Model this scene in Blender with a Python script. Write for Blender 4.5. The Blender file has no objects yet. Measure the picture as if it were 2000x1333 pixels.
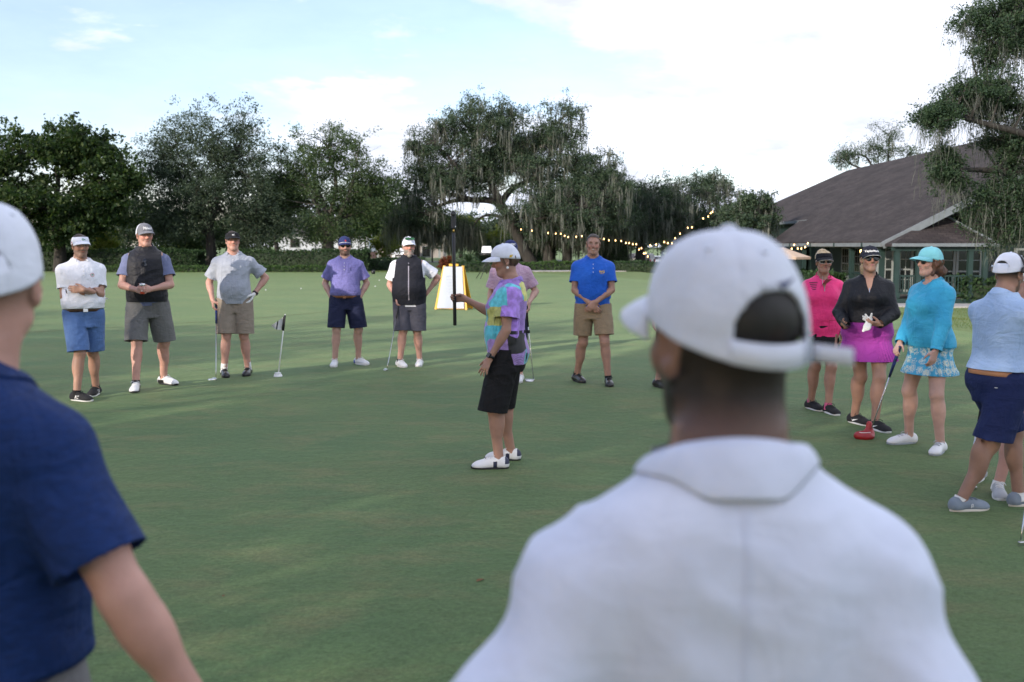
import bpy, math, random
import numpy as np
from mathutils import Vector, Matrix
from mathutils.bvhtree import BVHTree

# ------------------------------------------------------------------ camera, sky, sun, exposure
SC = bpy.context.scene
COL = SC.collection
CAM_H, PITCH, FPX = 1.64, math.radians(5.48), 1944.44
cd = bpy.data.cameras.new('camera'); cam = bpy.data.objects.new('camera', cd); COL.objects.link(cam)
cam.location = (0, 0, CAM_H); cam.rotation_euler = (math.pi/2-PITCH, 0, 0)
cd.lens = 35; cd.sensor_width = 36; cd.sensor_fit = 'HORIZONTAL'; cd.clip_start = 0.05; cd.clip_end = 3000
cd.dof.use_dof = True; cd.dof.focus_distance = 8.4; cd.dof.aperture_fstop = 3.1; cd.dof.aperture_blades = 9
SC.camera = cam

SUN_EL, SUN_AZ = math.radians(17), math.radians(223)      # azimuth clockwise from +Y
world = bpy.data.worlds.new('World'); SC.world = world; world.use_nodes = True
def build_world():
    nt = world.node_tree; N, L = nt.nodes, nt.links
    N.clear()
    out = N.new('ShaderNodeOutputWorld'); bg = N.new('ShaderNodeBackground')
    sky = N.new('ShaderNodeTexSky'); sky.sky_type = 'NISHITA'; sky.sun_disc = False
    sky.sun_elevation = SUN_EL; sky.sun_rotation = SUN_AZ
    sky.air_density = 1.0; sky.dust_density = 0.6; sky.ozone_density = 2.4
    tc = N.new('ShaderNodeTexCoord'); sep = N.new('ShaderNodeSeparateXYZ'); L.new(tc.outputs['Generated'], sep.inputs[0])
    def M(op, a, b=None, c=None, clamp=False):
        n = N.new('ShaderNodeMath'); n.operation = op; n.use_clamp = clamp
        for i, v in enumerate((a, b, c)):
            if v is None: continue
            if isinstance(v, (int, float)): n.inputs[i].default_value = v
            else: L.new(v, n.inputs[i])
        return n.outputs[0]
    zc = M('ADD', M('MAXIMUM', sep.outputs['Z'], 0.0), 0.16)
    cx = M('DIVIDE', sep.outputs['X'], zc); cy = M('DIVIDE', sep.outputs['Y'], zc)
    com = N.new('ShaderNodeCombineXYZ'); L.new(cx, com.inputs[0]); L.new(cy, com.inputs[1])
    com.inputs[2].default_value = 3.7
    n1 = N.new('ShaderNodeTexNoise'); n1.inputs['Scale'].default_value = 0.85; n1.inputs['Detail'].default_value = 9; n1.inputs['Roughness'].default_value = 0.55
    n1.inputs['Distortion'].default_value = 0.25
    L.new(com.outputs[0], n1.inputs['Vector'])
    n2 = N.new('ShaderNodeTexNoise'); n2.inputs['Scale'].default_value = 2.3; n2.inputs['Detail'].default_value = 7; n2.inputs['Roughness'].default_value = 0.6
    L.new(com.outputs[0], n2.inputs['Vector'])
    # broad bank of cloud: more of it towards the right of the view, thinning to the left
    bank = M('MULTIPLY_ADD', M('MULTIPLY_ADD', sep.outputs['X'], 0.9, M('MULTIPLY', sep.outputs['Y'], 0.12)), 0.22, 0.05)
    f = M('ADD', M('MULTIPLY_ADD', n2.outputs['Fac'], 0.40, M('SUBTRACT', n1.outputs['Fac'], 0.185)), bank)
    mr = N.new('ShaderNodeMapRange'); mr.interpolation_type = 'SMOOTHSTEP'
    L.new(f, mr.inputs['Value']); mr.inputs['From Min'].default_value = 0.50; mr.inputs['From Max'].default_value = 0.60
    veil = M('MULTIPLY_ADD', mr.outputs['Result'], 0.84, 0.16, clamp=True)
    shade = N.new('ShaderNodeMapRange'); L.new(n2.outputs['Fac'], shade.inputs['Value'])
    shade.inputs['From Min'].default_value = 0.3; shade.inputs['From Max'].default_value = 0.7
    shade.inputs['To Min'].default_value = CLOUD*1.14; shade.inputs['To Max'].default_value = CLOUD*0.66
    cc = N.new('ShaderNodeCombineColor')
    L.new(M('MULTIPLY', shade.outputs['Result'], 0.925), cc.inputs[0]); L.new(M('MULTIPLY', shade.outputs['Result'], 0.98), cc.inputs[1]); L.new(M('MULTIPLY', shade.outputs['Result'], 1.13), cc.inputs[2])
    mix = N.new('ShaderNodeMix'); mix.data_type = 'RGBA'
    dim = N.new('ShaderNodeMix'); dim.data_type = 'RGBA'; dim.blend_type = 'MULTIPLY'; dim.inputs['Factor'].default_value = 1; dim.inputs['B'].default_value = (.84, .75, .80, 1); L.new(sky.outputs['Color'], dim.inputs['A'])
    L.new(veil, mix.inputs['Factor']); L.new(dim.outputs['Result'], mix.inputs['A']); L.new(cc.outputs[0], mix.inputs['B'])
    L.new(mix.outputs['Result'], bg.inputs['Color']); bg.inputs['Strength'].default_value = SKY_STRENGTH
    L.new(bg.outputs[0], out.inputs['Surface'])
SKY_STRENGTH, CLOUD = 0.135, 4.1
build_world()
sl = bpy.data.lights.new('sun', 'SUN'); sun = bpy.data.objects.new('sun', sl); COL.objects.link(sun)
sl.energy = 2.0; sl.angle = math.radians(0.6); sl.color = (1.0, 0.90, 0.76)
sdir = Vector((math.sin(SUN_AZ)*math.cos(SUN_EL), math.cos(SUN_AZ)*math.cos(SUN_EL), math.sin(SUN_EL)))
sun.rotation_euler = sdir.to_track_quat('Z', 'Y').to_euler(); sun.location = (-20, -20, 30)
vs = SC.view_settings
vs.view_transform = 'Standard'; vs.look = 'None'; vs.exposure = 1.38; vs.gamma = 1; vs.use_curve_mapping = False
SC.cycles.use_denoising = True
SC.cycles.max_bounces = 6; SC.cycles.diffuse_bounces = 3; SC.cycles.transmission_bounces = 4; SC.cycles.transparent_max_bounces = 6
SC.cycles.use_adaptive_sampling = True; SC.cycles.adaptive_threshold = 0.015

# ------------------------------------------------------------------ helpers
def ray(px, py):
    dx, dy = (px-1000)/FPX, -(py-666.5)/FPX
    c, s = math.cos(PITCH), math.sin(PITCH)
    return np.array([dx, c+dy*s, -s+dy*c])
def G(px, py, z=0.0):                  # the point of level z that lies behind a point of the 2000 px photograph
    r = ray(px, py); t = (z-CAM_H)/r[2]; return np.array([0, 0, CAM_H])+r*t
def A(px, py, Y):                      # the point at distance Y
    r = ray(px, py); return np.array([0, 0, CAM_H])+r*(Y/r[1])

def tag(o, label=None, cat=None, group=None, kind=None):
    if label: o['label'] = label
    if cat: o['category'] = cat
    if group: o['group'] = group
    if kind: o['kind'] = kind
    return o
def empty(name, loc=(0, 0, 0), rz=0.0):
    o = bpy.data.objects.new(name, None); COL.objects.link(o); o.location = loc; o.rotation_euler = (0, 0, rz); o.empty_display_size = .1
    return o
def mesh_np(name, V, F, smooth=True):
    """V (n,3), F list of faces or (m,k) array"""
    me = bpy.data.meshes.new(name)
    V = np.asarray(V, dtype=np.float32)
    if isinstance(F, np.ndarray):
        m, k = F.shape
        me.vertices.add(len(V)); me.vertices.foreach_set('co', V.ravel())
        me.loops.add(m*k); me.loops.foreach_set('vertex_index', F.astype(np.int32).ravel())
        me.polygons.add(m)
        me.polygons.foreach_set('loop_start', np.arange(0, m*k, k, dtype=np.int32))
        me.polygons.foreach_set('loop_total', np.full(m, k, dtype=np.int32))
        me.polygons.foreach_set('use_smooth', np.full(m, smooth, dtype=bool))
        me.update(calc_edges=True); me.validate()
    else:
        me.from_pydata([tuple(map(float, v)) for v in V], [], [tuple(map(int, f)) for f in F])
        me.polygons.foreach_set('use_smooth', [smooth]*len(me.polygons)); me.update()
    return me
def obj(name, me, m=None, parent=None, loc=None, rz=None):
    o = bpy.data.objects.new(name, me); COL.objects.link(o)
    if m is not None and len(me.materials) == 0:
        for mm in (m if isinstance(m, (list, tuple)) else [m]): me.materials.append(mm)
    if parent is not None: o.parent = parent
    if loc is not None: o.location = loc
    if rz is not None: o.rotation_euler = (0, 0, rz)
    return o
class MB:
    """collects quads/tris of several shapes into ONE mesh"""
    def __init__(s): s.v = []; s.f = []; s.mi = []; s.n = 0; s.cur = 0
    def add(s, V, F):
        V = np.asarray(V, float); s.v.append(V)
        for f in F: s.f.append(tuple(int(i)+s.n for i in f)); s.mi.append(s.cur)
        s.n += len(V); return s
    def box(s, c, size, R=None, taper=None):
        x, y, z = np.asarray(size, float)/2
        V = np.array([[-x,-y,-z],[x,-y,-z],[x,y,-z],[-x,y,-z],[-x,-y,z],[x,-y,z],[x,y,z],[-x,y,z]])
        if taper: V[4:, 0] *= taper[0]; V[4:, 1] *= taper[1]
        if R is not None: V = V @ np.asarray(R).T
        return s.add(V+np.asarray(c, float), [(0,3,2,1),(4,5,6,7),(0,1,5,4),(1,2,6,5),(2,3,7,6),(3,0,4,7)])
    def tube(s, pts, rad, n=6, cap=True):
        V, F = tube_np(pts, rad, n)
        F = [tuple(f) for f in F]
        if cap:
            m = len(V); F += [tuple(range(n-1, -1, -1)), tuple(range(m-n, m))]
        return s.add(V, F)
    def lathe(s, prof, c=(0,0,0), n=16, R=None):
        V = []
        for r, z in prof:
            for i in range(n):
                a = 2*math.pi*i/n; V.append((r*math.cos(a), r*math.sin(a), z))
        V = np.array(V)
        if R is not None: V = V @ np.asarray(R).T
        F = [(k*n+i, k*n+(i+1) % n, (k+1)*n+(i+1) % n, (k+1)*n+i) for k in range(len(prof)-1) for i in range(n)]
        F += [tuple(range(n-1, -1, -1)), tuple(range((len(prof)-1)*n, len(prof)*n))]
        return s.add(V+np.asarray(c, float), F)
    def prism(s, poly, y0, y1):        # poly in (x,z), extruded along y
        n = len(poly); V = [(x, y0, z) for x, z in poly]+[(x, y1, z) for x, z in poly]
        F = [tuple(range(n)), tuple(range(2*n-1, n-1, -1))]+[(i, i+n, (i+1) % n+n, (i+1) % n) for i in range(n)]
        return s.add(V, F)
    def grid(s, P):                    # P (a,b,3)
        a, b = P.shape[:2]
        return s.add(P.reshape(-1, 3), [(i*b+j, i*b+j+1, (i+1)*b+j+1, (i+1)*b+j) for i in range(a-1) for j in range(b-1)])
    def mesh(s, name, smooth=False):
        me = bpy.data.meshes.new(name)
        V = np.concatenate(s.v) if s.v else np.zeros((0, 3))
        me.from_pydata([tuple(map(float, v)) for v in V], [], s.f)
        if smooth: me.polygons.foreach_set('use_smooth', [True]*len(me.polygons))
        if any(s.mi): me.polygons.foreach_set('material_index', s.mi)
        me.update(); return me
    def build(s, name, m, parent=None, smooth=False, loc=None, rz=None, bevel=0):
        o = obj(name, s.mesh(name, smooth), m, parent, loc, rz)
        if bevel:
            b = o.modifiers.new('bevel', 'BEVEL'); b.width = bevel; b.segments = 2; b.limit_method = 'ANGLE'
        return o
def nrm(v): v = np.asarray(v, float); return v/max(np.linalg.norm(v), 1e-9)
def tube_np(pts, rad, n=6):
    P = np.asarray(pts, float); m = len(P)
    rad = np.broadcast_to(np.asarray(rad, float), (m,))
    T = np.gradient(P, axis=0); T /= np.maximum(np.linalg.norm(T, axis=1, keepdims=True), 1e-9)
    ref = np.array([0, 0, 1.0]) if abs(T[0][2]) < .9 else np.array([1.0, 0, 0])
    u = nrm(np.cross(T[0], ref)); V = []
    ang = np.arange(n)*2*math.pi/n
    for i in range(m):
        u = nrm(u-T[i]*np.dot(u, T[i])); w = np.cross(T[i], u)
        V.append(P[i]+rad[i]*(np.cos(ang)[:, None]*u+np.sin(ang)[:, None]*w))
    V = np.concatenate(V)
    i, j = np.meshgrid(np.arange(m-1), np.arange(n), indexing='ij'); j2 = (j+1) % n
    F = np.stack([i*n+j, i*n+j2, (i+1)*n+j2, (i+1)*n+j], -1).reshape(-1, 4)
    return V, F
def bez(p, q=16):
    p = np.asarray(p, float); t = np.linspace(0, 1, q)[:, None]
    if len(p) == 3: return (1-t)**2*p[0]+2*t*(1-t)*p[1]+t*t*p[2]
    return (1-t)**3*p[0]+3*t*(1-t)**2*p[1]+3*t*t*(1-t)*p[2]+t**3*p[3]
def spline(p, q=6):
    p = np.asarray(p, float); o = []
    for i in range(len(p)-1):
        a, b, c, d = p[max(i-1, 0)], p[i], p[i+1], p[min(i+2, len(p)-1)]
        for t in np.arange(q)/q:
            o.append(.5*((2*b)+(-a+c)*t+(2*a-5*b+4*c-d)*t*t+(-a+3*b-3*c+d)*t**3))
    o.append(p[-1]); return np.array(o)
# value noise, vectorised
def _h(ix, iy, iz, seed):
    n = (ix.astype(np.int64)*374761393+iy.astype(np.int64)*668265263+iz.astype(np.int64)*2147483647+seed*974711) & 0x7fffffff
    n = ((n ^ (n >> 13))*1274126177) & 0x7fffffff
    n = (n ^ (n >> 16)) & 0xffff
    return n.astype(np.float64)/32767.5-1
def noise3(P, seed=0):
    P = np.asarray(P, float); i = np.floor(P); f = P-i; f = f*f*(3-2*f); i = i.astype(np.int64); r = 0
    for a in (0, 1):
        for b in (0, 1):
            for c in (0, 1):
                w = (f[:, 0] if a else 1-f[:, 0])*(f[:, 1] if b else 1-f[:, 1])*(f[:, 2] if c else 1-f[:, 2])
                r = r+w*_h(i[:, 0]+a, i[:, 1]+b, i[:, 2]+c, seed)
    return r

# ------------------------------------------------------------------ materials
def mat(name, col, rough=0.6, var=0.0, scale=8.0, bump=0.0, bscale=60.0, metal=0.0, sheen=0.0, col2=None, detail=4, spec=None, stretch=None, coat=0.0, emit=None, attr=None, bdist=0.01, trans=0):
    m = bpy.data.materials.new(name); m.use_nodes = True; nt = m.node_tree; N, L = nt.nodes, nt.links
    b = N['Principled BSDF']; b.inputs['Roughness'].default_value = rough; b.inputs['Metallic'].default_value = metal
    if spec is not None: b.inputs['Specular IOR Level'].default_value = spec
    if sheen: b.inputs['Sheen Weight'].default_value = sheen; b.inputs['Sheen Roughness'].default_value = .5
    if coat: b.inputs['Coat Weight'].default_value = coat; b.inputs['Coat Roughness'].default_value = .08
    if trans: b.inputs['Transmission Weight'].default_value = trans
    c = tuple(col)+(1,)
    tc = N.new('ShaderNodeTexCoord'); vec = tc.outputs['Object']
    if stretch:
        mp = N.new('ShaderNodeMapping'); mp.inputs['Scale'].default_value = stretch; L.new(vec, mp.inputs[0]); vec = mp.outputs[0]
    base = None
    if attr:
        at = N.new('ShaderNodeAttribute'); at.attribute_name = attr; base = at.outputs['Color']
    if var or col2:
        n = N.new('ShaderNodeTexNoise'); n.inputs['Scale'].default_value = scale; n.inputs['Detail'].default_value = detail; L.new(vec, n.inputs['Vector'])
        mr = N.new('ShaderNodeMapRange'); mr.inputs['From Min'].default_value = .3; mr.inputs['From Max'].default_value = .7; L.new(n.outputs['Fac'], mr.inputs['Value'])
        if col2:
            mx = N.new('ShaderNodeMix'); mx.data_type = 'RGBA'; mx.inputs['A'].default_value = c; mx.inputs['B'].default_value = tuple(col2)+(1,)
            L.new(mr.outputs[0], mx.inputs['Factor']); base = mx.outputs['Result']
        else:
            mr.inputs['To Min'].default_value = 1-var; mr.inputs['To Max'].default_value = 1+var
            mx = N.new('ShaderNodeMix'); mx.data_type = 'RGBA'; mx.blend_type = 'MULTIPLY'; mx.inputs['Factor'].default_value = 1
            if base is not None: L.new(base, mx.inputs['A'])
            else: mx.inputs['A'].default_value = c
            L.new(mr.outputs[0], mx.inputs['B']); base = mx.outputs['Result']
    if base is not None: L.new(base, b.inputs['Base Color'])
    else: b.inputs['Base Color'].default_value = c
    if bump:
        n = N.new('ShaderNodeTexNoise'); n.inputs['Scale'].default_value = bscale; n.inputs['Detail'].default_value = 3; L.new(vec, n.inputs['Vector'])
        bp = N.new('ShaderNodeBump'); bp.inputs['Strength'].default_value = bump; bp.inputs['Distance'].default_value = bdist; L.new(n.outputs['Fac'], bp.inputs['Height']); L.new(bp.outputs[0], b.inputs['Normal'])
    if emit: b.inputs['Emission Color'].default_value = tuple(emit[0])+(1,); b.inputs['Emission Strength'].default_value = emit[1]
    return m
def leaf_mat(name, cols, transl=0.3, rough=.55):
    """leaves: three greens picked leaf by leaf, some light passing through"""
    m = bpy.data.materials.new(name); m.use_nodes = True; nt = m.node_tree; N, L = nt.nodes, nt.links; N.clear()
    out = N.new('ShaderNodeOutputMaterial'); g = N.new('ShaderNodeNewGeometry'); r = N.new('ShaderNodeValToRGB')
    L.new(g.outputs['Random Per Island'], r.inputs[0])
    e = r.color_ramp.elements
    while len(e) < len(cols): e.new(.5)
    for i, c in enumerate(cols): e[i].position = i/(len(cols)-1); e[i].color = tuple(c)+(1,)
    d = N.new('ShaderNodeBsdfPrincipled'); d.inputs['Roughness'].default_value = rough; d.inputs['Specular IOR Level'].default_value = .25; L.new(r.outputs[0], d.inputs['Base Color'])
    t = N.new('ShaderNodeBsdfTranslucent'); mu = N.new('ShaderNodeMix'); mu.data_type = 'RGBA'; mu.blend_type = 'MULTIPLY'; mu.inputs['Factor'].default_value = 1
    mu.inputs['B'].default_value = (1.3, 1.4, .6, 1); L.new(r.outputs[0], mu.inputs['A']); L.new(mu.outputs['Result'], t.inputs['Color'])
    mx = N.new('ShaderNodeMixShader'); mx.inputs[0].default_value = transl; L.new(d.outputs[0], mx.inputs[1]); L.new(t.outputs[0], mx.inputs[2]); L.new(mx.outputs[0], out.inputs['Surface'])
    return m
# ------------------------------------------------------------------ ground
def sstep(a, b, x): t = np.clip((x-a)/(b-a), 0, 1); return t*t*(3-2*t)
def terrain(x, y):
    x = np.asarray(x, float); y = np.asarray(y, float)
    z = -.52*sstep(7.5, 13.5, x)*sstep(17, 31, y)
    far = sstep(64, 84, y)*(.25+.12*np.sin(x*.11+.5))*sstep(25, 5, x)
    return z+far-.69*sstep(85, 112, y)*sstep(1, 9, x)-.9*sstep(118,140,y)*sstep(5,-5,x)
def grass_mat(name, c1, c2, c3, fine, patch=1.0):
    m = bpy.data.materials.new(name); m.use_nodes = True; nt = m.node_tree; N, L = nt.nodes, nt.links
    b = N['Principled BSDF']; b.inputs['Roughness'].default_value = .75; b.inputs['Specular IOR Level'].default_value = .2
    b.inputs['Sheen Weight'].default_value = .15; b.inputs['Sheen Roughness'].default_value = .28; b.inputs['Sheen Tint'].default_value = (.62, .85, .45, 1)
    tc = N.new('ShaderNodeTexCoord')
    def noise(s, d=4, st=None, ro=.55):
        n = N.new('ShaderNodeTexNoise'); n.inputs['Scale'].default_value = s; n.inputs['Detail'].default_value = d; n.inputs['Roughness'].default_value = ro
        if st:
            mp = N.new('ShaderNodeMapping'); mp.inputs['Scale'].default_value = st; mp.inputs['Rotation'].default_value = (0, 0, .35); L.new(tc.outputs['Object'], mp.inputs[0]); L.new(mp.outputs[0], n.inputs['Vector'])
        else: L.new(tc.outputs['Object'], n.inputs['Vector'])
        return n.outputs['Fac']
    def rng(v, a, c, lo=0., hi=1.):
        r = N.new('ShaderNodeMapRange'); L.new(v, r.inputs['Value']); r.inputs['From Min'].default_value = a; r.inputs['From Max'].default_value = c
        r.inputs['To Min'].default_value = lo; r.inputs['To Max'].default_value = hi; return r.outputs[0]
    def mix(f, A_, B_, bl='MIX'):
        x = N.new('ShaderNodeMix'); x.data_type = 'RGBA'; x.blend_type = bl
        for s, v in (('Factor', f), ('A', A_), ('B', B_)):
            if isinstance(v, (int, float)): x.inputs[s].default_value = v
            elif isinstance(v, tuple): x.inputs[s].default_value = v+(1,)
            else: L.new(v, x.inputs[s])
        return x.outputs['Result']
    c = mix(rng(noise(.55*patch, 5), .35, .68), c1, c2)
    c = mix(rng(noise(1.6*patch, 7, (1, 1.7, 1), .65), .48, .70, 0, .8), c, c3)
    c = mix(1.0, c, rng(noise(.16, 3, (1, 3.2, 1)), .3, .7, .90, 1.10), 'MULTIPLY')
    c = mix(1.0, c, rng(noise(55, 3), .25, .75, .68, 1.32), 'MULTIPLY')
    c = mix(1.0, c, rng(noise(fine, 2, None, .8), .3, .7, .42, 1.58), 'MULTIPLY')
    L.new(c, b.inputs['Base Color'])
    bp = N.new('ShaderNodeBump'); bp.inputs['Strength'].default_value = .55; bp.inputs['Distance'].default_value = .006; L.new(noise(fine*.8, 3, None, .7), bp.inputs['Height'])
    bp2 = N.new('ShaderNodeBump'); bp2.inputs['Strength'].default_value = .25; bp2.inputs['Distance'].default_value = .05; L.new(noise(9, 3), bp2.inputs['Height']); L.new(bp.outputs[0], bp2.inputs['Normal'])
    L.new(bp2.outputs[0], b.inputs['Normal'])
    return m
M_GREEN = grass_mat('putting_green_turf', (.066, .116, .045), (.094, .136, .050), (.140, .140, .062), 260)
M_FRINGE = grass_mat('fringe_turf', (.082, .140, .055), (.100, .150, .060), (.13, .148, .066), 150)
M_LAWN = grass_mat('lawn_turf', (.050, .092, .024), (.075, .110, .030), (.13, .125, .05), 70)
def ground_sheets():
    xs = np.unique(np.concatenate([np.linspace(-900, -130, 10), np.linspace(-130, 130, 131), np.linspace(130, 900, 10)]))
    ys = np.unique(np.concatenate([np.linspace(-900, -30, 10), np.linspace(-30, 130, 81), np.linspace(130, 1500, 14)]))
    X, Y = np.meshgrid(xs, ys, indexing='ij'); Z = terrain(X, Y)
    nx, ny = X.shape
    i, j = np.meshgrid(np.arange(nx-1), np.arange(ny-1), indexing='ij')
    F = np.stack([i*ny+j, (i+1)*ny+j, (i+1)*ny+j+1, i*ny+j+1], -1).reshape(-1, 4)
    o = obj('ground', mesh_np('ground', np.stack([X, Y, Z], -1).reshape(-1, 3), F), M_LAWN); tag(o, kind='structure')
    def outline(off, wob):
        pts = [(-32, 2), (-34, 25), (-33, 48), (-25, 59), (-8, 61), (0, 58), (4.5, 50), (6.6, 38), (6.9, 27), (7.2, 20), (8.6, 14), (8.8, 6), (8.0, -4), (0, -9), (-18, -9)]
        p = spline(np.array([(x, y, 0) for x, y in pts+pts[:1]]), 6)[:-1]
        c = np.array([-12, 25, 0]); d = p-c; l = np.linalg.norm(d, axis=1, keepdims=True)
        return p+d/l*off+0
    for nm, off, z, m in (('green_fringe', 1.4, .004, M_FRINGE), ('putting_green', 0, .008, M_GREEN)):
        p = outline(off, 0); n = len(p); V = np.concatenate([p, [[-12, 25, 0]]]); V[:, 2] = z
        o = obj(nm, mesh_np(nm, V, np.array([(k, (k+1) % n, n) for k in range(n)])), m); tag(o, kind='structure')
ground_sheets()
M_CONC = mat('concrete', (.36, .34, .33), .85, var=.15, scale=1.5, bump=.3, bscale=40)
M_ASPH = mat('asphalt', (.10, .10, .10), .9, var=.2, scale=2, bump=.4, bscale=60)
def strip(name, pts, w, lift, m, kind='structure', kerb=0):
    p = spline(np.array([(a, b, 0) for a, b in pts]), 8); t = np.gradient(p, axis=0); t /= np.linalg.norm(t, axis=1, keepdims=True)
    s = np.stack([-t[:, 1], t[:, 0], 0*t[:, 0]], -1); P = np.stack([p+s*w/2, p-s*w/2], 1); P[..., 2] = terrain(P[..., 0], P[..., 1])+lift
    if kerb:
        lo = P.copy(); lo[..., 2] -= kerb; P = np.stack([lo[:, 0], P[:, 0], P[:, 1], lo[:, 1]], 1)
    mb = MB(); mb.grid(P); return tag(mb.build(name, m), kind=kind)
strip('footpath', [(9.5, 36.6), (14, 35.6), (20, 35.4), (34, 35.0)], 1.9, .05, M_CONC, kerb=.15)
strip('cart_path', [(60, 84), (30, 74), (12, 66), (4, 63.4), (1.2, 63.0)], 2.4, .05, M_CONC, kerb=.15)
strip('road', [(-120, 92), (-60, 90), (-20, 88), (10, 84), (30, 82), (80, 95)], 6.5, .03, M_ASPH)

# ------------------------------------------------------------------ trees
def leaf_quads(C, L, W, rng, up=.3, droop=0.0):
    n = len(C); nrmv = rng.normal(size=(n, 3)); nrmv[:, 2] += up*2; nrmv /= np.linalg.norm(nrmv, axis=1, keepdims=True)
    a = rng.normal(size=(n, 3)); a[:, 2] -= droop; a -= nrmv*(a*nrmv).sum(1, keepdims=True); a /= np.maximum(np.linalg.norm(a, axis=1, keepdims=True), 1e-6); b = np.cross(nrmv, a)
    s = rng.uniform(.6, 1.35, (n, 1)); l = a*L*s*.5; w = b*W*s*.5
    V = np.stack([C-l, C+w-l*.1+nrmv*W*.12, C+l, C-w-l*.1+nrmv*W*.12], 1).reshape(-1, 3)
    return V, np.arange(4*n).reshape(n, 4)
def tubes_mesh(name, tubes, m, parent):
    Vs, Fs, n = [], [], 0
    for p, r, k in tubes:
        V, F = tube_np(p, r, k); Vs.append(V); Fs.append(F+n); n += len(V)
    return obj(name, mesh_np(name, np.concatenate(Vs), np.concatenate(Fs)), m, parent)
def tree(label, base, trunk, tr, blobs, leafm, barkm, seed, clumps=120, per=220, cr=.8, leaf=(.14, .07), flat=.6, moss=0, mossm=None, mosslen=(.5, 1.8), limbs=None, up=.3, droop=0, nlimb=7, name='tree', group=None, cat='tree', twig=2, wisp=0, mossw=.028):
    """trunk: points relative to base; blobs: crown masses (cx,cy,cz,rx,ry,rz,weight) relative to base"""
    rng = np.random.default_rng(seed); root = tag(empty(name, base), label, cat, group)
    B = np.array(blobs, float); w = B[:, 6]/B[:, 6].sum(); k = rng.choice(len(B), clumps, p=w)
    d = rng.normal(size=(clumps, 3)); d /= np.linalg.norm(d, axis=1, keepdims=True); rad = rng.uniform(0, 1, (clumps, 1))**.45
    C = B[k, :3]+d*rad*B[k, 3:6]
    if limbs is None:
        cen = C[rng.choice(clumps, nlimb, replace=False)]
        for _ in range(6):
            a = np.argmin(((C[:, None]-cen[None])**2).sum(-1), 1)
            for i in range(nlimb):
                if (a == i).any(): cen[i] = C[a == i].mean(0)
        T = spline(trunk, 6); paths = [(T, np.linspace(tr, tr*.45, len(T)), 10)]; lim = []
        for i in range(nlimb):
            f = rng.uniform(.5, .98); s = T[int(f*(len(T)-1))]; e = cen[i]; dd = e-s
            mid = s+dd*.45+np.array([0, 0, .10*np.linalg.norm(dd)])+rng.normal(size=3)*.08*np.linalg.norm(dd)
            p = spline(np.array([s, mid, e]), 7); p += noise3(p*.9+seed, seed)[:, None]*.10*np.array([1, 1, .5]); p[0] = s
            lim.append(p); paths.append((p, np.linspace(tr*.42, .03, len(p)), 7))
    else:
        paths = []; lim = []
        for q, r0, r1 in limbs:
            p = spline(np.array(q, float), 7); paths.append((p, np.linspace(r0, r1, len(p)), 9)); lim.append(p[len(p)//4:])
    LP = np.concatenate([p[len(p)//3:] for p in lim])
    for c in C:
        dist = ((LP-c)**2).sum(1)+1.5*np.maximum(LP[:, 2]-c[2], 0)**2; s = LP[np.argmin(dist)]; dd = c-s
        ln = np.linalg.norm(dd)
        p = bez([s, s+dd*.5+np.array([0, 0, .12*ln])+rng.normal(size=3)*.1*ln, c], 6); paths.append((p, np.linspace(.022+.012*ln, .012, 6), 5))
        for _ in range(twig):
            e = c+rng.normal(size=3)*cr*.75*np.array([1, 1, flat+.2]); paths.append((bez([c-dd*.1, (c+e)/2+rng.normal(size=3)*.1, e], 4), np.linspace(.014, .006, 4), 3))
    tubes_mesh('trunk', paths, barkm, root)
    # leaves: each clump a loose flattened puff made of smaller sprays
    sp = rng.normal(size=(clumps, 9, 3))*cr*np.array([.62, .62, .62*flat]); sc = rng.uniform(.65, 1.25, (clumps, 1, 1)); S = (C[:, None]+sp*sc).reshape(-1, 3)
    if wisp: S[:, 2] += np.abs(rng.normal(size=len(S)))*wisp*rng.integers(0, 2, len(S))
    m = per//9; P = (S[:, None]+rng.normal(size=(len(S), m, 3))*cr*.26*np.array([1, 1, .75])).reshape(-1, 3)
    V, F = leaf_quads(P, leaf[0], leaf[1], rng, up, droop); tag(obj('crown', mesh_np('crown', V, F, False), leafm, root), kind='stuff')
    if moss:
        i = rng.integers(0, clumps, moss//9); st = (C[i]+rng.normal(size=(len(i), 3))*cr*np.array([.6, .6, .3])-np.array([0, 0, .15]))
        ln = rng.uniform(mosslen[0], mosslen[1], len(i))*rng.uniform(.5, 1.1, len(i))
        st = np.repeat(st, 9, 0)+rng.normal(size=(len(st)*9, 3))*np.array([.11, .11, .16]); ln = np.repeat(ln, 9)*rng.uniform(.35, 1.1, len(i)*9)
        n = len(st); az = rng.uniform(0, 2*math.pi, n); sd = np.stack([np.cos(az), np.sin(az), 0*az], -1)*(rng.uniform(.5, 1.4, n)*mossw)[:, None]
        w1 = rng.normal(size=(n, 3))*.05; rows = []
        for t, ww in ((0, .35), (.3, 1), (.65, .7), (1, .06)):
            c = st+w1*t*2+np.array([0, 0, -1.])*(ln*t)[:, None]+np.sin(t*7+az)[:, None]*.02; rows += [c-sd*ww, c+sd*ww]
        V = np.stack(rows, 1).reshape(-1, 3); b = np.arange(n)[:, None]*8
        F = np.concatenate([b+np.array([[0, 1, 3, 2]]), b+np.array([[2, 3, 5, 4]]), b+np.array([[4, 5, 7, 6]])])
        tag(obj('spanish_moss', mesh_np('moss', V, F, True), mossm, root), kind='stuff')
    return root
M_BARK = mat('bark', (.032, .029, .026), .95, var=.4, scale=6, bump=.8, bscale=14, stretch=(1, 1, .25), bdist=.04)
M_BARK2 = mat('grey_bark', (.075, .068, .060), .95, var=.35, scale=6, bump=.8, bscale=14, stretch=(1, 1, .25), bdist=.04)
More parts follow.
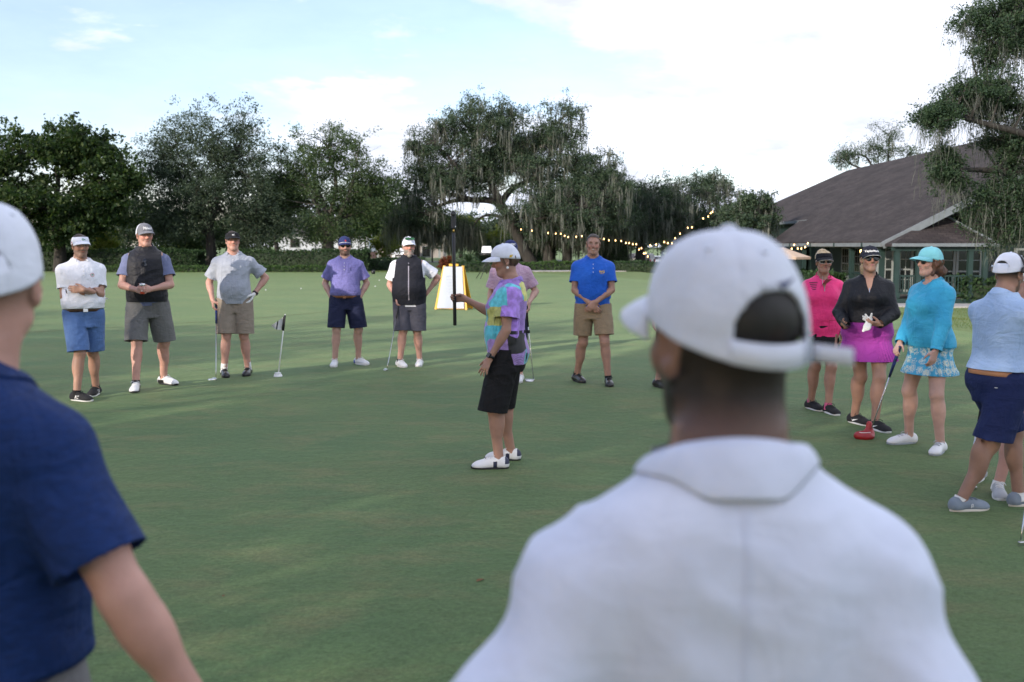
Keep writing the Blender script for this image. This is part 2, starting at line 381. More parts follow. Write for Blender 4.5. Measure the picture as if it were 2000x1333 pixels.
LF_BROAD = leaf_mat('broad_leaf', [(.016, .036, .014), (.027, .056, .018), (.060, .088, .024)], .35)
LF_FEATH = leaf_mat('oak_leaf', [(.030, .050, .032), (.045, .070, .045), (.065, .090, .055)], .25)
LF_MID = leaf_mat('elm_leaf', [(.038, .070, .032), (.055, .090, .040), (.080, .115, .045)], .32)
LF_LIVE = leaf_mat('live_oak_leaf', [(.030, .055, .034), (.045, .075, .045), (.075, .105, .062)], .28)
LF_NEAR = leaf_mat('near_oak_leaf', [(.022, .045, .026), (.035, .065, .036), (.060, .095, .045)], .28)
LF_YEL = leaf_mat('young_leaf', [(.07, .11, .02), (.11, .14, .025), (.15, .16, .03)], .4)
LF_HEDGE = leaf_mat('hedge_leaf', [(.016, .036, .014), (.024, .052, .019), (.038, .075, .024)], .2)
LF_RED = leaf_mat('red_leaf', [(.09, .022, .014), (.14, .035, .018), (.18, .06, .02)], .3)
LF_SHRUB = leaf_mat('shrub_leaf', [(.030, .065, .020), (.045, .09, .026), (.07, .12, .035)], .3)
M_MOSS = leaf_mat('spanish_moss', [(.095, .106, .100), (.135, .146, .134), (.185, .192, .172)], .35, .9)

def px(x, y, D): return A(x, y, D)
def at(xp, D, z=None): r = (xp-1000)/FPX; p = np.array([r*D*1.0, D, 0.0]); p[2] = terrain(p[0], p[1]) if z is None else z; return p
def rel(base, x, y, D, dy=0): p = A(x, y, D+dy); return p-np.asarray(base)
def blob(base, x, y, D, wx, wz, dy=0, depth=None, wt=1):
    p = rel(base, x, y, D, dy); s = (D+dy)/FPX; return (p[0], p[1], p[2], wx*s, (depth or wx*s*.8), wz*s, wt)

# left broadleaf tree with bright leafy top
b = at(118, 63); tree('dark broadleaf tree at the far left edge, sunlit yellow-green leaf clusters on top', b, [(0, 0, -.1), (.1, 0, 1.5), (-.1, 0, 3.2), (0, .2, 5)], .42,
  [blob(b, 30, 330, 63, 110, 85, wt=3), blob(b, 150, 290, 63, 70, 50, wt=1.6), blob(b, 210, 350, 63, 62, 60, wt=1.5), blob(b, 100, 420, 63, 150, 60, wt=3), blob(b, -80, 380, 63, 90, 110, wt=2), blob(b, 190, 430, 63, 70, 40, wt=1)],
  LF_BROAD, M_BARK, 1, clumps=210, per=270, cr=.85, leaf=(.26, .15), flat=.6, nlimb=9)
b = at(412, 67); tree('tall feathery grey-green oak with wispy upright top, behind the man in the dark vest', b, [(0, 0, -.1), (.1, 0, 1.5), (0, .1, 3.0), (.2, .2, 5)], .40,
  [blob(b, 405, 290, 67, 95, 65, wt=2.2), blob(b, 325, 340, 67, 62, 52, wt=1.3), blob(b, 485, 335, 67, 66, 66, wt=1.6), blob(b, 410, 400, 67, 145, 70, wt=3.6), blob(b, 320, 440, 67, 70, 40, wt=1.2), blob(b, 500, 440, 67, 60, 45, wt=1.2)],
  LF_FEATH, M_BARK, 2, clumps=230, per=300, cr=.88, leaf=(.18, .065), flat=.8, nlimb=9, wisp=.9, up=.05)
b = at(640, 69); tree('round light-green tree with thick forked grey trunk behind the navy-capped man', b, [(0, 0, -.1), (.05, 0, 1.2), (.15, 0, 2.3), (.3, .2, 4)], .55,
  [blob(b, 640, 325, 69, 112, 82, wt=3), blob(b, 565, 350, 69, 60, 62, wt=1.5), blob(b, 722, 370, 69, 52, 75, wt=1.4), blob(b, 640, 420, 69, 128, 52, wt=2.2)],
  LF_MID, M_BARK2, 3, clumps=175, per=260, cr=.80, leaf=(.18, .07), flat=.6, nlimb=9)
# the great live oak, limbs laid out by hand
b = at(1046, 72)
R_ = lambda x, y, dy=0: rel(b, x, y, 72, dy)
tree('huge leaning live oak hung with grey moss, tallest tree behind the green', b, None, .5,
  [blob(b, 940, 240, 72, 95, 52, wt=2.3), blob(b, 870, 290, 72, 75, 60, wt=1.7), blob(b, 815, 340, 72, 42, 60, wt=.9), blob(b, 1085, 245, 72, 62, 48, wt=1.5), blob(b, 1060, 320, 72, 105, 55, wt=2.2), blob(b, 1150, 345, 72, 80, 50, wt=2.4), blob(b, 1100, 410, 72, 120, 55, -2, wt=2.6), blob(b, 960, 330, 72, 60, 40, wt=1.0), blob(b, 1185, 372, 72, 42, 42, -1, wt=1.3), blob(b, 900, 352, 72, 75, 36, wt=1.5), blob(b, 1010, 290, 72, 60, 45, 1, wt=1.0), blob(b, 830, 420, 72, 50, 30, wt=.6)],
  LF_LIVE, M_BARK, 4, clumps=540, per=240, cr=.74, leaf=(.16, .07), flat=.6, moss=9000, mossm=M_MOSS, mosslen=(.5, 2.3),
  limbs=[([(0, 0, -.2), R_(1030, 500), R_(1000, 440), R_(978, 398), R_(955, 350), R_(940, 310, 1), R_(920, 260, 1), R_(900, 235, 2)], .50, .06),
         ([R_(985, 415), R_(965, 394), R_(925, 391), R_(890, 392), R_(860, 402, -.5), R_(838, 420, -1)], .30, .05),
         ([R_(925, 391), R_(890, 382), R_(868, 378, 1), R_(840, 360, 1.5), R_(810, 340, 2)], .20, .04),
         ([R_(1000, 440), R_(1015, 420), R_(1040, 432, -1), R_(1080, 420, -2), R_(1130, 410, -3)], .30, .05),
         ([R_(978, 398), R_(1000, 370, 1), R_(1045, 345, 1), R_(1075, 300, 1), R_(1065, 265, 1.5), R_(1090, 240, 2)], .26, .04),
         ([R_(1060, 320, 1), R_(1100, 320, 1), R_(1140, 350, 1), R_(1180, 350, 1)], .14, .03),
         ([R_(955, 350), R_(900, 330, -1), R_(870, 300, -1), R_(850, 280, -1)], .18, .03),
         ([R_(940, 310, 1), R_(985, 270, 2), R_(1000, 230, 2)], .15, .03),
         ([R_(985, 428), R_(960, 420, 1), R_(935, 428, 1.5), R_(922, 450, 2)], .14, .04)])
# curtain of moss in front of its left half belongs to a lower oak
b = at(812, 74); tree('low oak almost hidden under a curtain of grey moss behind the bearded man', b, [(0, 0, -.1), (.1, 0, 1.3), (-.1, 0, 2.4), (0, 0, 3.4)], .3,
  [blob(b, 800, 425, 74, 60, 30, wt=2), blob(b, 860, 440, 74, 40, 25, wt=1), blob(b, 905, 450, 75, 40, 25, wt=1)],
  LF_LIVE, M_BARK, 5, clumps=60, per=160, cr=.6, leaf=(.15, .06), moss=4300, mossm=M_MOSS, mosslen=(.8, 2.2), nlimb=5)
mo = dict(leafm=LF_LIVE, barkm=M_BARK, leaf=(.16, .07), mossm=M_MOSS)
b = at(1072, 76); tree('moss-hung oak with twin dark trunks left of the blue-shirted man', b, [(0, 0, -.1), (.1, 0, 1.5), (.3, 0, 3.0), (.2, 0, 4.5)], .55,
  [blob(b, 1080, 430, 76, 90, 45, wt=2), blob(b, 1150, 430, 76, 80, 45, wt=2)], seed=6, clumps=110, per=220, cr=.8, moss=4200, mosslen=(.6, 2.0), nlimb=6, **mo)
b = at(1107, 75); tree('slim moss-hung oak with straight dark trunk beside the twin trunks', b, [(0, 0, -.1), (0, 0, 1.5), (-.1, 0, 3.0), (0, 0, 4)], .42,
  [blob(b, 1130, 405, 75, 80, 40, wt=2), blob(b, 1190, 440, 75, 60, 35, wt=1)], seed=7, clumps=70, per=220, cr=.8, moss=2600, mosslen=(.6, 2.0), nlimb=5, **mo)
b = at(1250, 80); tree('broad grey-green mossy oak behind the string lights', b, [(0, 0, -.1), (0, 0, 1.5), (.2, 0, 3.0), (0, 0, 4)], .45,
  [blob(b, 1220, 400, 80, 80, 50, wt=2), blob(b, 1280, 390, 80, 70, 45, wt=2), blob(b, 1250, 440, 80, 110, 40, wt=2)], seed=8, clumps=140, per=240, cr=.85, moss=5400, mosslen=(.6, 2.0), nlimb=7, **mo)
b = at(1390, 82); tree('open-crowned mossy oak with two leafy domes left of the clubhouse roof', b, [(0, 0, -.1), (-.1, 0, 1.5), (0, 0, 3.0), (.3, 0, 4.2)], .42,
  [blob(b, 1395, 365, 82, 48, 35, wt=1.5), blob(b, 1340, 385, 82, 50, 35, wt=1.2), blob(b, 1380, 425, 82, 100, 40, wt=2.2), blob(b, 1450, 415, 82, 40, 30, wt=.7)], seed=9, clumps=115, per=230, cr=.75, moss=3400, mosslen=(.5, 1.6), nlimb=7, **mo)
b = at(1462, 56); tree('small mossy oak touching the far end of the clubhouse roof', b, [(0, 0, -.1), (-.1, 0, 1.2), (0, 0, 2.0), (.2, 0, 2.8)], .22,
  [blob(b, 1478, 398, 56, 30, 20, wt=1), blob(b, 1462, 428, 56, 52, 28, wt=2)], seed=10, clumps=70, per=210, cr=.45, moss=900, mosslen=(.5, 1.4), nlimb=4, **mo)
b = at(1715, 96); tree('thin pale tree showing above the ridge of the clubhouse roof', b, [(0, 0, -.1), (0, 0, 4), (.2, 0, 8), (.2, 0, 10)], .4,
  [blob(b, 1650, 305, 96, 24, 22, wt=1), blob(b, 1725, 275, 96, 36, 38, wt=2), blob(b, 1690, 300, 96, 60, 18, wt=1.4), blob(b, 1775, 300, 96, 36, 22, wt=1)], seed=11, clumps=62, per=150, cr=.8, moss=500, mosslen=(.5, 1.2), nlimb=5, **mo)
# near oak at right, its trunk outside the picture
b = at(2230, 24); b[2] = terrain(b[0], b[1])
tree('near live oak leaning in from the right edge with moss hanging over the porch roof', b, [(0, 0, -.1), (-.2, 0, 1.6), (-.5, 0, 3.2), (-1.0, .2, 5)], .45,
  [blob(b, 1960, 60, 24, 85, 85, wt=2.2), blob(b, 1925, 190, 23.5, 95, 38, wt=1.6), blob(b, 1830, 225, 23, 45, 22, wt=.6), blob(b, 1985, 265, 24, 85, 60, wt=1.8), blob(b, 1965, 400, 24, 78, 80, wt=2.6), blob(b, 1855, 330, 23.5, 28, 45, wt=.6), blob(b, 2100, 200, 24, 90, 220, wt=2.5), blob(b, 2080, 400, 24, 90, 80, wt=1.5)],
  LF_NEAR, M_BARK, 12, clumps=430, per=320, cr=.29, leaf=(.066, .030), flat=.6, moss=6300, mossm=M_MOSS, mosslen=(.25, 1.0), nlimb=14, mossw=.0055, twig=1)
# woods further back, filling between the crowns
fill = [(-40, 96, 470, 70, 60), (60, 100, 450, 70, 70), (200, 98, 465, 60, 55), (278, 90, 425, 60, 95), (365, 97, 460, 60, 50), (470, 98, 455, 65, 55), (540, 88, 400, 55, 95), (640, 112, 440, 70, 50), (752, 90, 420, 48, 80), (800, 100, 440, 50, 60), (900, 112, 455, 60, 40), (975, 108, 462, 45, 42), (1060, 105, 455, 65, 50), (1150, 104, 455, 65, 50), (1250, 106, 452, 75, 50), (1350, 108, 450, 70, 45), (1430, 106, 455, 60, 40)]
kinds = ['dark distant tree low behind the left trees', 'dull green distant tree low behind the left trees', 'olive distant tree low behind the mossy oaks']
FL = ['dark distant tree at the left edge beyond the broadleaf tree', 'dark distant tree directly behind the trunk of the broadleaf tree', 'dull distant tree showing between the two leftmost tall trees', 'dull distant tree behind the man in the quilted vest', 'dark distant tree left of the feathery oak trunk', 'dark distant tree right of the feathery oak trunk', 'dull distant tree between the feathery oak and the forked grey trunk', 'dull distant tree behind the far white house', 'dark distant tree between the navy-capped and the bearded man', 'distant tree behind the moss curtain by the bearded man', 'distant tree left of the leaning live oak trunk', 'distant tree seen under the low limb of the live oak', 'distant tree behind the twin dark mossy trunks', 'distant tree behind the head of the blue-shirted man', 'distant tree behind the parked black car', 'distant tree behind the right-hand string lights', 'distant tree beside the far end of the clubhouse roof']
for i, (x, D, y, wx, wz) in enumerate(fill):
    b = at(x, D); k = 2 if x > 700 else i % 2
    tree(FL[i], b, [(0, 0, -.1), (.1, 0, 1.2), (0, 0, 2.2), (0, 0, 3)], .25, [blob(b, x, y-8, D, wx, wz*.8, wt=2), blob(b, x+wx*.4, y+12, D, wx*.7, wz*.4, wt=1), blob(b, x-wx*.4, y+10, D, wx*.7, wz*.4, wt=1)],
         [LF_BROAD, LF_FEATH, LF_LIVE, LF_MID][(i*7) % 4], M_BARK, 40+i, clumps=52, per=126, cr=1.15, leaf=(.36, .18), nlimb=4, twig=0, group='distant trees behind the green')
b = at(196, 70); tree('small yellow-green sapling behind the hedge beside the white visor', b, [(0, 0, -.1), (0, 0, .8), (.1, 0, 1.6)], .06, [blob(b, 198, 462, 70, 26, 24, wt=1), blob(b, 215, 480, 70, 16, 14, wt=.5)], LF_YEL, M_BARK, 70, clumps=24, per=150, cr=.4, leaf=(.15, .07), nlimb=3)
b = at(845, 84); tree('bright yellow-green bush behind the camera pole', b, [(0, 0, -.1), (0, 0, .8), (.1, 0, 2)], .08, [blob(b, 905, 440, 84, 35, 30, wt=1), blob(b, 960, 470, 84, 22, 32, wt=.8)], LF_YEL, M_BARK, 71, clumps=36, per=150, cr=.6, leaf=(.2, .1), nlimb=3)
b = at(700, 82); tree('light green bush beside the far white house', b, [(0, 0, -.1), (0, 0, .8), (.1, 0, 1.6)], .08, [blob(b, 752, 478, 82, 22, 26, wt=1)], LF_YEL, M_BARK, 72, clumps=22, per=150, cr=.5, leaf=(.18, .09), nlimb=3)
# a stand of oaks behind the photographer, towards the low sun, shading this end of the green
for i, (x, y, s) in enumerate([(-13, -4.5, 1.0), (-22.5, -2.5, 1.1), (-5.5, -8.5, 1.0), (-31, 1.5, 1.0), (1.5, -13, 1.05), (-16, -14, 1.25), (-27, -12, 1.2)]):
    tree('shade oak standing behind the photographer', (x, y, 0), [(0, 0, -.1), (.1, 0, 1.5), (0, .1, 3.2), (0, .2, 5)], .4, [(0, 0, 6.3*s, 4.4*s, 4.4*s, 2.6*s, 3), (2, 1, 4.2*s, 2.6, 2.6, 1.2, 1), (-2, -1, 4.4*s, 2.8, 2.6, 1.2, 1)],
         LF_LIVE, M_BARK, 90+i, clumps=80, per=120, cr=1.0, leaf=(.30, .16), twig=0, group='shade oaks behind the photographer')

# ------------------------------------------------------------------ hedges and shrubs
def hedge(label, pts, w, h, seed, leafm=LF_HEDGE, dens=520, leaf=(.13, .08), name='hedge', cat='hedge', rag=.15):
    rng = np.random.default_rng(seed); p = spline(np.array([(a, b, 0) for a, b in pts]), 6); p[:, 2] = terrain(p[:, 0], p[:, 1])
    root = tag(empty(name, p[0]), label, cat); t = np.gradient(p, axis=0); t /= np.linalg.norm(t, axis=1, keepdims=True); s = np.stack([-t[:, 1], t[:, 0], 0*t[:, 0]], -1)
    prof = [(-.40, 0), (-.42, .6), (-.30, .88), (.30, .88), (.42, .6), (.40, 0)]
    P = np.stack([p+s*w*a+np.array([0, 0, h*c]) for a, c in prof], 1)-p[0]
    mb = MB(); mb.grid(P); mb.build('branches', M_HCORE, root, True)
    ln = np.linalg.norm(np.diff(p, axis=0), axis=1).sum(); n = int(ln*(2*h+w)*dens/3)
    k = rng.uniform(0, len(p)-1.001, n); i = k.astype(int); f = (k-i)[:, None]; c = p[i]*(1-f)+p[i+1]*f
    u = rng.uniform(-1, 1, n); side = np.where(rng.uniform(size=n) < .35, 1, 0)
    hh = h*(1+.5*rag*noise3(np.stack([c[:, 0]*1.3, c[:, 1]*1.3, 0*k], -1), seed)+.25*rag*noise3(np.stack([c[:, 0]*5, c[:, 1]*5, 0*k], -1), seed))
    off = np.where(side == 1, u*.42, np.sign(u)*.45)*w; z = np.where(side == 1, hh*rng.uniform(.85, 1.02, n), hh*rng.uniform(.0, 1.0, n))
    C = c+s[i]*off[:, None]+rng.normal(size=(n, 3))*np.array([.07, .07, .05]); C[:, 2] = c[:, 2]+z+np.abs(rng.normal(size=n))*.04
    V, F = leaf_quads(C-p[0], leaf[0], leaf[1], rng, .25); tag(obj('foliage', mesh_np('foliage', V, F, False), leafm, root), kind='stuff')
    return root
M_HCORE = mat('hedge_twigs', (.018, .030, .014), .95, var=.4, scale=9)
def X(xp, D): return ((xp-1000)/FPX*D, D)
hedge('long dark clipped hedge behind the men at the left of the green', [X(60, 64.5), X(220, 64), X(330, 64), X(395, 64)], 2.0, 1.35, 1)
hedge('dark clipped hedge behind the gap at the navy-capped man', [X(455, 65), X(560, 64.5), X(660, 64), X(722, 64)], 1.8, 1.35, 2)
hedge('low hedge behind the bearded man', [X(722, 66), X(770, 66), X(830, 66)], 1.4, .75, 3)
hedge('strip of leafy ground plants along the foot of the hedge', [X(150, 61.8), X(330, 61.8), X(500, 61.8), X(700, 61.8)], 1.0, .32, 4, LF_SHRUB, rag=.6, name='ground_cover', cat='plants', leaf=(.22, .06))
hedge('low rounded hedge right of the yellow sign board', [X(885, 62), X(930, 62), X(972, 62)], 1.2, .60, 5)
hedge('low leafy border behind the blue-shirted man', [X(1005, 65.5), X(1100, 65.5), X(1180, 65)], 1.2, .5, 6, LF_SHRUB, rag=.6, leaf=(.2, .07))
hedge('dark low hedge right of the blue-shirted man', [X(1195, 64), X(1260, 63), X(1330, 62)], 1.3, .62, 7)
hedge('tall dark shrubbery under the string lights', [X(1165, 79), X(1195, 79), X(1225, 79)], 2, 2.3, 8, rag=.5)
hedge('clipped hedge along the clubhouse porch', [(13.0, 56), (12.9, 48), (12.9, 41.5), (12.95, 40.2)], 1.0, 1.0, 9)
hedge('clipped hedge in front of the porch corner at the right', [(16.65, 37.2), (17.4, 37.1), (19, 37.0), (22, 37)], .9, .95, 10)
hedge('dark shrubbery far behind the putting green between the trunks', [X(930, 84), X(1000, 84), X(1060, 84)], 2, 2.0, 11, LF_SHRUB, rag=.5)
hedge('far hedge along the road at the left', [X(-60, 104), X(100, 104), X(230, 104)], 2, 1.0, 12, LF_SHRUB, rag=.5, dens=240, leaf=(.3, .2))
b = at(872, 66); tree('red-brown leafed shrub behind the sign board', b, [(0, 0, -.1), (0, 0, .3), (.05, 0, .7)], .04, [blob(b, 872, 514, 66, 15, 11, wt=1)], LF_RED, M_BARK, 73, clumps=16, per=180, cr=.22, leaf=(.14, .05), nlimb=3, name='red_shrub', cat='shrub')
def sago():
    b = at(915, 63); root = tag(empty('sago_palm', b), 'dark spiky sago palm left of the light stand', 'palm'); rng = np.random.default_rng(5)
    mb = MB(); mb.lathe([(.22, 0), (.26, .3), (.2, .55)], n=10); mb.build('trunk', M_BARK, root, True)
    for k in range(34):
        a = rng.uniform(0, 2*math.pi); e = rng.uniform(.1, 1.2); L = rng.uniform(1.0, 1.5)
        d = np.array([math.cos(a), math.sin(a), 0]); p = bez([np.array([0, 0, .5]), d*L*.5*math.cos(e)+np.array([0, 0, .5+L*.75*math.sin(e)+.25]), d*L*(.55+.45*math.cos(e))+np.array([0, 0, .35+L*.5*math.sin(e)])], 14)
        T = np.gradient(p, axis=0); s = np.cross(T, [0, 0, 1.]); s /= np.linalg.norm(s, axis=1, keepdims=True)+1e-6; mb = MB()
        mb.tube(p, np.linspace(.012, .004, 14), 3)
        for i in range(2, 14):
            for sg in (-1, 1):
                w = .26*(1-abs(i/14-.45)); t = T[i]/np.linalg.norm(T[i]); q = p[i]+s[i]*sg*w+t*.08-np.array([0, 0, .04])
                mb.add([p[i]-t*.02, p[i]+t*.02, q], [(0, 1, 2)])
        mb.build('frond', LF_HEDGE, root)
sago()
def rough_grass():
    rng = np.random.default_rng(8); n = 15000; x = rng.uniform(8.6, 17, n); y = rng.uniform(14, 35, n); k = x > 9+.0*y; x, y = x[k], y[k]
    n2 = 9000; x = np.concatenate([x, rng.uniform(-26, 4, n2)]); y = np.concatenate([y, rng.uniform(60.5, 64, n2)])
    n = len(x); z = terrain(x, y); h = rng.uniform(.03, .09, n); a = rng.uniform(0, 6.28, n); l = rng.normal(size=(n, 2))*.03; w = .006+.004*(y > 40)
    B = np.stack([x, y, z], -1); s = np.stack([np.cos(a)*w, np.sin(a)*w, 0*a], -1); T = B+np.stack([l[:, 0], l[:, 1], h], -1)
    V = np.stack([B-s, B+s, T], 1).reshape(-1, 3); o = obj('rough_grass', mesh_np('rough_grass', V, np.arange(3*n).reshape(n, 3), False), leaf_mat('blade', [(.07, .12, .03), (.10, .15, .04), (.18, .17, .07)], .3)); tag(o, 'longer rough grass beyond the edge of the putting green', 'grass', kind='stuff')
rough_grass()
# ------------------------------------------------------------------ clubhouse
M_GREENP = mat('dark_green_paint', (.012, .032, .028), .55, var=.15, scale=3, bump=.15, bscale=20)
M_GREEND = mat('green_siding', (.009, .023, .021), .6, var=.15, scale=2)
M_FASCIA = mat('grey_white_trim', (.15, .17, .185), .5, var=.12, scale=4)
M_WHITEP = mat('white_trim', (.24, .26, .255), .5, var=.08, scale=5)
M_GLASS = mat('dark_window_glass', (.012, .014, .016), .08, spec=.6)
M_WARM = mat('warm_lamp', (1, .7, .35), .5, emit=((1, .56, .20), 3.2))
M_DARKIN = mat('porch_interior', (.02, .018, .016), .9)
M_WOODF = mat('porch_boards', (.09, .08, .07), .8, var=.2, scale=5)
def roof_mat():
    m = bpy.data.materials.new('asphalt_shingles'); m.use_nodes = True; nt = m.node_tree; N, L = nt.nodes, nt.links; b = N['Principled BSDF']; b.inputs['Roughness'].default_value = .9; b.inputs['Specular IOR Level'].default_value = .2
    uv = N.new('ShaderNodeTexCoord'); mp = N.new('ShaderNodeMapping'); L.new(uv.outputs['UV'], mp.inputs[0])
    br = N.new('ShaderNodeTexBrick'); br.inputs['Scale'].default_value = 1; br.inputs['Brick Width'].default_value = .33; br.inputs['Row Height'].default_value = .15; br.inputs['Mortar Size'].default_value = .012
    br.inputs['Color1'].default_value = (.031, .025, .026, 1); br.inputs['Color2'].default_value = (.050, .041, .040, 1); br.inputs['Mortar'].default_value = (.02, .017, .017, 1); L.new(mp.outputs[0], br.inputs['Vector'])
    n = N.new('ShaderNodeTexNoise'); n.inputs['Scale'].default_value = .5; n.inputs['Detail'].default_value = 5; mp2 = N.new('ShaderNodeMapping'); mp2.inputs['Scale'].default_value = (1, 2.6, 1); mp2.inputs['Rotation'].default_value = (0, 0, .3); L.new(uv.outputs['UV'], mp2.inputs[0]); L.new(mp2.outputs[0], n.inputs['Vector'])
    r = N.new('ShaderNodeMapRange'); r.inputs['From Min'].default_value = .3; r.inputs['From Max'].default_value = .7; r.inputs['To Min'].default_value = .65; r.inputs['To Max'].default_value = 1.3; L.new(n.outputs['Fac'], r.inputs[0])
    x = N.new('ShaderNodeMix'); x.data_type = 'RGBA'; x.blend_type = 'MULTIPLY'; x.inputs['Factor'].default_value = 1; L.new(br.outputs['Color'], x.inputs['A']); L.new(r.outputs[0], x.inputs['B']); L.new(x.outputs['Result'], b.inputs['Base Color'])
    bp = N.new('ShaderNodeBump'); bp.inputs['Strength'].default_value = .5; bp.inputs['Distance'].default_value = .03; L.new(br.outputs['Fac'], bp.inputs['Height']); bp.invert = True; L.new(bp.outputs[0], b.inputs['Normal'])
    return m
M_ROOF = roof_mat()
def slab(name, poly, th, m, parent, uvdir=None):
    """a roof plane: polygon given in 3-D, thickness downward; UV in metres across/up the slope"""
    P = np.array(poly, float); n = len(P); lo = P-np.array([0, 0, th]); V = np.concatenate([P, lo])
    F = [tuple(range(n)), tuple(range(2*n-1, n-1, -1))]+[(i, i+n, (i+1) % n+n, (i+1) % n) for i in range(n)]
    me = mesh_np(name, V, F, False); nn = np.cross(P[1]-P[0], P[2]-P[1]); nn = nrm(nn); 
    if nn[2] < 0: nn = -nn
    u = nrm(np.cross([0, 0, 1.], nn)); v = np.cross(nn, u); ul = me.uv_layers.new(name='UVMap')
    for l in me.loops: q = V[l.vertex_index]; ul.data[l.index].uv = (float(q@u), float(q@v))
    return obj(name, me, m, parent)
def clubhouse():
    R0 = np.array([14.0, 38.0, -.52]); root = tag(empty('clubhouse', R0), 'dark green clubhouse with a big brown shingled roof and a railed porch', 'building')
    L = lambda x, y, z: np.array([x, y, z], float)-R0
    zr = lambda x: 1.85+(x-14)*.515
    slab('roof', [L(13.9, 37.5, zr(13.9)), L(24, 37.5, 7.0), L(24, 72, 7.0), L(16.4, 79, zr(16.4)), L(16.4, 57, zr(16.4)), L(13.9, 54, zr(13.9))], .14, M_ROOF, root)
    slab('roof', [L(24, 37.5, 7.0), L(34.1, 37.5, zr(13.9)), L(34.1, 79, zr(13.9)), L(24, 72, 7.0)], .14, M_ROOF, root)
    slab('roof', [L(24, 72, 7.0), L(34.1, 79, zr(13.9)), L(16.4, 79, zr(16.4))], .14, M_ROOF, root)
    mb = MB()                                              # rake boards of the gable end, and the eave boards
    for xa, xb in ((13.86, 24.0), (34.14, 24.0)):
        d = np.array([xb-xa, 0, 7.0-zr(13.9)]); l = np.linalg.norm(d); c = L((xa+xb)/2, 37.44, (7.0+zr(13.9))/2-.16); a = math.atan2(d[2], d[0])
        mb.box(c, (l, .06, .26), np.array([[math.cos(a), 0, -math.sin(a)], [0, 1, 0], [math.sin(a), 0, math.cos(a)]]))
    mb.build('rake_board', M_FASCIA, root)
    mb = MB(); mb.box(L(13.84, 45.8, zr(13.9)-.13), (.1, 16.6, .15)); mb.build('gutter', M_FASCIA, root)
    mb = MB(); mb.box(L(16.32, 67, zr(16.4)-.10), (.1, 23, .15)); mb.build('gutter', M_FASCIA, root)
    for k in range(5):
        mb = MB(); mb.box(L(13.77, 39.4+k*3.4, zr(13.9)-.14), (.04, .07, .17)); mb.build('gutter_bracket', M_GREENP, root)
    # walls
    mb = MB(); mb.box(L(17.4, 56.2, .9), (.2, 33, 2.6)); mb.build('wall', M_GREEND, root)
    mb = MB(); mb.box(L(16.9, 68, 1.5), (.2, 20, 3.2)); mb.build('wall', M_GREEND, root)
    mb = MB(); mb.prism([(17.5, -.5), (33.8, -.5), (33.8, 1.85), (24, 6.75), (17.5, 3.35), (14.3, 1.72), (17.5, 1.72)], 0, .18)
    me = mb.mesh('wall'); o = obj('wall', me, M_GREEND, root); o.location = (-R0[0], 39.6-R0[1], -R0[2])
    for k in range(20):                                    # lapped siding on the gable end
        z = 1.9+k*.22
        if z > 6.3: break
        hw = (6.75-z)/.515
        mb = MB(); mb.box(L(24, 39.55, z), (2*hw-.5, .05, .2), np.array([[1, 0, 0], [0, .98, -.18], [0, .18, .98]])); mb.build('siding_board', M_GREENP, root)
    for k in range(9):
        mb = MB(); mb.box(L(16.3, 39.53, -.2+k*.21), (2.2, .04, .2), np.array([[1, 0, 0], [0, .98, -.16], [0, .16, .98]])); mb.build('siding_board', M_GREEND, root)
    # ceiling and floor of the porch
    mb = MB(); mb.box(L(15.75, 46, -.34), (3.6, 17.6, .16)); mb.build('porch_floor', M_WOODF, root)
    mb = MB(); mb.box(L(15.9, 46.3, zr(13.9)-.16), (3.0, 15.0, .06)); mb.build('porch_ceiling', M_GREEND, root)
    # front porch roof: a low hip that comes forward of the gable end
    ap = L(16.35, 38.6, 2.92)
    fl, fr, bl, brr = L(13.95, 36.6, 1.70), L(17.75, 36.6, 1.70), L(13.95, 39.5, 1.70), L(17.75, 39.5, 1.70)
    slab('porch_roof', [fl, fr, ap], .1, M_ROOF, root); slab('porch_roof', [fr, brr, ap+np.array([.1, 1., 0]), ap], .1, M_ROOF, root); slab('porch_roof', [bl, fl, ap, ap+np.array([-.1, .9, 0])], .1, M_ROOF, root)
    mb = MB(); mb.box(L(15.85, 36.55, 1.66), (3.9, .07, .12)); mb.build('gutter', M_FASCIA, root)
    d = fr-ap; l = np.linalg.norm(d); mb = MB(); mb.tube([ap+np.array([0, 0, .03]), fr+np.array([0, 0, .03])], .045, 6); mb.build('hip_cap', M_FASCIA, root)
    slab('lower_roof', [L(17.9, 38.2, 2.35), L(24, 38.2, 2.35), L(24, 39.5, 3.1), L(16.9, 39.5, 3.1)], .1, M_ROOF, root)
    # posts with small capitals, beams
    posts = [(14.15, 38.2), (14.15, 41.6), (14.15, 45), (14.15, 48.4), (14.15, 51.8), (14.2, 36.85), (17.45, 36.85), (15.0, 36.85), (16.9, 36.85)]
    for x, y in posts:
        mb = MB(); mb.box(L(x, y, .62), (.17, .17, 1.96)); mb.box(L(x, y, 1.46), (.24, .24, .05)); mb.box(L(x, y, -.2), (.24, .24, .16)); mb.build('post', M_GREENP, root)
    mb = MB(); mb.box(L(15.85, 36.85, 1.52), (3.7, .14, .16)); mb.build('beam', M_GREENP, root)
    mb = MB(); mb.box(L(14.15, 45.3, 1.63), (.14, 16.4, .18)); mb.build('beam', M_GREENP, root)
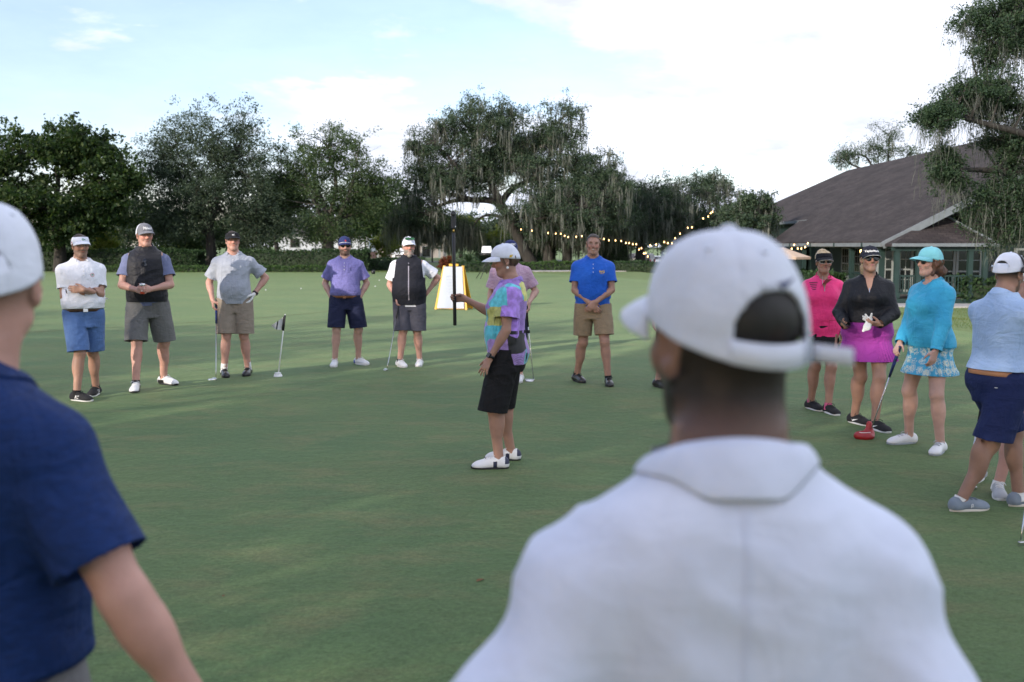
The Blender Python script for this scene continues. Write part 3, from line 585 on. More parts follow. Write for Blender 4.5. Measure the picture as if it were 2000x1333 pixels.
    # railing
    def rail(p, q, n):
        p, q = np.array(p, float), np.array(q, float); c = (p+q)/2; d = q-p; l = np.linalg.norm(d); a = math.atan2(d[1], d[0]); R = np.array([[math.cos(a), -math.sin(a), 0], [math.sin(a), math.cos(a), 0], [0, 0, 1]])
        for z, h in ((.52, .06), (-.12, .07)):
            mb = MB(); mb.box(L(c[0], c[1], z), (l, .07, h), R); mb.build('hand_rail', M_GREENP, root)
        for i in range(n):
            x = p+d*(i+.5)/n; mb = MB(); mb.box(L(x[0], x[1], .2), (.035, .035, .6)); mb.build('baluster', M_GREENP, root)
    rail((14.3, 36.85), (14.92, 36.85), 6); rail((15.1, 36.85), (16.8, 36.85), 14); rail((17.0, 36.85), (17.4, 36.85), 4)
    rail((14.15, 38.3), (14.15, 41.5), 14)
    mb = MB(); mb.box(L(15.85, 36.80, -.42), (3.6, .06, .2)); mb.build('skirt_board', M_GREENP, root)
    # windows: frame, two sashes with glazing bars
    def window(c, w, h, axis, cols=3, rows=4):
        c = np.array(c, float); ax = np.array([1., 0, 0]) if axis == 'x' else np.array([0, 1., 0]); nv = np.array([0, -1., 0]) if axis == 'x' else np.array([-1., 0, 0])
        def bx(m_, cc, a, z, t): m_.box(cc, (a, t, z) if axis == 'x' else (t, a, z))
        fr_ = MB()
        for s in (-1, 1): bx(fr_, L(*(c+ax*s*(w/2+.04))), .09, h+.18, .12); bx(fr_, L(*(c+np.array([0, 0, s*(h/2+.04)]))), w+.18, .09, .124)
        bx(fr_, L(*(c+nv*.004)), w, .06, .08)
        f = fr_.build('window', M_WHITEP, root); g = MB(); bx(g, L(*(c+nv*.01)), w, h, .02); g.build('pane', M_GLASS, f)
        for i in range(1, cols):
            b_ = MB(); bx(b_, L(*(c+ax*(i/cols-.5)*w+nv*.03)), .03, h, .022); b_.build('glazing_bar', M_WHITEP, f)
        for i in range(1, rows):
            b_ = MB(); bx(b_, L(*(c+np.array([0, 0, (i/rows-.5)*h])+nv*.032)), w, .03, .022); b_.build('glazing_bar', M_WHITEP, f)
    for y in (40.6, 42.2, 45.6, 47.0, 50.0, 51.6): window((17.26, y, .72), 1.0, 1.5, 'y')
    window((15.55, 39.47, .70), .42, 1.6, 'x', 2, 4); window((17.0, 39.47, .62), .85, 1.75, 'x', 2, 4); window((18.05, 39.47, .62), .85, 1.75, 'x', 2, 4)
    window((14.75, 39.47, .7), .5, 1.6, 'x', 2, 4); window((20.5, 39.4, .7), 1.2, 1.5, 'x'); window((25, 39.4, .7), 1.2, 1.5, 'x')
    # lanterns by the windows
    for x, y, z in ((17.15, 49.0, 1.36), (17.15, 44.3, 1.36), (16.55, 39.40, 1.20)):
        mb = MB(); mb.lathe([(.05, -.12), (.075, -.1), (.085, .1), (.02, .17)], L(x, y, z), 8); la = mb.build('wall_lantern', M_DARKIN, root); mb = MB(); mb.lathe([(.02, -.07), (.05, -.04), (.05, .05), (.02, .08)], L(x-.06, y-.05, z), 8); mb.build('bulb', M_WARM, la)
    # tables and chairs seen dimly on the porch
    mb = MB(); mb.box(L(15.5, 43.4, .18), (.9, .9, .04)); mb.tube([L(15.5, 43.4, -.26), L(15.5, 43.4, .17)], .04); mb.build('porch_table', M_DARKIN, root)
clubhouse()
M_SIGNP = mat('white_notice', (.6, .6, .58), .6)
def umbrella():
    c = A(1528, 530, 44); c[2] = terrain(c[0], c[1]); root = tag(empty('patio_umbrella', c), 'beige patio umbrella half hidden behind the big white cap', 'umbrella')
    mb = MB(); mb.tube([(0, 0, 0), (0, 0, 2.15)], .025, 8); mb.build('pole', M_WOODF, root, True)
    z = 1.64-(502-480)*44/FPX-c[2]; n = 8; V = [(0, 0, z+.42)]; F = []
    for k in range(n): a = k*2*math.pi/n+.2; V.append((1.25*math.cos(a), 1.25*math.sin(a), z))
    for k in range(n): a = k*2*math.pi/n+.2; V.append((1.24*math.cos(a), 1.24*math.sin(a), z-.10))
    for k in range(n): F += [(0, 1+k, 1+(k+1) % n), (1+k, 1+n+k, 1+n+(k+1) % n, 1+(k+1) % n)]
    obj('canopy', mesh_np('canopy', V, F, False), mat('beige_canvas', (.50, .37, .27), .8, var=.1), root)
    mb = MB(); mb.lathe([(.25, 0), (.25, .06), (.06, .1)], n=14); mb.build('base', M_DARKIN, root, True)
umbrella()
def string_lights(label, pts, Ds, n, hang=.16):
    P = np.array([A(x, y, d) for (x, y), d in zip(pts, Ds)]); p = spline(P, 8); root = tag(empty('string_lights', P[0]), label, 'string lights', 'string lights in the oaks'); q = p-P[0]
    mb = MB(); mb.tube(q+np.array([0, 0, hang*.5]), .008, 4); mb.build('cable', M_DARKIN, root)
    rng = np.random.default_rng(len(pts)); me = None
    for i in range(n):
        k = min(len(q)-1.001, (i+.25+rng.uniform(0, .5))*(len(q)-1)/n); a = int(k); c = q[a]*(1-k+a)+q[a+1]*(k-a)
        if me is None: mb = MB(); mb.lathe([(.008, .06), (.012, .04), (.025, .010), (.026, -.010), (.016, -.028), (.006, -.032)], n=8); me = mb.mesh('bulb', True); me.materials.append(M_WARM)
        o = obj('bulb', me, None, root, c+np.array([0, 0, rng.uniform(-.15, .1)]))
string_lights('string of warm bulbs sagging behind the blue-shirted man', [(1012, 452), (1085, 455), (1115, 461), (1165, 463), (1205, 469), (1235, 475), (1252, 486), (1266, 500)], [58, 57, 56, 55, 54, 53, 52, 51], 24)
string_lights('string of warm bulbs rising to the right behind the big white cap', [(1266, 478), (1296, 474), (1318, 469), (1345, 446), (1382, 420), (1392, 414)], [50, 50, 50, 51, 52, 53], 13)
string_lights('short string of warm bulbs under the clubhouse eave', [(1538, 500), (1550, 477), (1565, 486), (1580, 476)], [46, 46, 46, 46], 7)
# ------------------------------------------------------------------ far houses and vehicles
M_SIDING = mat('white_clapboard', (.50, .53, .57), .7, var=.06, scale=3)
M_BRICK = mat('red_brick', (.16, .075, .055), .85, col2=(.22, .11, .085), scale=18)
M_ROOFG = mat('grey_far_roof', (.12, .11, .11), .9, var=.2)
def house(label, c, w, wallh, brickh, m1, m2, wins, col=0):
    c = np.array(c, float); c[2] = terrain(c[0], c[1]); root = tag(empty('house', c), label, 'house')
    mb = MB(); mb.box((0, 4, brickh/2), (w, 8, brickh)); mb.build('base_wall', m2, root)
    mb = MB(); mb.box((0, 4, brickh+(wallh-brickh)/2), (w+.06, 8.06, wallh-brickh)); mb.build('wall', m1, root)
    n = int((wallh-brickh)/.3)
    for k in range(n): mb = MB(); mb.box((0, -.05, brickh+.16+k*.3), (w+.1, .05, .26), np.array([[1, 0, 0], [0, .99, -.12], [0, .12, .99]])); mb.build('siding_board', m1, root)
    slab('roof', [(-w/2-.5, -.6, wallh-.1), (w/2+.5, -.6, wallh-.1), (w/2+.5, 4, wallh+2.2), (-w/2-.5, 4, wallh+2.2)], .15, M_ROOFG, root)
    slab('roof', [(-w/2-.5, 4, wallh+2.2), (w/2+.5, 4, wallh+2.2), (w/2+.5, 8.6, wallh-.1), (-w/2-.5, 8.6, wallh-.1)], .15, M_ROOFG, root)
    for x, z, ww, hh in wins:
        mb = MB(); mb.box((x, -.08, z), (ww+.16, .08, hh+.16)); f = mb.build('window', M_WHITEP, root); mb = MB(); mb.box((x, -.12, z), (ww, .03, hh)); mb.build('pane', M_GLASS, f)
    for k in range(col):
        mb = MB(); mb.box((-w/2+.4+k*(w-.8)/max(col-1, 1), -1.6, wallh/2), (.32, .32, wallh)); mb.build('column', M_WHITEP, root)
    return root
house('far white-sided house with a red brick base behind the thick grey trunk', A(632, 500, 128), 11.5, 3.4, 1.1, M_SIDING, M_BRICK, [(-3.6, 2.2, 1.2, 1.1), (3.0, 2.2, 1.2, 1.1)])
house('far beige house with white porch columns behind the white pickup', A(800, 500, 150), 10, 3.2, .5, mat('beige_stucco', (.35, .31, .28), .8, var=.08), M_BRICK, [(-1.2, 1.5, 2.2, 1.8), (2.5, 1.5, 1.2, 1.5)], 4)
M_CARW = mat('white_car_paint', (.75, .76, .78), .25, coat=.6); M_CARK = mat('black_car_paint', (.012, .014, .02), .2, coat=.8); M_CARS = mat('silver_car_paint', (.35, .38, .42), .25, metal=.4, coat=.6)
M_TYRE = mat('tyre_rubber', (.015, .015, .015), .85); M_RIM = mat('alloy_rim', (.4, .4, .42), .3, metal=.9); M_TAIL = mat('red_lamp', (.45, .01, .01), .3); M_HEADL = mat('clear_lamp', (.8, .8, .78), .15); M_CHROME = mat('chrome', (.7, .7, .72), .15, metal=1)
def car(name, label, cat, loc, yaw, L, W, H, paint, prof, cab, wheel=.37, front=True):
    """prof: side outline (y along length, z); cab: (y0,y1,z0) of glazed part"""
    loc = np.array(loc, float); root = tag(empty(name, loc, yaw), label, cat)
    n = len(prof); V = []; F = []
    secs = [(-1, .90), (-.93, 1.0), (.93, 1.0), (1, .90)]
    for s, k in secs:
        for y, z in prof:
            tw = 1-.16*max(0, (z-cab[2])/(H-cab[2]))
            V.append((s*W/2*tw, y*(1 if k == 1 else .985), z if k == 1 else cab[2]*.5+(z-cab[2]*.5)*.96))
    for a in range(3):
        for i in range(n): j = (i+1) % n; F.append((a*n+i, a*n+j, (a+1)*n+j, (a+1)*n+i))
    F.append(tuple(range(n-1, -1, -1))); F.append(tuple(range(3*n, 4*n)))
    obj('body', mesh_np('body', V, F, False), paint, root)
    y0, y1, z0 = cab; zt = H-.12
    for s in (-1, 1):
        for a, b in ((y0+.12, (y0+y1)/2-.04), ((y0+y1)/2+.04, y1-.25)):
            mb = MB(); q = lambda y, z: (s*(W/2*(1-.16*max(0, (z-z0)/(H-z0)))+.008), y, z)
            mb.add([q(a, z0+.04), q(b, z0+.04), q(b-.08, zt), q(a+.08, zt)], [(0, 1, 2, 3)]); mb.build('side_window', M_GLASS, root)
    for yy, d, nm in ((y0, -1, 'rear_window'), (y1, 1, 'windscreen')):
        sl = .10 if d < 0 else .55
        mb = MB(); w = W/2*.86; mb.add([(-w, yy+d*.012, z0+.05), (w, yy+d*.012, z0+.05), (w*.9, yy-d*(sl-.02)+d*.02, zt), (-w*.9, yy-d*(sl-.02)+d*.02, zt)], [(0, 1, 2, 3)]); mb.build(nm, M_GLASS, root)
    Ry = np.array([[0, 0, 1], [0, 1, 0], [-1, 0, 0]])
    for s in (-1, 1):
        for y in (-L*.30, L*.31):
            mb = MB(); mb.lathe([(wheel*.62, -.11), (wheel, -.09), (wheel, .09), (wheel*.62, .11)], (s*(W/2-.08), y, wheel), 18, Ry); wh = mb.build('wheel', M_TYRE, root, True)
            mb = MB(); mb.lathe([(wheel*.3, -.115), (wheel*.62, -.112), (wheel*.62, .112), (wheel*.3, .118)], (s*(W/2-.08), y, wheel), 14, Ry); mb.build('rim', M_RIM, wh, True)
        mb = MB(); mb.box((s*W*.38, -L/2+.01, H*.52), (.18, .06, .34)); mb.build('tail_light', M_TAIL, root)
        mb = MB(); mb.box((s*W*.37, L/2-.02, H*.45), (.34, .06, .16)); mb.build('headlight', M_HEADL, root)
        mb = MB(); mb.box((s*(W/2+.06), y1-.45, z0+.08), (.18, .10, .13)); mb.build('wing_mirror', paint, root)
    mb = MB(); mb.box((0, L/2, H*.42), (W*.5, .05, .28)); mb.build('grille', M_CHROME, root)
    for y in (-L/2-.03, L/2+.03): mb = MB(); mb.box((0, y, .48), (W*.94, .12, .2)); mb.build('bumper', M_TYRE if paint is M_CARK else M_CHROME, root)
    mb = MB(); mb.box((0, -L/2-.02, H*.42), (.36, .03, .16)); mb.build('number_plate', M_WHITEP, root)
    return root
suvp = [(-2.35, .35), (2.35, .35), (2.38, .75), (2.3, 1.02), (1.35, 1.12), (.75, 1.68), (.4, 1.74), (-2.05, 1.74), (-2.28, 1.15)]
c = A(1238, 524, 118); c[2] = terrain(c[0], c[1])
car('parked_car', 'black sport utility car parked right of the blue-shirted man', 'car', c, math.radians(62), 4.75, 1.95, 1.76, M_CARK, suvp, (-2.3, 1.35, 1.12))
sedp = [(-2.3, .3), (2.3, .3), (2.32, .66), (2.2, .86), (1.15, .95), (.45, 1.40), (.1, 1.46), (-.85, 1.44), (-1.75, 1.0), (-2.25, .95)]
c = A(1274, 522, 128); c[2] = terrain(c[0], c[1])
car('parked_car', 'pale silver car half hidden behind the black one', 'car', c, math.radians(75), 4.6, 1.82, 1.46, M_CARS, sedp, (-1.75, 1.15, .97), .33)
trkp = [(-2.9, .45), (2.8, .45), (2.85, .95), (2.75, 1.22), (1.55, 1.28), (.95, 1.85), (.6, 1.9), (-.75, 1.9), (-.95, 1.25), (-2.9, 1.25)]
c = A(788, 506, 148); c[2] = -.62
car('pickup_truck', 'white pickup truck parked far behind the bearded man', 'truck', c, math.radians(172), 5.7, 2.0, 1.92, M_CARW, trkp, (-.85, 1.5, 1.27), .4)
for x, d, lab in ((655, 118, 'white car low behind the hedge by the navy cap'), (232, 112, 'white car low behind the long hedge at the left')):
    c = A(x, 500, d); c[2] = terrain(c[0], c[1])-.35
    car('parked_car', lab, 'car', c, math.radians(88), 4.6, 1.82, 1.46, M_CARW, sedp, (-1.75, 1.15, .97), .33)
# ------------------------------------------------------------------ people: signed-distance bodies and clothes, meshed as one surface each
class Cone:
    def __init__(s, a, b, ra, rb, flat=None):        # flat = (direction, factor <1)
        s.a, s.b, s.ra, s.rb, s.flat = np.asarray(a, float), np.asarray(b, float), ra, rb, flat
    def box(s): r = max(s.ra, s.rb); return np.minimum(s.a, s.b)-r, np.maximum(s.a, s.b)+r
    def __call__(s, x, y, z):
        ba = s.b-s.a; l2 = max(ba@ba, 1e-9); px_, py_, pz_ = x-s.a[0], y-s.a[1], z-s.a[2]; k = 1
        t = np.clip((px_*ba[0]+py_*ba[1]+pz_*ba[2])/l2, 0, 1)
        qx, qy, qz = px_-t*ba[0], py_-t*ba[1], pz_-t*ba[2]
        if s.flat is not None:
            n, f = s.flat; dn = (qx*n[0]+qy*n[1]+qz*n[2])*(1/f-1); qx, qy, qz = qx+n[0]*dn, qy+n[1]*dn, qz+n[2]*dn; k = f**.5
        return (np.sqrt(qx*qx+qy*qy+qz*qz)-(s.ra+(s.rb-s.ra)*t))*k
class Ell:
    def __init__(s, c, r, R=None): s.c, s.r, s.R = np.asarray(c, float), np.asarray(r, float), (np.eye(3) if R is None else np.asarray(R, float))
    def box(s): e = np.sqrt(((s.R*s.r)**2).sum(1)); return s.c-e, s.c+e
    def __call__(s, x, y, z):
        a, b, c = x-s.c[0], y-s.c[1], z-s.c[2]; q = [(s.R[0, i]*a+s.R[1, i]*b+s.R[2, i]*c)/s.r[i] for i in range(3)]
        k0 = np.sqrt(q[0]**2+q[1]**2+q[2]**2); k1 = np.sqrt((q[0]/s.r[0])**2+(q[1]/s.r[1])**2+(q[2]/s.r[2])**2)
        return k0*(k0-1)/np.maximum(k1, 1e-6)
class Loft:
    """elliptical sections along a tilted axis: rows (t, half width, half depth, depth offset[, side offset])"""
    def __init__(s, o, R, rows, n=2.3):
        s.o, s.R, s.n = np.asarray(o, float), np.asarray(R, float), n; r = np.array(rows, float); tt = np.linspace(r[0, 0], r[-1, 0], 160)
        def sm(v):
            q = spline(np.stack([r[:, 0], v, 0*v], 1), 12); return np.interp(tt, q[:, 0], q[:, 1])
        s.t, s.A, s.B, s.C = tt, sm(r[:, 1]), sm(r[:, 2]), sm(r[:, 3]); s.X = sm(r[:, 4]) if r.shape[1] > 4 else 0*tt
    def box(s):
        m = max(s.A.max(), s.B.max()+abs(s.C).max())+abs(s.X).max(); p = np.array([s.o+s.R[:, 2]*s.t[0], s.o+s.R[:, 2]*s.t[-1]]); return p.min(0)-m, p.max(0)+m
    def loc(s, x, y, z):
        a, b, c = x-s.o[0], y-s.o[1], z-s.o[2]; return [s.R[0, i]*a+s.R[1, i]*b+s.R[2, i]*c for i in range(3)]
    def __call__(s, x, y, z):
        u, v, w = s.loc(x, y, z); w = np.asarray(w); a = np.interp(w, s.t, s.A); b = np.interp(w, s.t, s.B); v = v-np.interp(w, s.t, s.C); u = u-np.interp(w, s.t, s.X)
        q = (np.abs(u/a)**s.n+np.abs(v/b)**s.n)**(1/s.n); d = (q-1)*np.minimum(a, b)
        return np.maximum(d, np.maximum(s.t[0]-w, w-s.t[-1]))
    def surf(s, t, ang, off=0):
        a, b, c, xx = (np.interp(t, s.t, k) for k in (s.A, s.B, s.C, s.X)); ca, sa = math.cos(ang), math.sin(ang); r = (abs(ca)**s.n+abs(sa)**s.n)**(-1/s.n)
        return s.o+s.R @ np.array([xx+(a+off)*ca*r, c+(b+off)*sa*r, t])
class Field:
    def __init__(s, prims, h, pad=.03):
        lo = np.min([p.box()[0] for p, k in prims if not k < 0], 0)-pad; hi = np.max([p.box()[1] for p, k in prims if not k < 0], 0)+pad
        s.h, s.lo = h, lo; s.n = np.ceil((hi-lo)/h).astype(int)+1; s.d = np.full(s.n, .2, np.float32)
        s.ax = [lo[i]+h*np.arange(s.n[i]) for i in range(3)]
        for p, k in prims: s.add(p, k)
    def add(s, p, k):
        b0, b1 = p.box(); m = abs(k)+3*s.h; i0 = np.clip(((b0-m-s.lo)/s.h).astype(int), 0, s.n-1); i1 = np.clip(((b1+m-s.lo)/s.h).astype(int)+2, 1, s.n)
        sl = tuple(slice(a, b) for a, b in zip(i0, i1)); x, y, z = (s.ax[i][sl[i]] for i in range(3))
        v = p(x[:, None, None], y[None, :, None], z[None, None, :]).astype(np.float32); d = s.d[sl]
        if k < 0: kk = -k; hh = np.maximum(kk-np.abs(d+v), 0)/kk; s.d[sl] = np.maximum(d, -v)+hh*hh*kk*.25      # carve
        else:
            kk = max(k, 1e-4); hh = np.maximum(kk-np.abs(d-v), 0)/kk; s.d[sl] = np.minimum(d, v)-hh*hh*kk*.25
    def net(s, relax=1):
        d = s.d; n = s.n; neg = d < 0
        cnt = np.zeros(n-1, np.int8); cs = [(a, b, c) for a in (0, 1) for b in (0, 1) for c in (0, 1)]
        sub = lambda A_, o: A_[o[0]:n[0]-1+o[0], o[1]:n[1]-1+o[1], o[2]:n[2]-1+o[2]]
        for o in cs: cnt += sub(neg, o)
        act = (cnt > 0) & (cnt < 8); idx = np.argwhere(act); vid = np.full(n-1, -1, np.int32); vid[act] = np.arange(len(idx))
        val = {o: d[idx[:, 0]+o[0], idx[:, 1]+o[1], idx[:, 2]+o[2]] for o in cs}
        acc = np.zeros((len(idx), 3)); w = np.zeros(len(idx))
        for o in cs:
            for k in range(3):
                if o[k]: continue
                o2 = list(o); o2[k] = 1; o2 = tuple(o2); a, b = val[o], val[o2]; c = (a < 0) != (b < 0); t = np.where(c, a/np.where(c, a-b, 1), 0)
                p = np.array(o, float)[None]+0*acc; p[:, k] = t; acc += p*c[:, None]; w += c
        V = s.lo+(idx+acc/w[:, None])*s.h; Fs = []
        for k in range(3):
            u, v = (k+1) % 3, (k+2) % 3; a = [slice(None)]*3; b = [slice(None)]*3; a[k] = slice(0, n[k]-1); b[k] = slice(1, n[k])
            ch = neg[tuple(a)] != neg[tuple(b)]; e = np.argwhere(ch); e = e[(e[:, u] > 0) & (e[:, v] > 0) & (e[:, u] < n[u]-1) & (e[:, v] < n[v]-1)]
            def at_(du, dv): q = e.copy(); q[:, u] -= du; q[:, v] -= dv; return vid[q[:, 0], q[:, 1], q[:, 2]]
            f = np.stack([at_(1, 1), at_(0, 1), at_(0, 0), at_(1, 0)], 1); flip = ~neg[tuple(a)][e[:, 0], e[:, 1], e[:, 2]]; f[flip] = f[flip][:, ::-1]; Fs.append(f)
        F = np.concatenate(Fs); F = F[(F >= 0).all(1)]
        for _ in range(relax): V = relax_mesh(V, F)
        return V, F
def relax_mesh(V, F, w=.5):
    a = np.concatenate([F[:, 0], F[:, 1], F[:, 2], F[:, 3]]); b = np.concatenate([F[:, 1], F[:, 2], F[:, 3], F[:, 0]]); n = len(V)
    cnt = np.bincount(a, minlength=n)+np.bincount(b, minlength=n); S = np.stack([np.bincount(a, V[b, i], n)+np.bincount(b, V[a, i], n) for i in range(3)], 1)
    return V*(1-w)+w*S/np.maximum(cnt, 1)[:, None]
def normals(V, F):
    q = np.cross(V[F[:, 2]]-V[F[:, 0]], V[F[:, 3]]-V[F[:, 1]]); N = np.zeros_like(V)
    for k in range(4):
        for i in range(3): N[:, i] += np.bincount(F[:, k], q[:, i], len(V))
    return N/np.maximum(np.linalg.norm(N, axis=1, keepdims=True), 1e-9)
def clip(V, F, C, D):
    """drop what lies beyond C>0; vertices on the border slide back along D onto the cut so that hems are clean lines"""
    keep = (C[F] <= 0).any(1); F = F[keep]; m = C > 0; V = V.copy(); V[m] -= D[m]*C[m][:, None]
    used = np.unique(F); re = np.full(len(V), -1); re[used] = np.arange(len(used)); return V[used], re[F], used
def compact(V, F): used = np.unique(F); re = np.full(len(V), -1); re[used] = np.arange(len(used)); return V[used], re[F], used
def rotz(a): c, s = math.cos(a), math.sin(a); return np.array([[c, -s, 0], [s, c, 0], [0, 0, 1.]])
def rotx(a): c, s = math.cos(a), math.sin(a); return np.array([[1., 0, 0], [0, c, -s], [0, s, c]])
def roty(a): c, s = math.cos(a), math.sin(a); return np.array([[c, 0, s], [0, 1., 0], [-s, 0, c]])
def ik(a, b, l1, l2, pole):
    d = b-a; L = np.linalg.norm(d); m = (l1+l2)*.998
    if L > m: b = a+d/L*m; L = m; d = b-a
    n = d/L; x = (l1*l1-l2*l2+L*L)/(2*L); h = math.sqrt(max(l1*l1-x*x, 0)); p = pole-n*(pole@n); return a+n*x+nrm(p)*h, b
def col_attr(me, C):
    at_ = me.attributes.new('col', 'FLOAT_COLOR', 'POINT'); q = np.ones((len(C), 4), np.float32); q[:, :3] = C; at_.data.foreach_set('color', q.ravel())
M_SKIN = mat('skin', (.5, .3, .22), .48, var=.10, scale=14, bump=.12, bscale=160, attr='col', spec=.35, detail=5)
def subsurf_skin():
    b = M_SKIN.node_tree.nodes['Principled BSDF']; b.inputs['Subsurface Weight'].default_value = .12; b.inputs['Subsurface Radius'].default_value = (.012, .005, .003); b.inputs['Subsurface Scale'].default_value = .5
subsurf_skin()
M_EYE = mat('eye', (.55, .52, .5), .2); M_IRIS = mat('iris', (.03, .022, .016), .15)
M_LENS = mat('dark_lens', (.008, .008, .010), .06, spec=.7)
SKIN = {'fair': (.50, .305, .245), 'pink': (.50, .28, .225), 'tan': (.36, .205, .150), 'olive': (.30, .172, .125), 'brown': (.25, .138, .098)}
def cloth(name, c, rough=.8, var=.05, scale=18, bump=.25, bscale=420, sheen=None, **k):
    if sheen is None: sheen = .12 if max(c) > .12 else 0.0
    k.setdefault('spec', .25); fold = k.pop('fold', .36); m = mat(name, c, rough, var, scale, bump, bscale, sheen=sheen, bdist=.002, **k)
    nt = m.node_tree; N, L = nt.nodes, nt.links; b = N['Principled BSDF']; tc = N.new('ShaderNodeTexCoord'); hs = []      # soft creases of worn cloth, upright ones and slanting ones
    for st, ro, sc in (((1, 1, .35), (0, .25, 0), 11), ((.6, .6, 1.5), (.5, .6, .3), 9), ((1, 1, 1), (0, 0, 0), 24)):
        mp = N.new('ShaderNodeMapping'); mp.inputs['Scale'].default_value = st; mp.inputs['Rotation'].default_value = ro; L.new(tc.outputs['Object'], mp.inputs[0])
        n = N.new('ShaderNodeTexNoise'); n.inputs['Scale'].default_value = sc; n.inputs['Detail'].default_value = 2; n.inputs['Distortion'].default_value = .9; L.new(mp.outputs[0], n.inputs['Vector'])
        a = N.new('ShaderNodeMath'); a.operation = 'SUBTRACT'; L.new(n.outputs['Fac'], a.inputs[0]); a.inputs[1].default_value = .5
        q = N.new('ShaderNodeMath'); q.operation = 'ABSOLUTE'; L.new(a.outputs[0], q.inputs[0]); hs.append(q.outputs[0])
    s1 = N.new('ShaderNodeMath'); L.new(hs[0], s1.inputs[0]); L.new(hs[1], s1.inputs[1]); s2 = N.new('ShaderNodeMath'); s2.operation = 'MULTIPLY_ADD'; L.new(hs[2], s2.inputs[0]); s2.inputs[1].default_value = .35; L.new(s1.outputs[0], s2.inputs[2])
    bp = N.new('ShaderNodeBump'); bp.invert = True; bp.inputs['Strength'].default_value = fold; bp.inputs['Distance'].default_value = .05; L.new(s2.outputs[0], bp.inputs['Height'])
    if b.inputs['Normal'].is_linked: L.new(b.inputs['Normal'].links[0].from_socket, bp.inputs['Normal'])
    L.new(bp.outputs[0], b.inputs['Normal']); return m

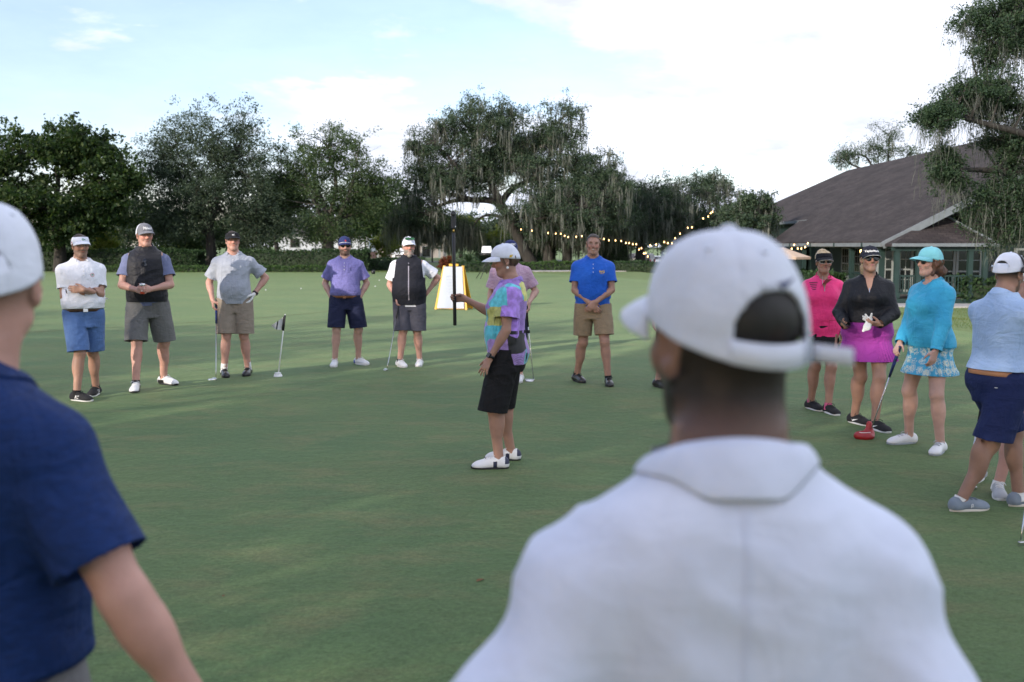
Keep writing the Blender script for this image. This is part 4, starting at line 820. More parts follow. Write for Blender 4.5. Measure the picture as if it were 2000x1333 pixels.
MALE = [(-.15, .09, .08, 0), (-.08, .150, .108, -.010), (0, .168, .118, -.018), (.08, .162, .114, -.010), (.17, .152, .108, 0), (.27, .158, .114, .004), (.37, .174, .122, .004), (.45, .172, .112, -.006), (.51, .135, .088, -.016), (.555, .080, .066, -.020), (.60, .056, .056, -.018)]
FEM = [(-.15, .10, .08, 0), (-.08, .165, .112, -.014), (0, .180, .120, -.022), (.08, .165, .110, -.014), (.18, .138, .098, 0), (.27, .142, .104, .002), (.36, .152, .108, .002), (.44, .150, .100, -.008), (.50, .118, .080, -.016), (.545, .068, .060, -.020), (.59, .048, .050, -.016)]
class Person:
    def __init__(s, label, feet, yaw, H, sex='m', w=1.0, belly=0.0, bust=.0, lean=(0, 0), twist=0, shift=(0, 0), skin='fair', head=(0, 0, 0), hands=None, footyaw=(12, -12), hair=None, face=None, h=.0065, knees=(None, None), group=None, arm=1.0, hipdrop=0, neck=1.0, drop=0, shw=1.0, shz=(0, 0)):
        """feet: world ground points (right, left); yaw: 0 looks away from the camera, 90 to the photo's left, 180 at the camera.
        hands: per side (right, left) dict(p=world wrist target, pole=local dir, f=finger dir local, n=palm normal local, curl)"""
        s.S = S = H/1.78; s.sex, s.w, s.h, s.skin = sex, w, h, np.array(SKIN[skin]) if isinstance(skin, str) else np.array(skin)
        fr, fl = np.array(feet[0], float), np.array(feet[1], float); s.base = (fr+fl)/2; s.yaw = math.radians(yaw); s.Rw = rotz(s.yaw)
        s.root = tag(empty('person', s.base, s.yaw), label, 'person', group); s.L = lambda p: s.Rw.T @ (np.asarray(p, float)-s.base)
        s.feet = [s.L(fr), s.L(fl)]; s.footyaw = [math.radians(a) for a in footyaw]
        ank = [f+np.array([0, 0, .085*S]) for f in s.feet]
        hz = .92*S-drop
        pel = np.array([shift[0], shift[1]-.01, hz]); hips = [pel+np.array([sg*.092*S*(.9+.1*w), 0, (0 if hipdrop == 0 else -sg*hipdrop)]) for sg in (1, -1)]
        for hp, an in zip(hips, ank):
            r = math.hypot(*(hp-an)[:2]); mx = math.sqrt(max((.845*S)**2-r*r, .01))+an[2]
            if mx < hp[2]: dz = hp[2]-mx; pel[2] -= dz; hips[0][2] -= dz; hips[1][2] -= dz
        s.pel, s.hips = pel, hips; s.knee, s.ank = [], []
        for i in (0, 1):
            fd = rotz(s.footyaw[i]) @ np.array([0, 1., 0]); k, a = ik(hips[i], ank[i], .43*S, .42*S, np.array(knees[i] if knees[i] is not None else fd, float)); s.knee.append(k); s.ank.append(a)
        up = nrm([lean[0], lean[1], 1]); fwd = nrm(np.array([0, 1., 0])-up*up[1]); R = np.stack([np.cross(fwd, up), fwd, up], 1)
        tw = rotz(math.radians(twist)); s.R = R; s.Rc = R @ tw
        rows = np.array(MALE if sex == 'm' else FEM)*S; rows[:, 1] *= w; rows[:, 2] *= (.35+.65*w); t = rows[:, 0]/S
        be = belly*np.exp(-((t-.14)/.13)**2); rows[:, 2] += be*.55; rows[:, 3] += be*.40; rows[:, 1] += be*.30
        rows[-2:, 1] /= w**.7; s.rows = rows
        s.sh = [pel+s.R @ np.array([0, 0, .462*S])+s.Rc @ np.array([sg*(.178 if sex == 'm' else .152)*S*(.55+.45*w)*shw, -.012*S, shz[(1-sg)//2]]) for sg in (1, -1)]
        # head frame
        hy, hp_, hr = (math.radians(a) for a in head); s.neck0 = pel+s.R @ np.array([0, -.018*S, .545*S]); s.Rh = rotz(hy) @ rotx(hp_) @ roty(hr)
        k = s.hk = (S**.5)*(1.0 if sex == 'm' else .96); s.hc = pel+s.R @ np.array([0, .0, .70*S])+np.array([lean[0]*.05, .028+lean[1]*.05-math.sin(hp_)*.03, 0]); s.hc[2] = pel[2]+(s.R @ np.array([0, 0, .70*S]))[2]+.01
        s.H = lambda p: s.hc+s.Rh @ (np.asarray(p, float)*k)
        # arms
        s.elb, s.wri, s.hand = [], [], []
        la, lb = .285*S*arm, .25*S*arm
        for i, sg in ((0, 1), (1, -1)):
            hd = (hands or [None, None])[i] or {}
            p = hd.get('p'); p = s.L(p) if p is not None else (s.pel+np.array(hd['l'])*S if 'l' in hd else s.sh[i]+np.array([sg*.07, .02, -.52])*S)
            e, w_ = ik(s.sh[i], p, la, lb, np.array(hd.get('pole', (sg*.5, -1, -.2)), float)); s.elb.append(e); s.wri.append(w_)
            f = hd.get('f'); f = nrm(w_-e) if f is None else nrm(f); n = np.array(hd.get('n', (-sg, 0, 0)), float); n = nrm(n-f*(n@f)); s.hand.append((f, n, hd.get('curl', .35), hd.get('thumb', .5), hd.get('spread', 0)))
        s.body(bust, belly, hair or {}, face or {}, neck)
    def prims_skin(s, bust, neck, hk):
        S, w = s.S, s.w; rr = s.rows.copy(); rr[:, 1] *= .90; rr[:, 2] *= .90; s.torso = Loft(s.pel, s.R, s.rows); P = [(Loft(s.pel, s.R, rr), .02)]
        fat = .6+.4*w; m = 1.0 if s.sex == 'm' else .90
        for i in (0, 1):
            sg = 1-2*i; P += [(Cone(s.hips[i], s.knee[i], .086*S*fat, .056*S*fat**.5), .04), (Cone(s.knee[i], s.ank[i]+np.array([0, 0, -.02]), .052*S*fat**.5, .036*S), .02)]
            d = s.ank[i]-s.knee[i]; fy = rotz(s.footyaw[i]) @ np.array([0, 1., 0]); P += [(Ell(s.knee[i]+d*.30-fy*.020*S, (.054*S*fat, .054*S*fat, .125*S), np.stack([np.cross(fy, nrm(-d)), fy, nrm(-d)], 1)), .03), (Ell(s.knee[i]+fy*.020*S, (.031*S, .027*S, .05*S)), .04)]
            P += [(Cone(s.ank[i]+np.array([0, 0, -.02]), s.ank[i]+fy*.10*S+np.array([0, 0, -.045]), .034*S, .028*S), .02)]
            a, e, r = s.sh[i], s.elb[i], s.wri[i]; P += [(Ell(a, (.055*S*fat*m,)*3), .05), (Cone(a, e, .050*S*fat*m, .039*S*fat**.5*m), .03), (Cone(e, r, .038*S*fat**.5*m, .0265*S*m), .015), (Ell(e+(r-e)*.25, (.041*S*fat**.5*m,)*2+(.08*S,), frame(r-e)), .02)]
            P += [(Ell(a+(e-a)*.5+np.array([0, .008, 0]), (.046*S*fat*m,)*2+(.10*S,), frame(e-a)), .02)]
            P += s.hand_prims(i)
        H, k = s.H, hk; C = lambda a, b, ra, rb: Cone(H(a), H(b), ra*k, rb*k); E = lambda c, r: Ell(H(c), np.array(r)*k, s.Rh)
        jaw = 1.0 if s.sex == 'm' else .9
        P += [(Cone(s.neck0-s.R[:, 2]*.03, H((0, -.022, -.055)), .064*S*neck*(1 if s.sex == 'm' else .86), .057*k*neck*(1 if s.sex == 'm' else .84)), .04),
              (E((0, -.014, .034), (.075, .096, .084)), .03), (E((0, .020, -.030), (.059*jaw, .067, .078)), .03), (C((0, .056, -.093), (0, .060, -.088), .024*jaw, .024), .03),
              (C((.046*jaw, .0, -.058), (.016, .060, -.094), .020, .019), .025), (C((-.046*jaw, .0, -.058), (-.016, .060, -.094), .020, .019), .025),
              (C((-.036, .072, .032), (.036, .072, .032), .015, .015), .018), (C((-.04, .058, -.018), (-.036, .062, -.026), .022, .022), .02), (C((.04, .058, -.018), (.036, .062, -.026), .022, .022), .02),
              (E((.031, .098, .010), (.018, .016, .012)), -.014), (E((-.031, .098, .010), (.018, .016, .012)), -.014),
              (C((0, .086, .016), (0, .106, -.020), .009, .0135), .012), (C((.010, .094, -.026), (-.010, .094, -.026), .0105, .0105), .008),
              (C((-.017, .080, -.048), (.017, .080, -.048), .0085, .0085), .008), (C((-.015, .080, -.058), (.015, .080, -.058), .009, .009), .008)]
        for sg in (1, -1):
            Re = s.Rh @ rotz(-sg*.45) @ rotx(-.2); P += [(Ell(H((sg*.077, -.012, -.002)), np.array((.010, .020, .033))*k, Re), .006), (Ell(H((sg*.082, -.008, -.002)), np.array((.006, .011, .020))*k, Re), -.004), (Ell(H((sg*.075, -.006, -.030)), np.array((.008, .010, .012))*k, s.Rh), .006)]
        if bust:
            for sg in (1, -1): P += [(Ell(s.pel+s.R @ np.array([sg*.074*S, .068*S+bust*.3, .345*S]), (.066*S, .05*S+bust*.5, .068*S), s.R), .03)]
        return P
    def hand_prims(s, i):
        f, n, curl, thumb, spread = s.hand[i]; sg = 1-2*i; k = s.S*(1.0 if s.sex == 'm' else .9); w = s.wri[i]; th = np.cross(f, n)*sg; P = []
        offs = (.030, .010, -.010, -.029); ds = (.092, .097, .092, .082); ls = (.074, .082, .076, .060)
        if not hasattr(curl, '__len__'): curl = (curl,)*4
        for j in range(4):
            kn = w+(f*ds[j]+th*offs[j])*k; P.append((Cone(w+f*.008*k+th*offs[j]*.45*k, kn, .0165*k, .0125*k, (n, .8)), .014))
            p = kn; ang = 0; sp = math.radians((1.5-j)*7*spread)
            fd = f*math.cos(sp)+th*math.sin(sp)
            for fr, r0, r1, b in ((.46, .0100, .0088, .8), (.30, .0088, .0078, 1.1), (.24, .0078, .0062, .8)):
                ang += curl[j]*b; d = fd*math.cos(ang)+n*math.sin(ang); q = p+d*ls[j]*fr*k; P.append((Cone(p, q, r0*k, r1*k), .005)); p = q
        b0 = w+(f*.018+th*.024+n*.004)*k; d1 = nrm(f*.75+th*(.75-.45*thumb)+n*(.15+.75*thumb)); p1 = b0+d1*.044*k; d2 = nrm(d1+f*.35+n*.5*thumb-th*.5*thumb); p2 = p1+d2*.032*k; p3 = p2+nrm(d2+f*.2-th*.3*thumb)*.024*k
        P += [(Cone(b0, p1, .0165*k, .0115*k), .012), (Cone(p1, p2, .0112*k, .0100*k), .005), (Cone(p2, p3, .0100*k, .0078*k), .005)]
        return P
    def body(s, bust, belly, hair, face, neck):
        P = s.prims_skin(bust, neck, s.hk); V, F = Field(P, s.h).net(1); s.bust = bust; s.belly = belly
        hl = ((V-s.hc) @ s.Rh)/s.hk; x, y, z = hl.T; C = np.tile(s.skin, (len(V), 1)); inhead = (np.abs(z) < .16) & (np.abs(x) < .1) & (np.abs(y) < .14)
        def paint(m, c, a=1.0): m = np.clip(m, 0, 1)[:, None]*a*inhead[:, None]; C[:] = C*(1-m)+np.array(c)*m
        el = lambda cx, cz, rx, rz, y0=.05: np.clip((1-(((np.abs(x)-cx)/rx)**2+((z-cz)/rz)**2))*2, 0, 1)*(y > y0)
        hc = np.array(hair.get('col', (.05, .035, .025)))
        if face.get('ruddy', .35): paint(el(.042, -.018, .026, .024, .02)+el(0, -.018, .016, .016, .08), s.skin*np.array((1.12, .78, .75)), face.get('ruddy', .35)*1.2)
        if face.get('stubble'): paint(np.clip((-.030-z)/.02, 0, 1)*(y > -.01)*np.clip((.02+z+.115)/.02, 0, 1)*(1-el(0, -.053, .022, .010))+el(0, -.040, .030, .007), face.get('stubcol', hc), face['stubble'])
        paint(el(0, -.053, .021, .0085), s.skin*np.array((.95, .58, .58)) if not face.get('lip') else face['lip'], .9)
        if face.get('smile'): paint(el(0, -.0535, .018, .0055), (.62, .58, .54))
        paint(el(.031, .030, .020, .0055), hc*.8+s.skin*.15, face.get('brow', .75))
        paint(el(.031, .010, .015, .0065), s.skin*.42, .75); paint(el(.036, .010, .004, .004), (.6, .57, .55), .8); paint(el(.026, .010, .003, .004), (.6, .57, .55), .6); paint(el(.031, .010, .0050, .005), (.02, .015, .012))
        if hair.get('fade'):                       # cropped sides and nape, thinning towards the neck
            top, bot = hair.get('faderng', (-.01, -.085)); m = np.clip((z-bot)/(top-bot), 0, 1)*np.clip((.032-y)/.02, 0, 1)*(1-((np.abs(x) > .074) & (y < .02) & (y > -.035) & (z < .04)))
            paint(m, hc, hair['fade'])
        if face.get('tattoo'):
            c = s.elb[face['tattoo']]*.2+s.wri[face['tattoo']]*.8; m = (np.linalg.norm(V-c, axis=1) < .038) & (noise3(V*70) > -.25); C[m] = C[m]*.35+np.array((.06, .10, .12))*.65
        N_ = normals(V, F); vein = noise3(V*11, 3)*.5+noise3(V*28, 5)*.5; C *= (1+.05*vein)[:, None]
        me = mesh_np('body', V, F); col_attr(me, C); s.bodyo = obj('body', me, M_SKIN, s.root)
        s.bvh_body = BVHTree.FromPolygons([tuple(v) for v in V], [tuple(f) for f in F])
        if hair.get('prims'): s.hair(hair)
    def hair(s, hair):
        k = s.hk; P = []
        for q in hair['prims']:
            if q[0] == 'e': P.append((Ell(s.H(q[1]), np.array(q[2])*k, s.Rh), q[3] if len(q) > 3 else .02))
            else: P.append((Cone(s.H(q[1]), s.H(q[2]), q[3]*k, q[4]*k), .02))
        V, F = Field(P, .006).net(1); N_ = normals(V, F); hl = ((V-s.hc) @ s.Rh)/k; am = hair.get('amp', .006)
        V = V+N_*(noise3(hl*np.array([38, 38, 14])+7, 2)*am+noise3(hl*np.array([95, 95, 30]), 4)*am*.5)[:, None]
        cut = hair.get('cut')
        if cut:
            c = cut(*hl.T); F = F[(c[F] < 0).all(1)]; V, F, _ = compact(V, F)
        o = obj('hair', mesh_np('hair', V, F), hair['mat'], s.root); return o
    # --- clothes
    def wrinkle(s, V, F, amp, seed, zf=None, kind=0):
        N_ = normals(V, F); c = V+noise3(V*3.1, seed+1)[:, None]*.06
        f = 1-np.abs(noise3(c*np.array([9, 9, 3.2]), seed))*2; g = 1-np.abs(noise3(c @ roty(.6)*np.array([5.5, 5.5, 15]), seed+2))*2; k = noise3(V*3.5, seed+9)
        d = amp*(.55*f*np.clip(.5+k, 0, 1)+.55*g*np.clip(.6-k, 0, 1)); 
        if zf is not None: d = d*zf
        return V+N_*d[:, None]
    def finish(s, name, V, F, m, amp, seed, part=None, bvh=True, solid=.0035):
        V = s.wrinkle(V, F, amp, seed); me = mesh_np(name, V, F); o = obj(name, me, m, s.root)
        if solid: sd = o.modifiers.new('thickness', 'SOLIDIFY'); sd.thickness = solid; sd.offset = -1
        bv = BVHTree.FromPolygons([tuple(v) for v in V], [tuple(f) for f in F]) if bvh else None
        return o, bv
    def shirt(s, m, name='shirt', off=.020, hem=-.05, sleeve=.62, sr=(.072, .070), drape=.93, h=.011, amp=.004, seed=1, neckcut=.552, long=False, k=.045, flare=0.0, vest=False, blouse=0, tuck=None):
        S, w = s.S, s.w; fat = .6+.4*w; rows = s.rows.copy(); rows[:, 1] += off; rows[:, 2] += off; t = rows[:, 0]/S
        i = np.argmax(t > .34); A0, B0 = rows[i, 1], rows[i, 2]
        lo = t < .36; rows[lo, 1] = np.maximum(rows[lo, 1], A0*drape); rows[lo, 2] = np.maximum(rows[lo, 2], B0*drape); rows[0, 1:3] = rows[1, 1:3]
        if flare: rows[lo, 1] += flare*(.36-t[lo]); rows[lo, 2] += flare*.7*(.36-t[lo])
        if tuck is not None: q = np.exp(-((t-(hem+.03))/.05)**2); rows[:, 1] += blouse*q; rows[:, 2] += blouse*q
        tor = Loft(s.pel, s.R, rows); P = [(tor, k)]; sl = []
        if s.bust:
            for sg in (1, -1): P += [(Ell(s.pel+s.R @ np.array([sg*.070*S, .070*S+s.bust*.3, .345*S]), (.078*S, .05*S+s.bust*.5+off*.6, .078*S), s.R), .06)]
        q = (.050 if s.sex == 'm' else .044)*S*fat+off*.5; mid = (s.sh[0]+s.sh[1])/2
        for j in (0, 1): P += [(Cone(mid*.62+s.sh[j]*.38+s.R[:, 2]*(.040*S), s.sh[j], .050*S+off*.3, q), k)]
        if not vest:
            for j in (0, 1):
                a, e, r = s.sh[j], s.elb[j], s.wri[j]
                if long: c1 = Cone(a+(e-a)*.10, e, min(sr[0], .056)*S, sr[1]*S); c2 = Cone(e, r+(r-e)*.12, sr[1]*S, sr[2]*S); P += [(c1, k), (c2, .012)]; sl.append((c1, c2, r-(r-e)*.03, nrm(r-e)))
                else: c1 = Cone(a+(e-a)*.12, a+(e-a)*(sleeve+.35), .060*S*fat**.5, sr[1]*S*fat**.5*1.04); P.append((c1, k)); sl.append((c1, None, a+(e-a)*sleeve, nrm(nrm(e-a)+np.array([0, 0, .0]))))
        V, F = Field(P, h).net(1); V = s.wrinkle(V, F, amp, seed); x, y, z = V.T
        C = np.full(len(V), -1.); D = np.zeros_like(V); lt = (V-s.pel) @ s.R; dT = tor(x, y, z)
        c = (hem*S-lt[:, 2]); mm = c > C; 
        own = [np.minimum(q[0](x, y, z), q[1](x, y, z) if q[1] is not None else 9) for q in sl]
        arm = np.zeros(len(V), bool)
        for q, d in zip(sl, own):
            mk = (d < dT-.004); mk &= ~arm; c1 = (V-q[2]) @ q[3]; use = mk & (c1 > -.2); C[use] = c1[use]; D[use] = q[3]; arm |= mk & (c1 > -.25) & ((q[0](x, y, z) < dT) | long)
        far = ~arm | (dT < .0); mk = (c > C) & ~(arm & (dT > .02)); C[mk] = c[mk]; D[mk] = -s.R[:, 2]
        c = lt[:, 2]-neckcut*S-(lt[:, 1]*.9+.015*S)*-.45; c = np.where(np.hypot(lt[:, 0], lt[:, 1]+.015*S) < .090*S, c, -1); mk = c > C; C[mk] = c[mk]; D[mk] = s.R[:, 2]
        if vest:
            for sg in (1, -1):
                n = s.R @ nrm([sg*1.0, 0, .12]); c = (V-(s.pel+s.R @ np.array([sg*.172*S*(.5+.5*w), 0, .45*S]))) @ n-np.clip(.30*S-lt[:, 2], 0, .1)*1.6; c = np.where(lt[:, 2] > .22*S, c, -1); mk = c > C; C[mk] = c[mk]; D[mk] = n
        V, F, _ = clip(V, F, C, D); o, bv = s.finish(name, V, F, m, 0, seed); s.seat(bv); setattr(s, 'bvh_'+name, bv); s.bvh = bv; s.tor_shirt = tor; return o
    def shorts(s, m, name='shorts', top=.03, off=.016, length=.80, r=(.108, .094), h=.011, amp=.004, seed=5, skirt=None, pleat=0):
        S, w = s.S, s.w; fat = .55+.45*w; rows = s.rows.copy(); rows[:, 1] += off; rows[:, 2] += off; rows[0, 1:3] = rows[1, 1:3]; P = []
        if skirt:                                           # skirt: (hem t, half width, half depth at hem)
            rr = [tuple(q) for q in rows if q[0]/S > skirt[0]+.12]; y0 = (skirt[3] if len(skirt) > 3 else 0)
            rr = [(skirt[0]*S-.04, skirt[1]*S*1.04, skirt[2]*S*1.04, y0)]+[(skirt[0]*S, skirt[1]*S, skirt[2]*S, y0)]+rr; L_ = Loft(s.pel, s.R, rr, 2.1); P = [(L_, .01)]; V, F = Field(P, h).net(1)
            lt = (V-s.pel) @ s.R; a = np.arctan2(lt[:, 1], lt[:, 0]); dn = np.clip((-lt[:, 2]/S-(-skirt[0]-.26))/.26, 0, 1)
            if pleat: V = V+normals(V, F)*(np.sin(a*pleat)*.010*dn**1.3*np.clip(np.abs(np.cos(a))*1.6-.3, 0, 1))[:, None]
            C = skirt[0]*S-lt[:, 2]; D = np.tile(-s.R[:, 2], (len(V), 1)); c = lt[:, 2]-top*S; mk = c > C; C[mk] = c[mk]; D[mk] = s.R[:, 2]
        else:
            tor = Loft(s.pel, s.R, [tuple(q) for q in rows if q[0]/S < .30]); P = [(tor, .03)]; cs = []
            for i in (0, 1):
                d = s.knee[i]-s.hips[i]; sg = 1-2*i; c1 = Cone(s.hips[i]+np.array([sg*.008, -.004, .0]), s.hips[i]+d*(length+.25)+np.array([sg*.008, 0, 0]), r[0]*S*fat, r[1]*S*fat**.6); P.append((c1, .022)); cs.append((c1, s.hips[i]+d*length, nrm(nrm(d)*.55+np.array([0, 0, -.45]))))
            V, F = Field(P, h).net(1); x, y, z = V.T; lt = (V-s.pel) @ s.R; C = lt[:, 2]-top*S; D = np.tile(s.R[:, 2], (len(V), 1)); d2 = [q[0](x, y, z) for q in cs]
            for i in (0, 1): mk = (d2[i] <= d2[1-i]) & (lt[:, 2] < .0); c = (V-cs[i][1]) @ cs[i][2]; mk &= c > C; C[mk] = c[mk]; D[mk] = cs[i][2]
        V = s.wrinkle(V, F, amp, seed); 
        if not skirt: x, y, z = V.T
        V, F, _ = clip(V, F, C, D); o, s.bvh_shorts = s.finish(name, V, F, m, 0, seed); s.seat(s.bvh_shorts); s.low = Loft(s.pel, s.R, [tuple(q) for q in rows]); return o
    def belt(s, m, t=.10, off=.026, wd=.034, buckle=None):
        mb = MB(); n = 40; P = np.array([[s.torso.surf((t+dz*wd/2)*s.S if False else t*s.S+dz*wd/2, 2*math.pi*i/n, off) for i in range(n+1)] for dz in (-1, 1)]); mb.grid(P); o = mb.build('belt', m, s.root, True); sd = o.modifiers.new('thickness', 'SOLIDIFY'); sd.thickness = .005
        if buckle: mb = MB(); c = s.torso.surf(t*s.S, math.pi/2, off+.006); mb.box(c, (.045, .008, wd*1.1), s.R); mb.build('buckle', buckle, o)
        return o
    def seat(s, bv, gap=.006):
        """press the body in wherever it would come through this garment (not the forearms and hands, which lie outside)"""
        me = s.bodyo.data; n = len(me.vertices); V = np.zeros(n*3, np.float32); me.vertices.foreach_get('co', V); V = V.reshape(-1, 3).astype(float)
        skip = np.zeros(n, bool)
        for i in (0, 1):
            a, b = s.elb[i]+(s.elb[i]-s.sh[i])*-.12, s.wri[i]+s.hand[i][0]*.2; d = b-a; t = np.clip(((V-a) @ d)/(d @ d), 0, 1); skip |= np.linalg.norm(V-a-t[:, None]*d, axis=1) < .075
        skip |= V[:, 2] > s.neck0[2]-.005*s.S; skip |= V[:, 2] < s.knee[0][2]-.1
        for k in np.nonzero(~skip)[0]:
            p, n_, i_, d_ = bv.find_nearest(Vector(V[k]), .035)
            if p is None: continue
            if (Vector(V[k])-p).dot(n_) > -gap: V[k] = np.array(p-n_*gap)
        me.vertices.foreach_set('co', V.astype(np.float32).ravel()); me.update()
    def collar(s, m, rise=.032, fall=.048, r=(.064, .062), pt=.03, open_=.42, t0=.560, name='collar', stand=False, tilt=.030, parent=None):
        """a shirt collar: stands up round the neck, turns over and falls to two points at the front"""
        S = s.S; n = 44; rows = []; o = s.pel+s.R @ np.array([0, -.016*S, t0*S])
        for i in range(n+1):
            u = -math.pi/2+open_+(2*math.pi-2*open_)*(1-i/n)+0; ca, sa = math.cos(u+math.pi), math.sin(u+math.pi)
            ca, sa = math.cos(math.pi/2+open_+(2*math.pi-2*open_)*i/n), math.sin(math.pi/2+open_+(2*math.pi-2*open_)*i/n); fr = max(0, sa); e = (abs(i/n-.5)*2)**4
            def q(rad, z): return o+s.R @ np.array([ca*r[0]*S*rad, sa*r[1]*S*rad, z*S-sa*tilt*S])
            if stand: rows.append([q(1.16, -.012), q(1.06, .01), q(1.02, rise)])
            else: rows.append([q(1.02, -.02), q(.99, rise*.6), q(1.00, rise), q(1.10, rise*.85), q(1.30+.28*e, rise-fall*.62-.006*e), q(1.50+.30*e+.05*fr, rise-fall-pt*e)])
        rows = np.array(rows); zu = s.R[:, 2]
        if not stand:
            for i in range(n+1):
                for j, lift in ((4, .012), (5, .005)):
                    h_ = s.bvh.ray_cast(Vector(rows[i, j]+zu*.25), Vector(-zu), .5)[0]
                    if h_ is not None:
                        q = float((np.array(h_)-rows[i, j]) @ zu)+lift*S
                        if q > 0 or j == 5: rows[i, j] = rows[i, j]+zu*max(q, -.03*S)
        mb = MB(); mb.grid(rows); ob = mb.build(name, m, parent or s.root, True); sd = ob.modifiers.new('thickness', 'SOLIDIFY'); sd.thickness = .004; sd.offset = 0
        sb = ob.modifiers.new('smooth', 'SUBSURF'); sb.levels = sb.render_levels = 1
        return ob
    # --- flat print, buttons, zips laid on a surface
    def lay(s, name, V2, F, m, org, right, up, dirn, bvh, lift=.0025, parent=None, maxd=.5):
        """drape a flat outline on the surface that a ray from it meets (org, right, up, dirn in the person's frame)"""
        out = []; dirn = Vector(nrm(dirn)); right, up = nrm(right), nrm(up); lastd = None
        for a, b in V2:
            p = Vector(np.asarray(org)+right*a+up*b); h_, n_, i_, d_ = bvh.ray_cast(p, dirn, maxd)
            if h_ is None: d_ = lastd if lastd is not None else .1; h_ = p+dirn*d_
            lastd = d_; out.append(h_-dirn*lift)
        me = mesh_np(name, np.array([tuple(v) for v in out]), [tuple(f) for f in F], False); return obj(name, me, m, parent or s.root)
    def chest(s, name, V2, F, m, x, t, bvh=None, parent=None, back=False, lift=.003, sc=1.0):
        sg = -1 if back else 1; org = s.pel+s.R @ np.array([x*s.S, sg*.45, t*s.S]); return s.lay(name, np.asarray(V2)*sc, F, m, org, s.R[:, 0]*(-1 if not back else 1), s.R[:, 2], -sg*s.R[:, 1], bvh or s.bvh, lift, parent)
    def watch(s, i, m, m2, frac=.93):
        e, r = s.elb[i], s.wri[i]; d = nrm(r-e); c = e+(r-e)*frac; R = frame(d); mb = MB(); k = s.S; mb.lathe([(.0290*k, -.010), (.0325*k, -.010), (.0325*k, .010), (.0290*k, .010)], c, 18, R); o = mb.build('watch', m, s.root, True)
        f, n = s.hand[i][:2]; q = -nrm(n-d*(n@d)); Rq = np.stack([d, np.cross(q, d), q], 1); mb = MB(); mb.box(c+q*.034*k, (.036, .032, .011), Rq); mb.build('watch_face', m2, o, bevel=.003); return o
    def socks(s, m, hgt=.05):
        for i in (0, 1):
            a = s.ank[i]; d = nrm(s.knee[i]-a); mb = MB(); p = np.array([a-d*.04, a, a+d*hgt*.6, a+d*hgt]); mb.tube(p, [.042*s.S, .041*s.S, .0405*s.S, .042*s.S], 16, cap=False); mb.build('sock', m, s.root, True)
    def shoes(s, st):
        for i in (0, 1): add_shoe(s, i, st)
def frame(d):
    d = nrm(d); a = np.array([1., 0, 0]) if abs(d[0]) < .8 else np.array([0, 1., 0]); u = nrm(np.cross(a, d)); v = np.cross(d, u); return np.stack([u, v, d], 1)
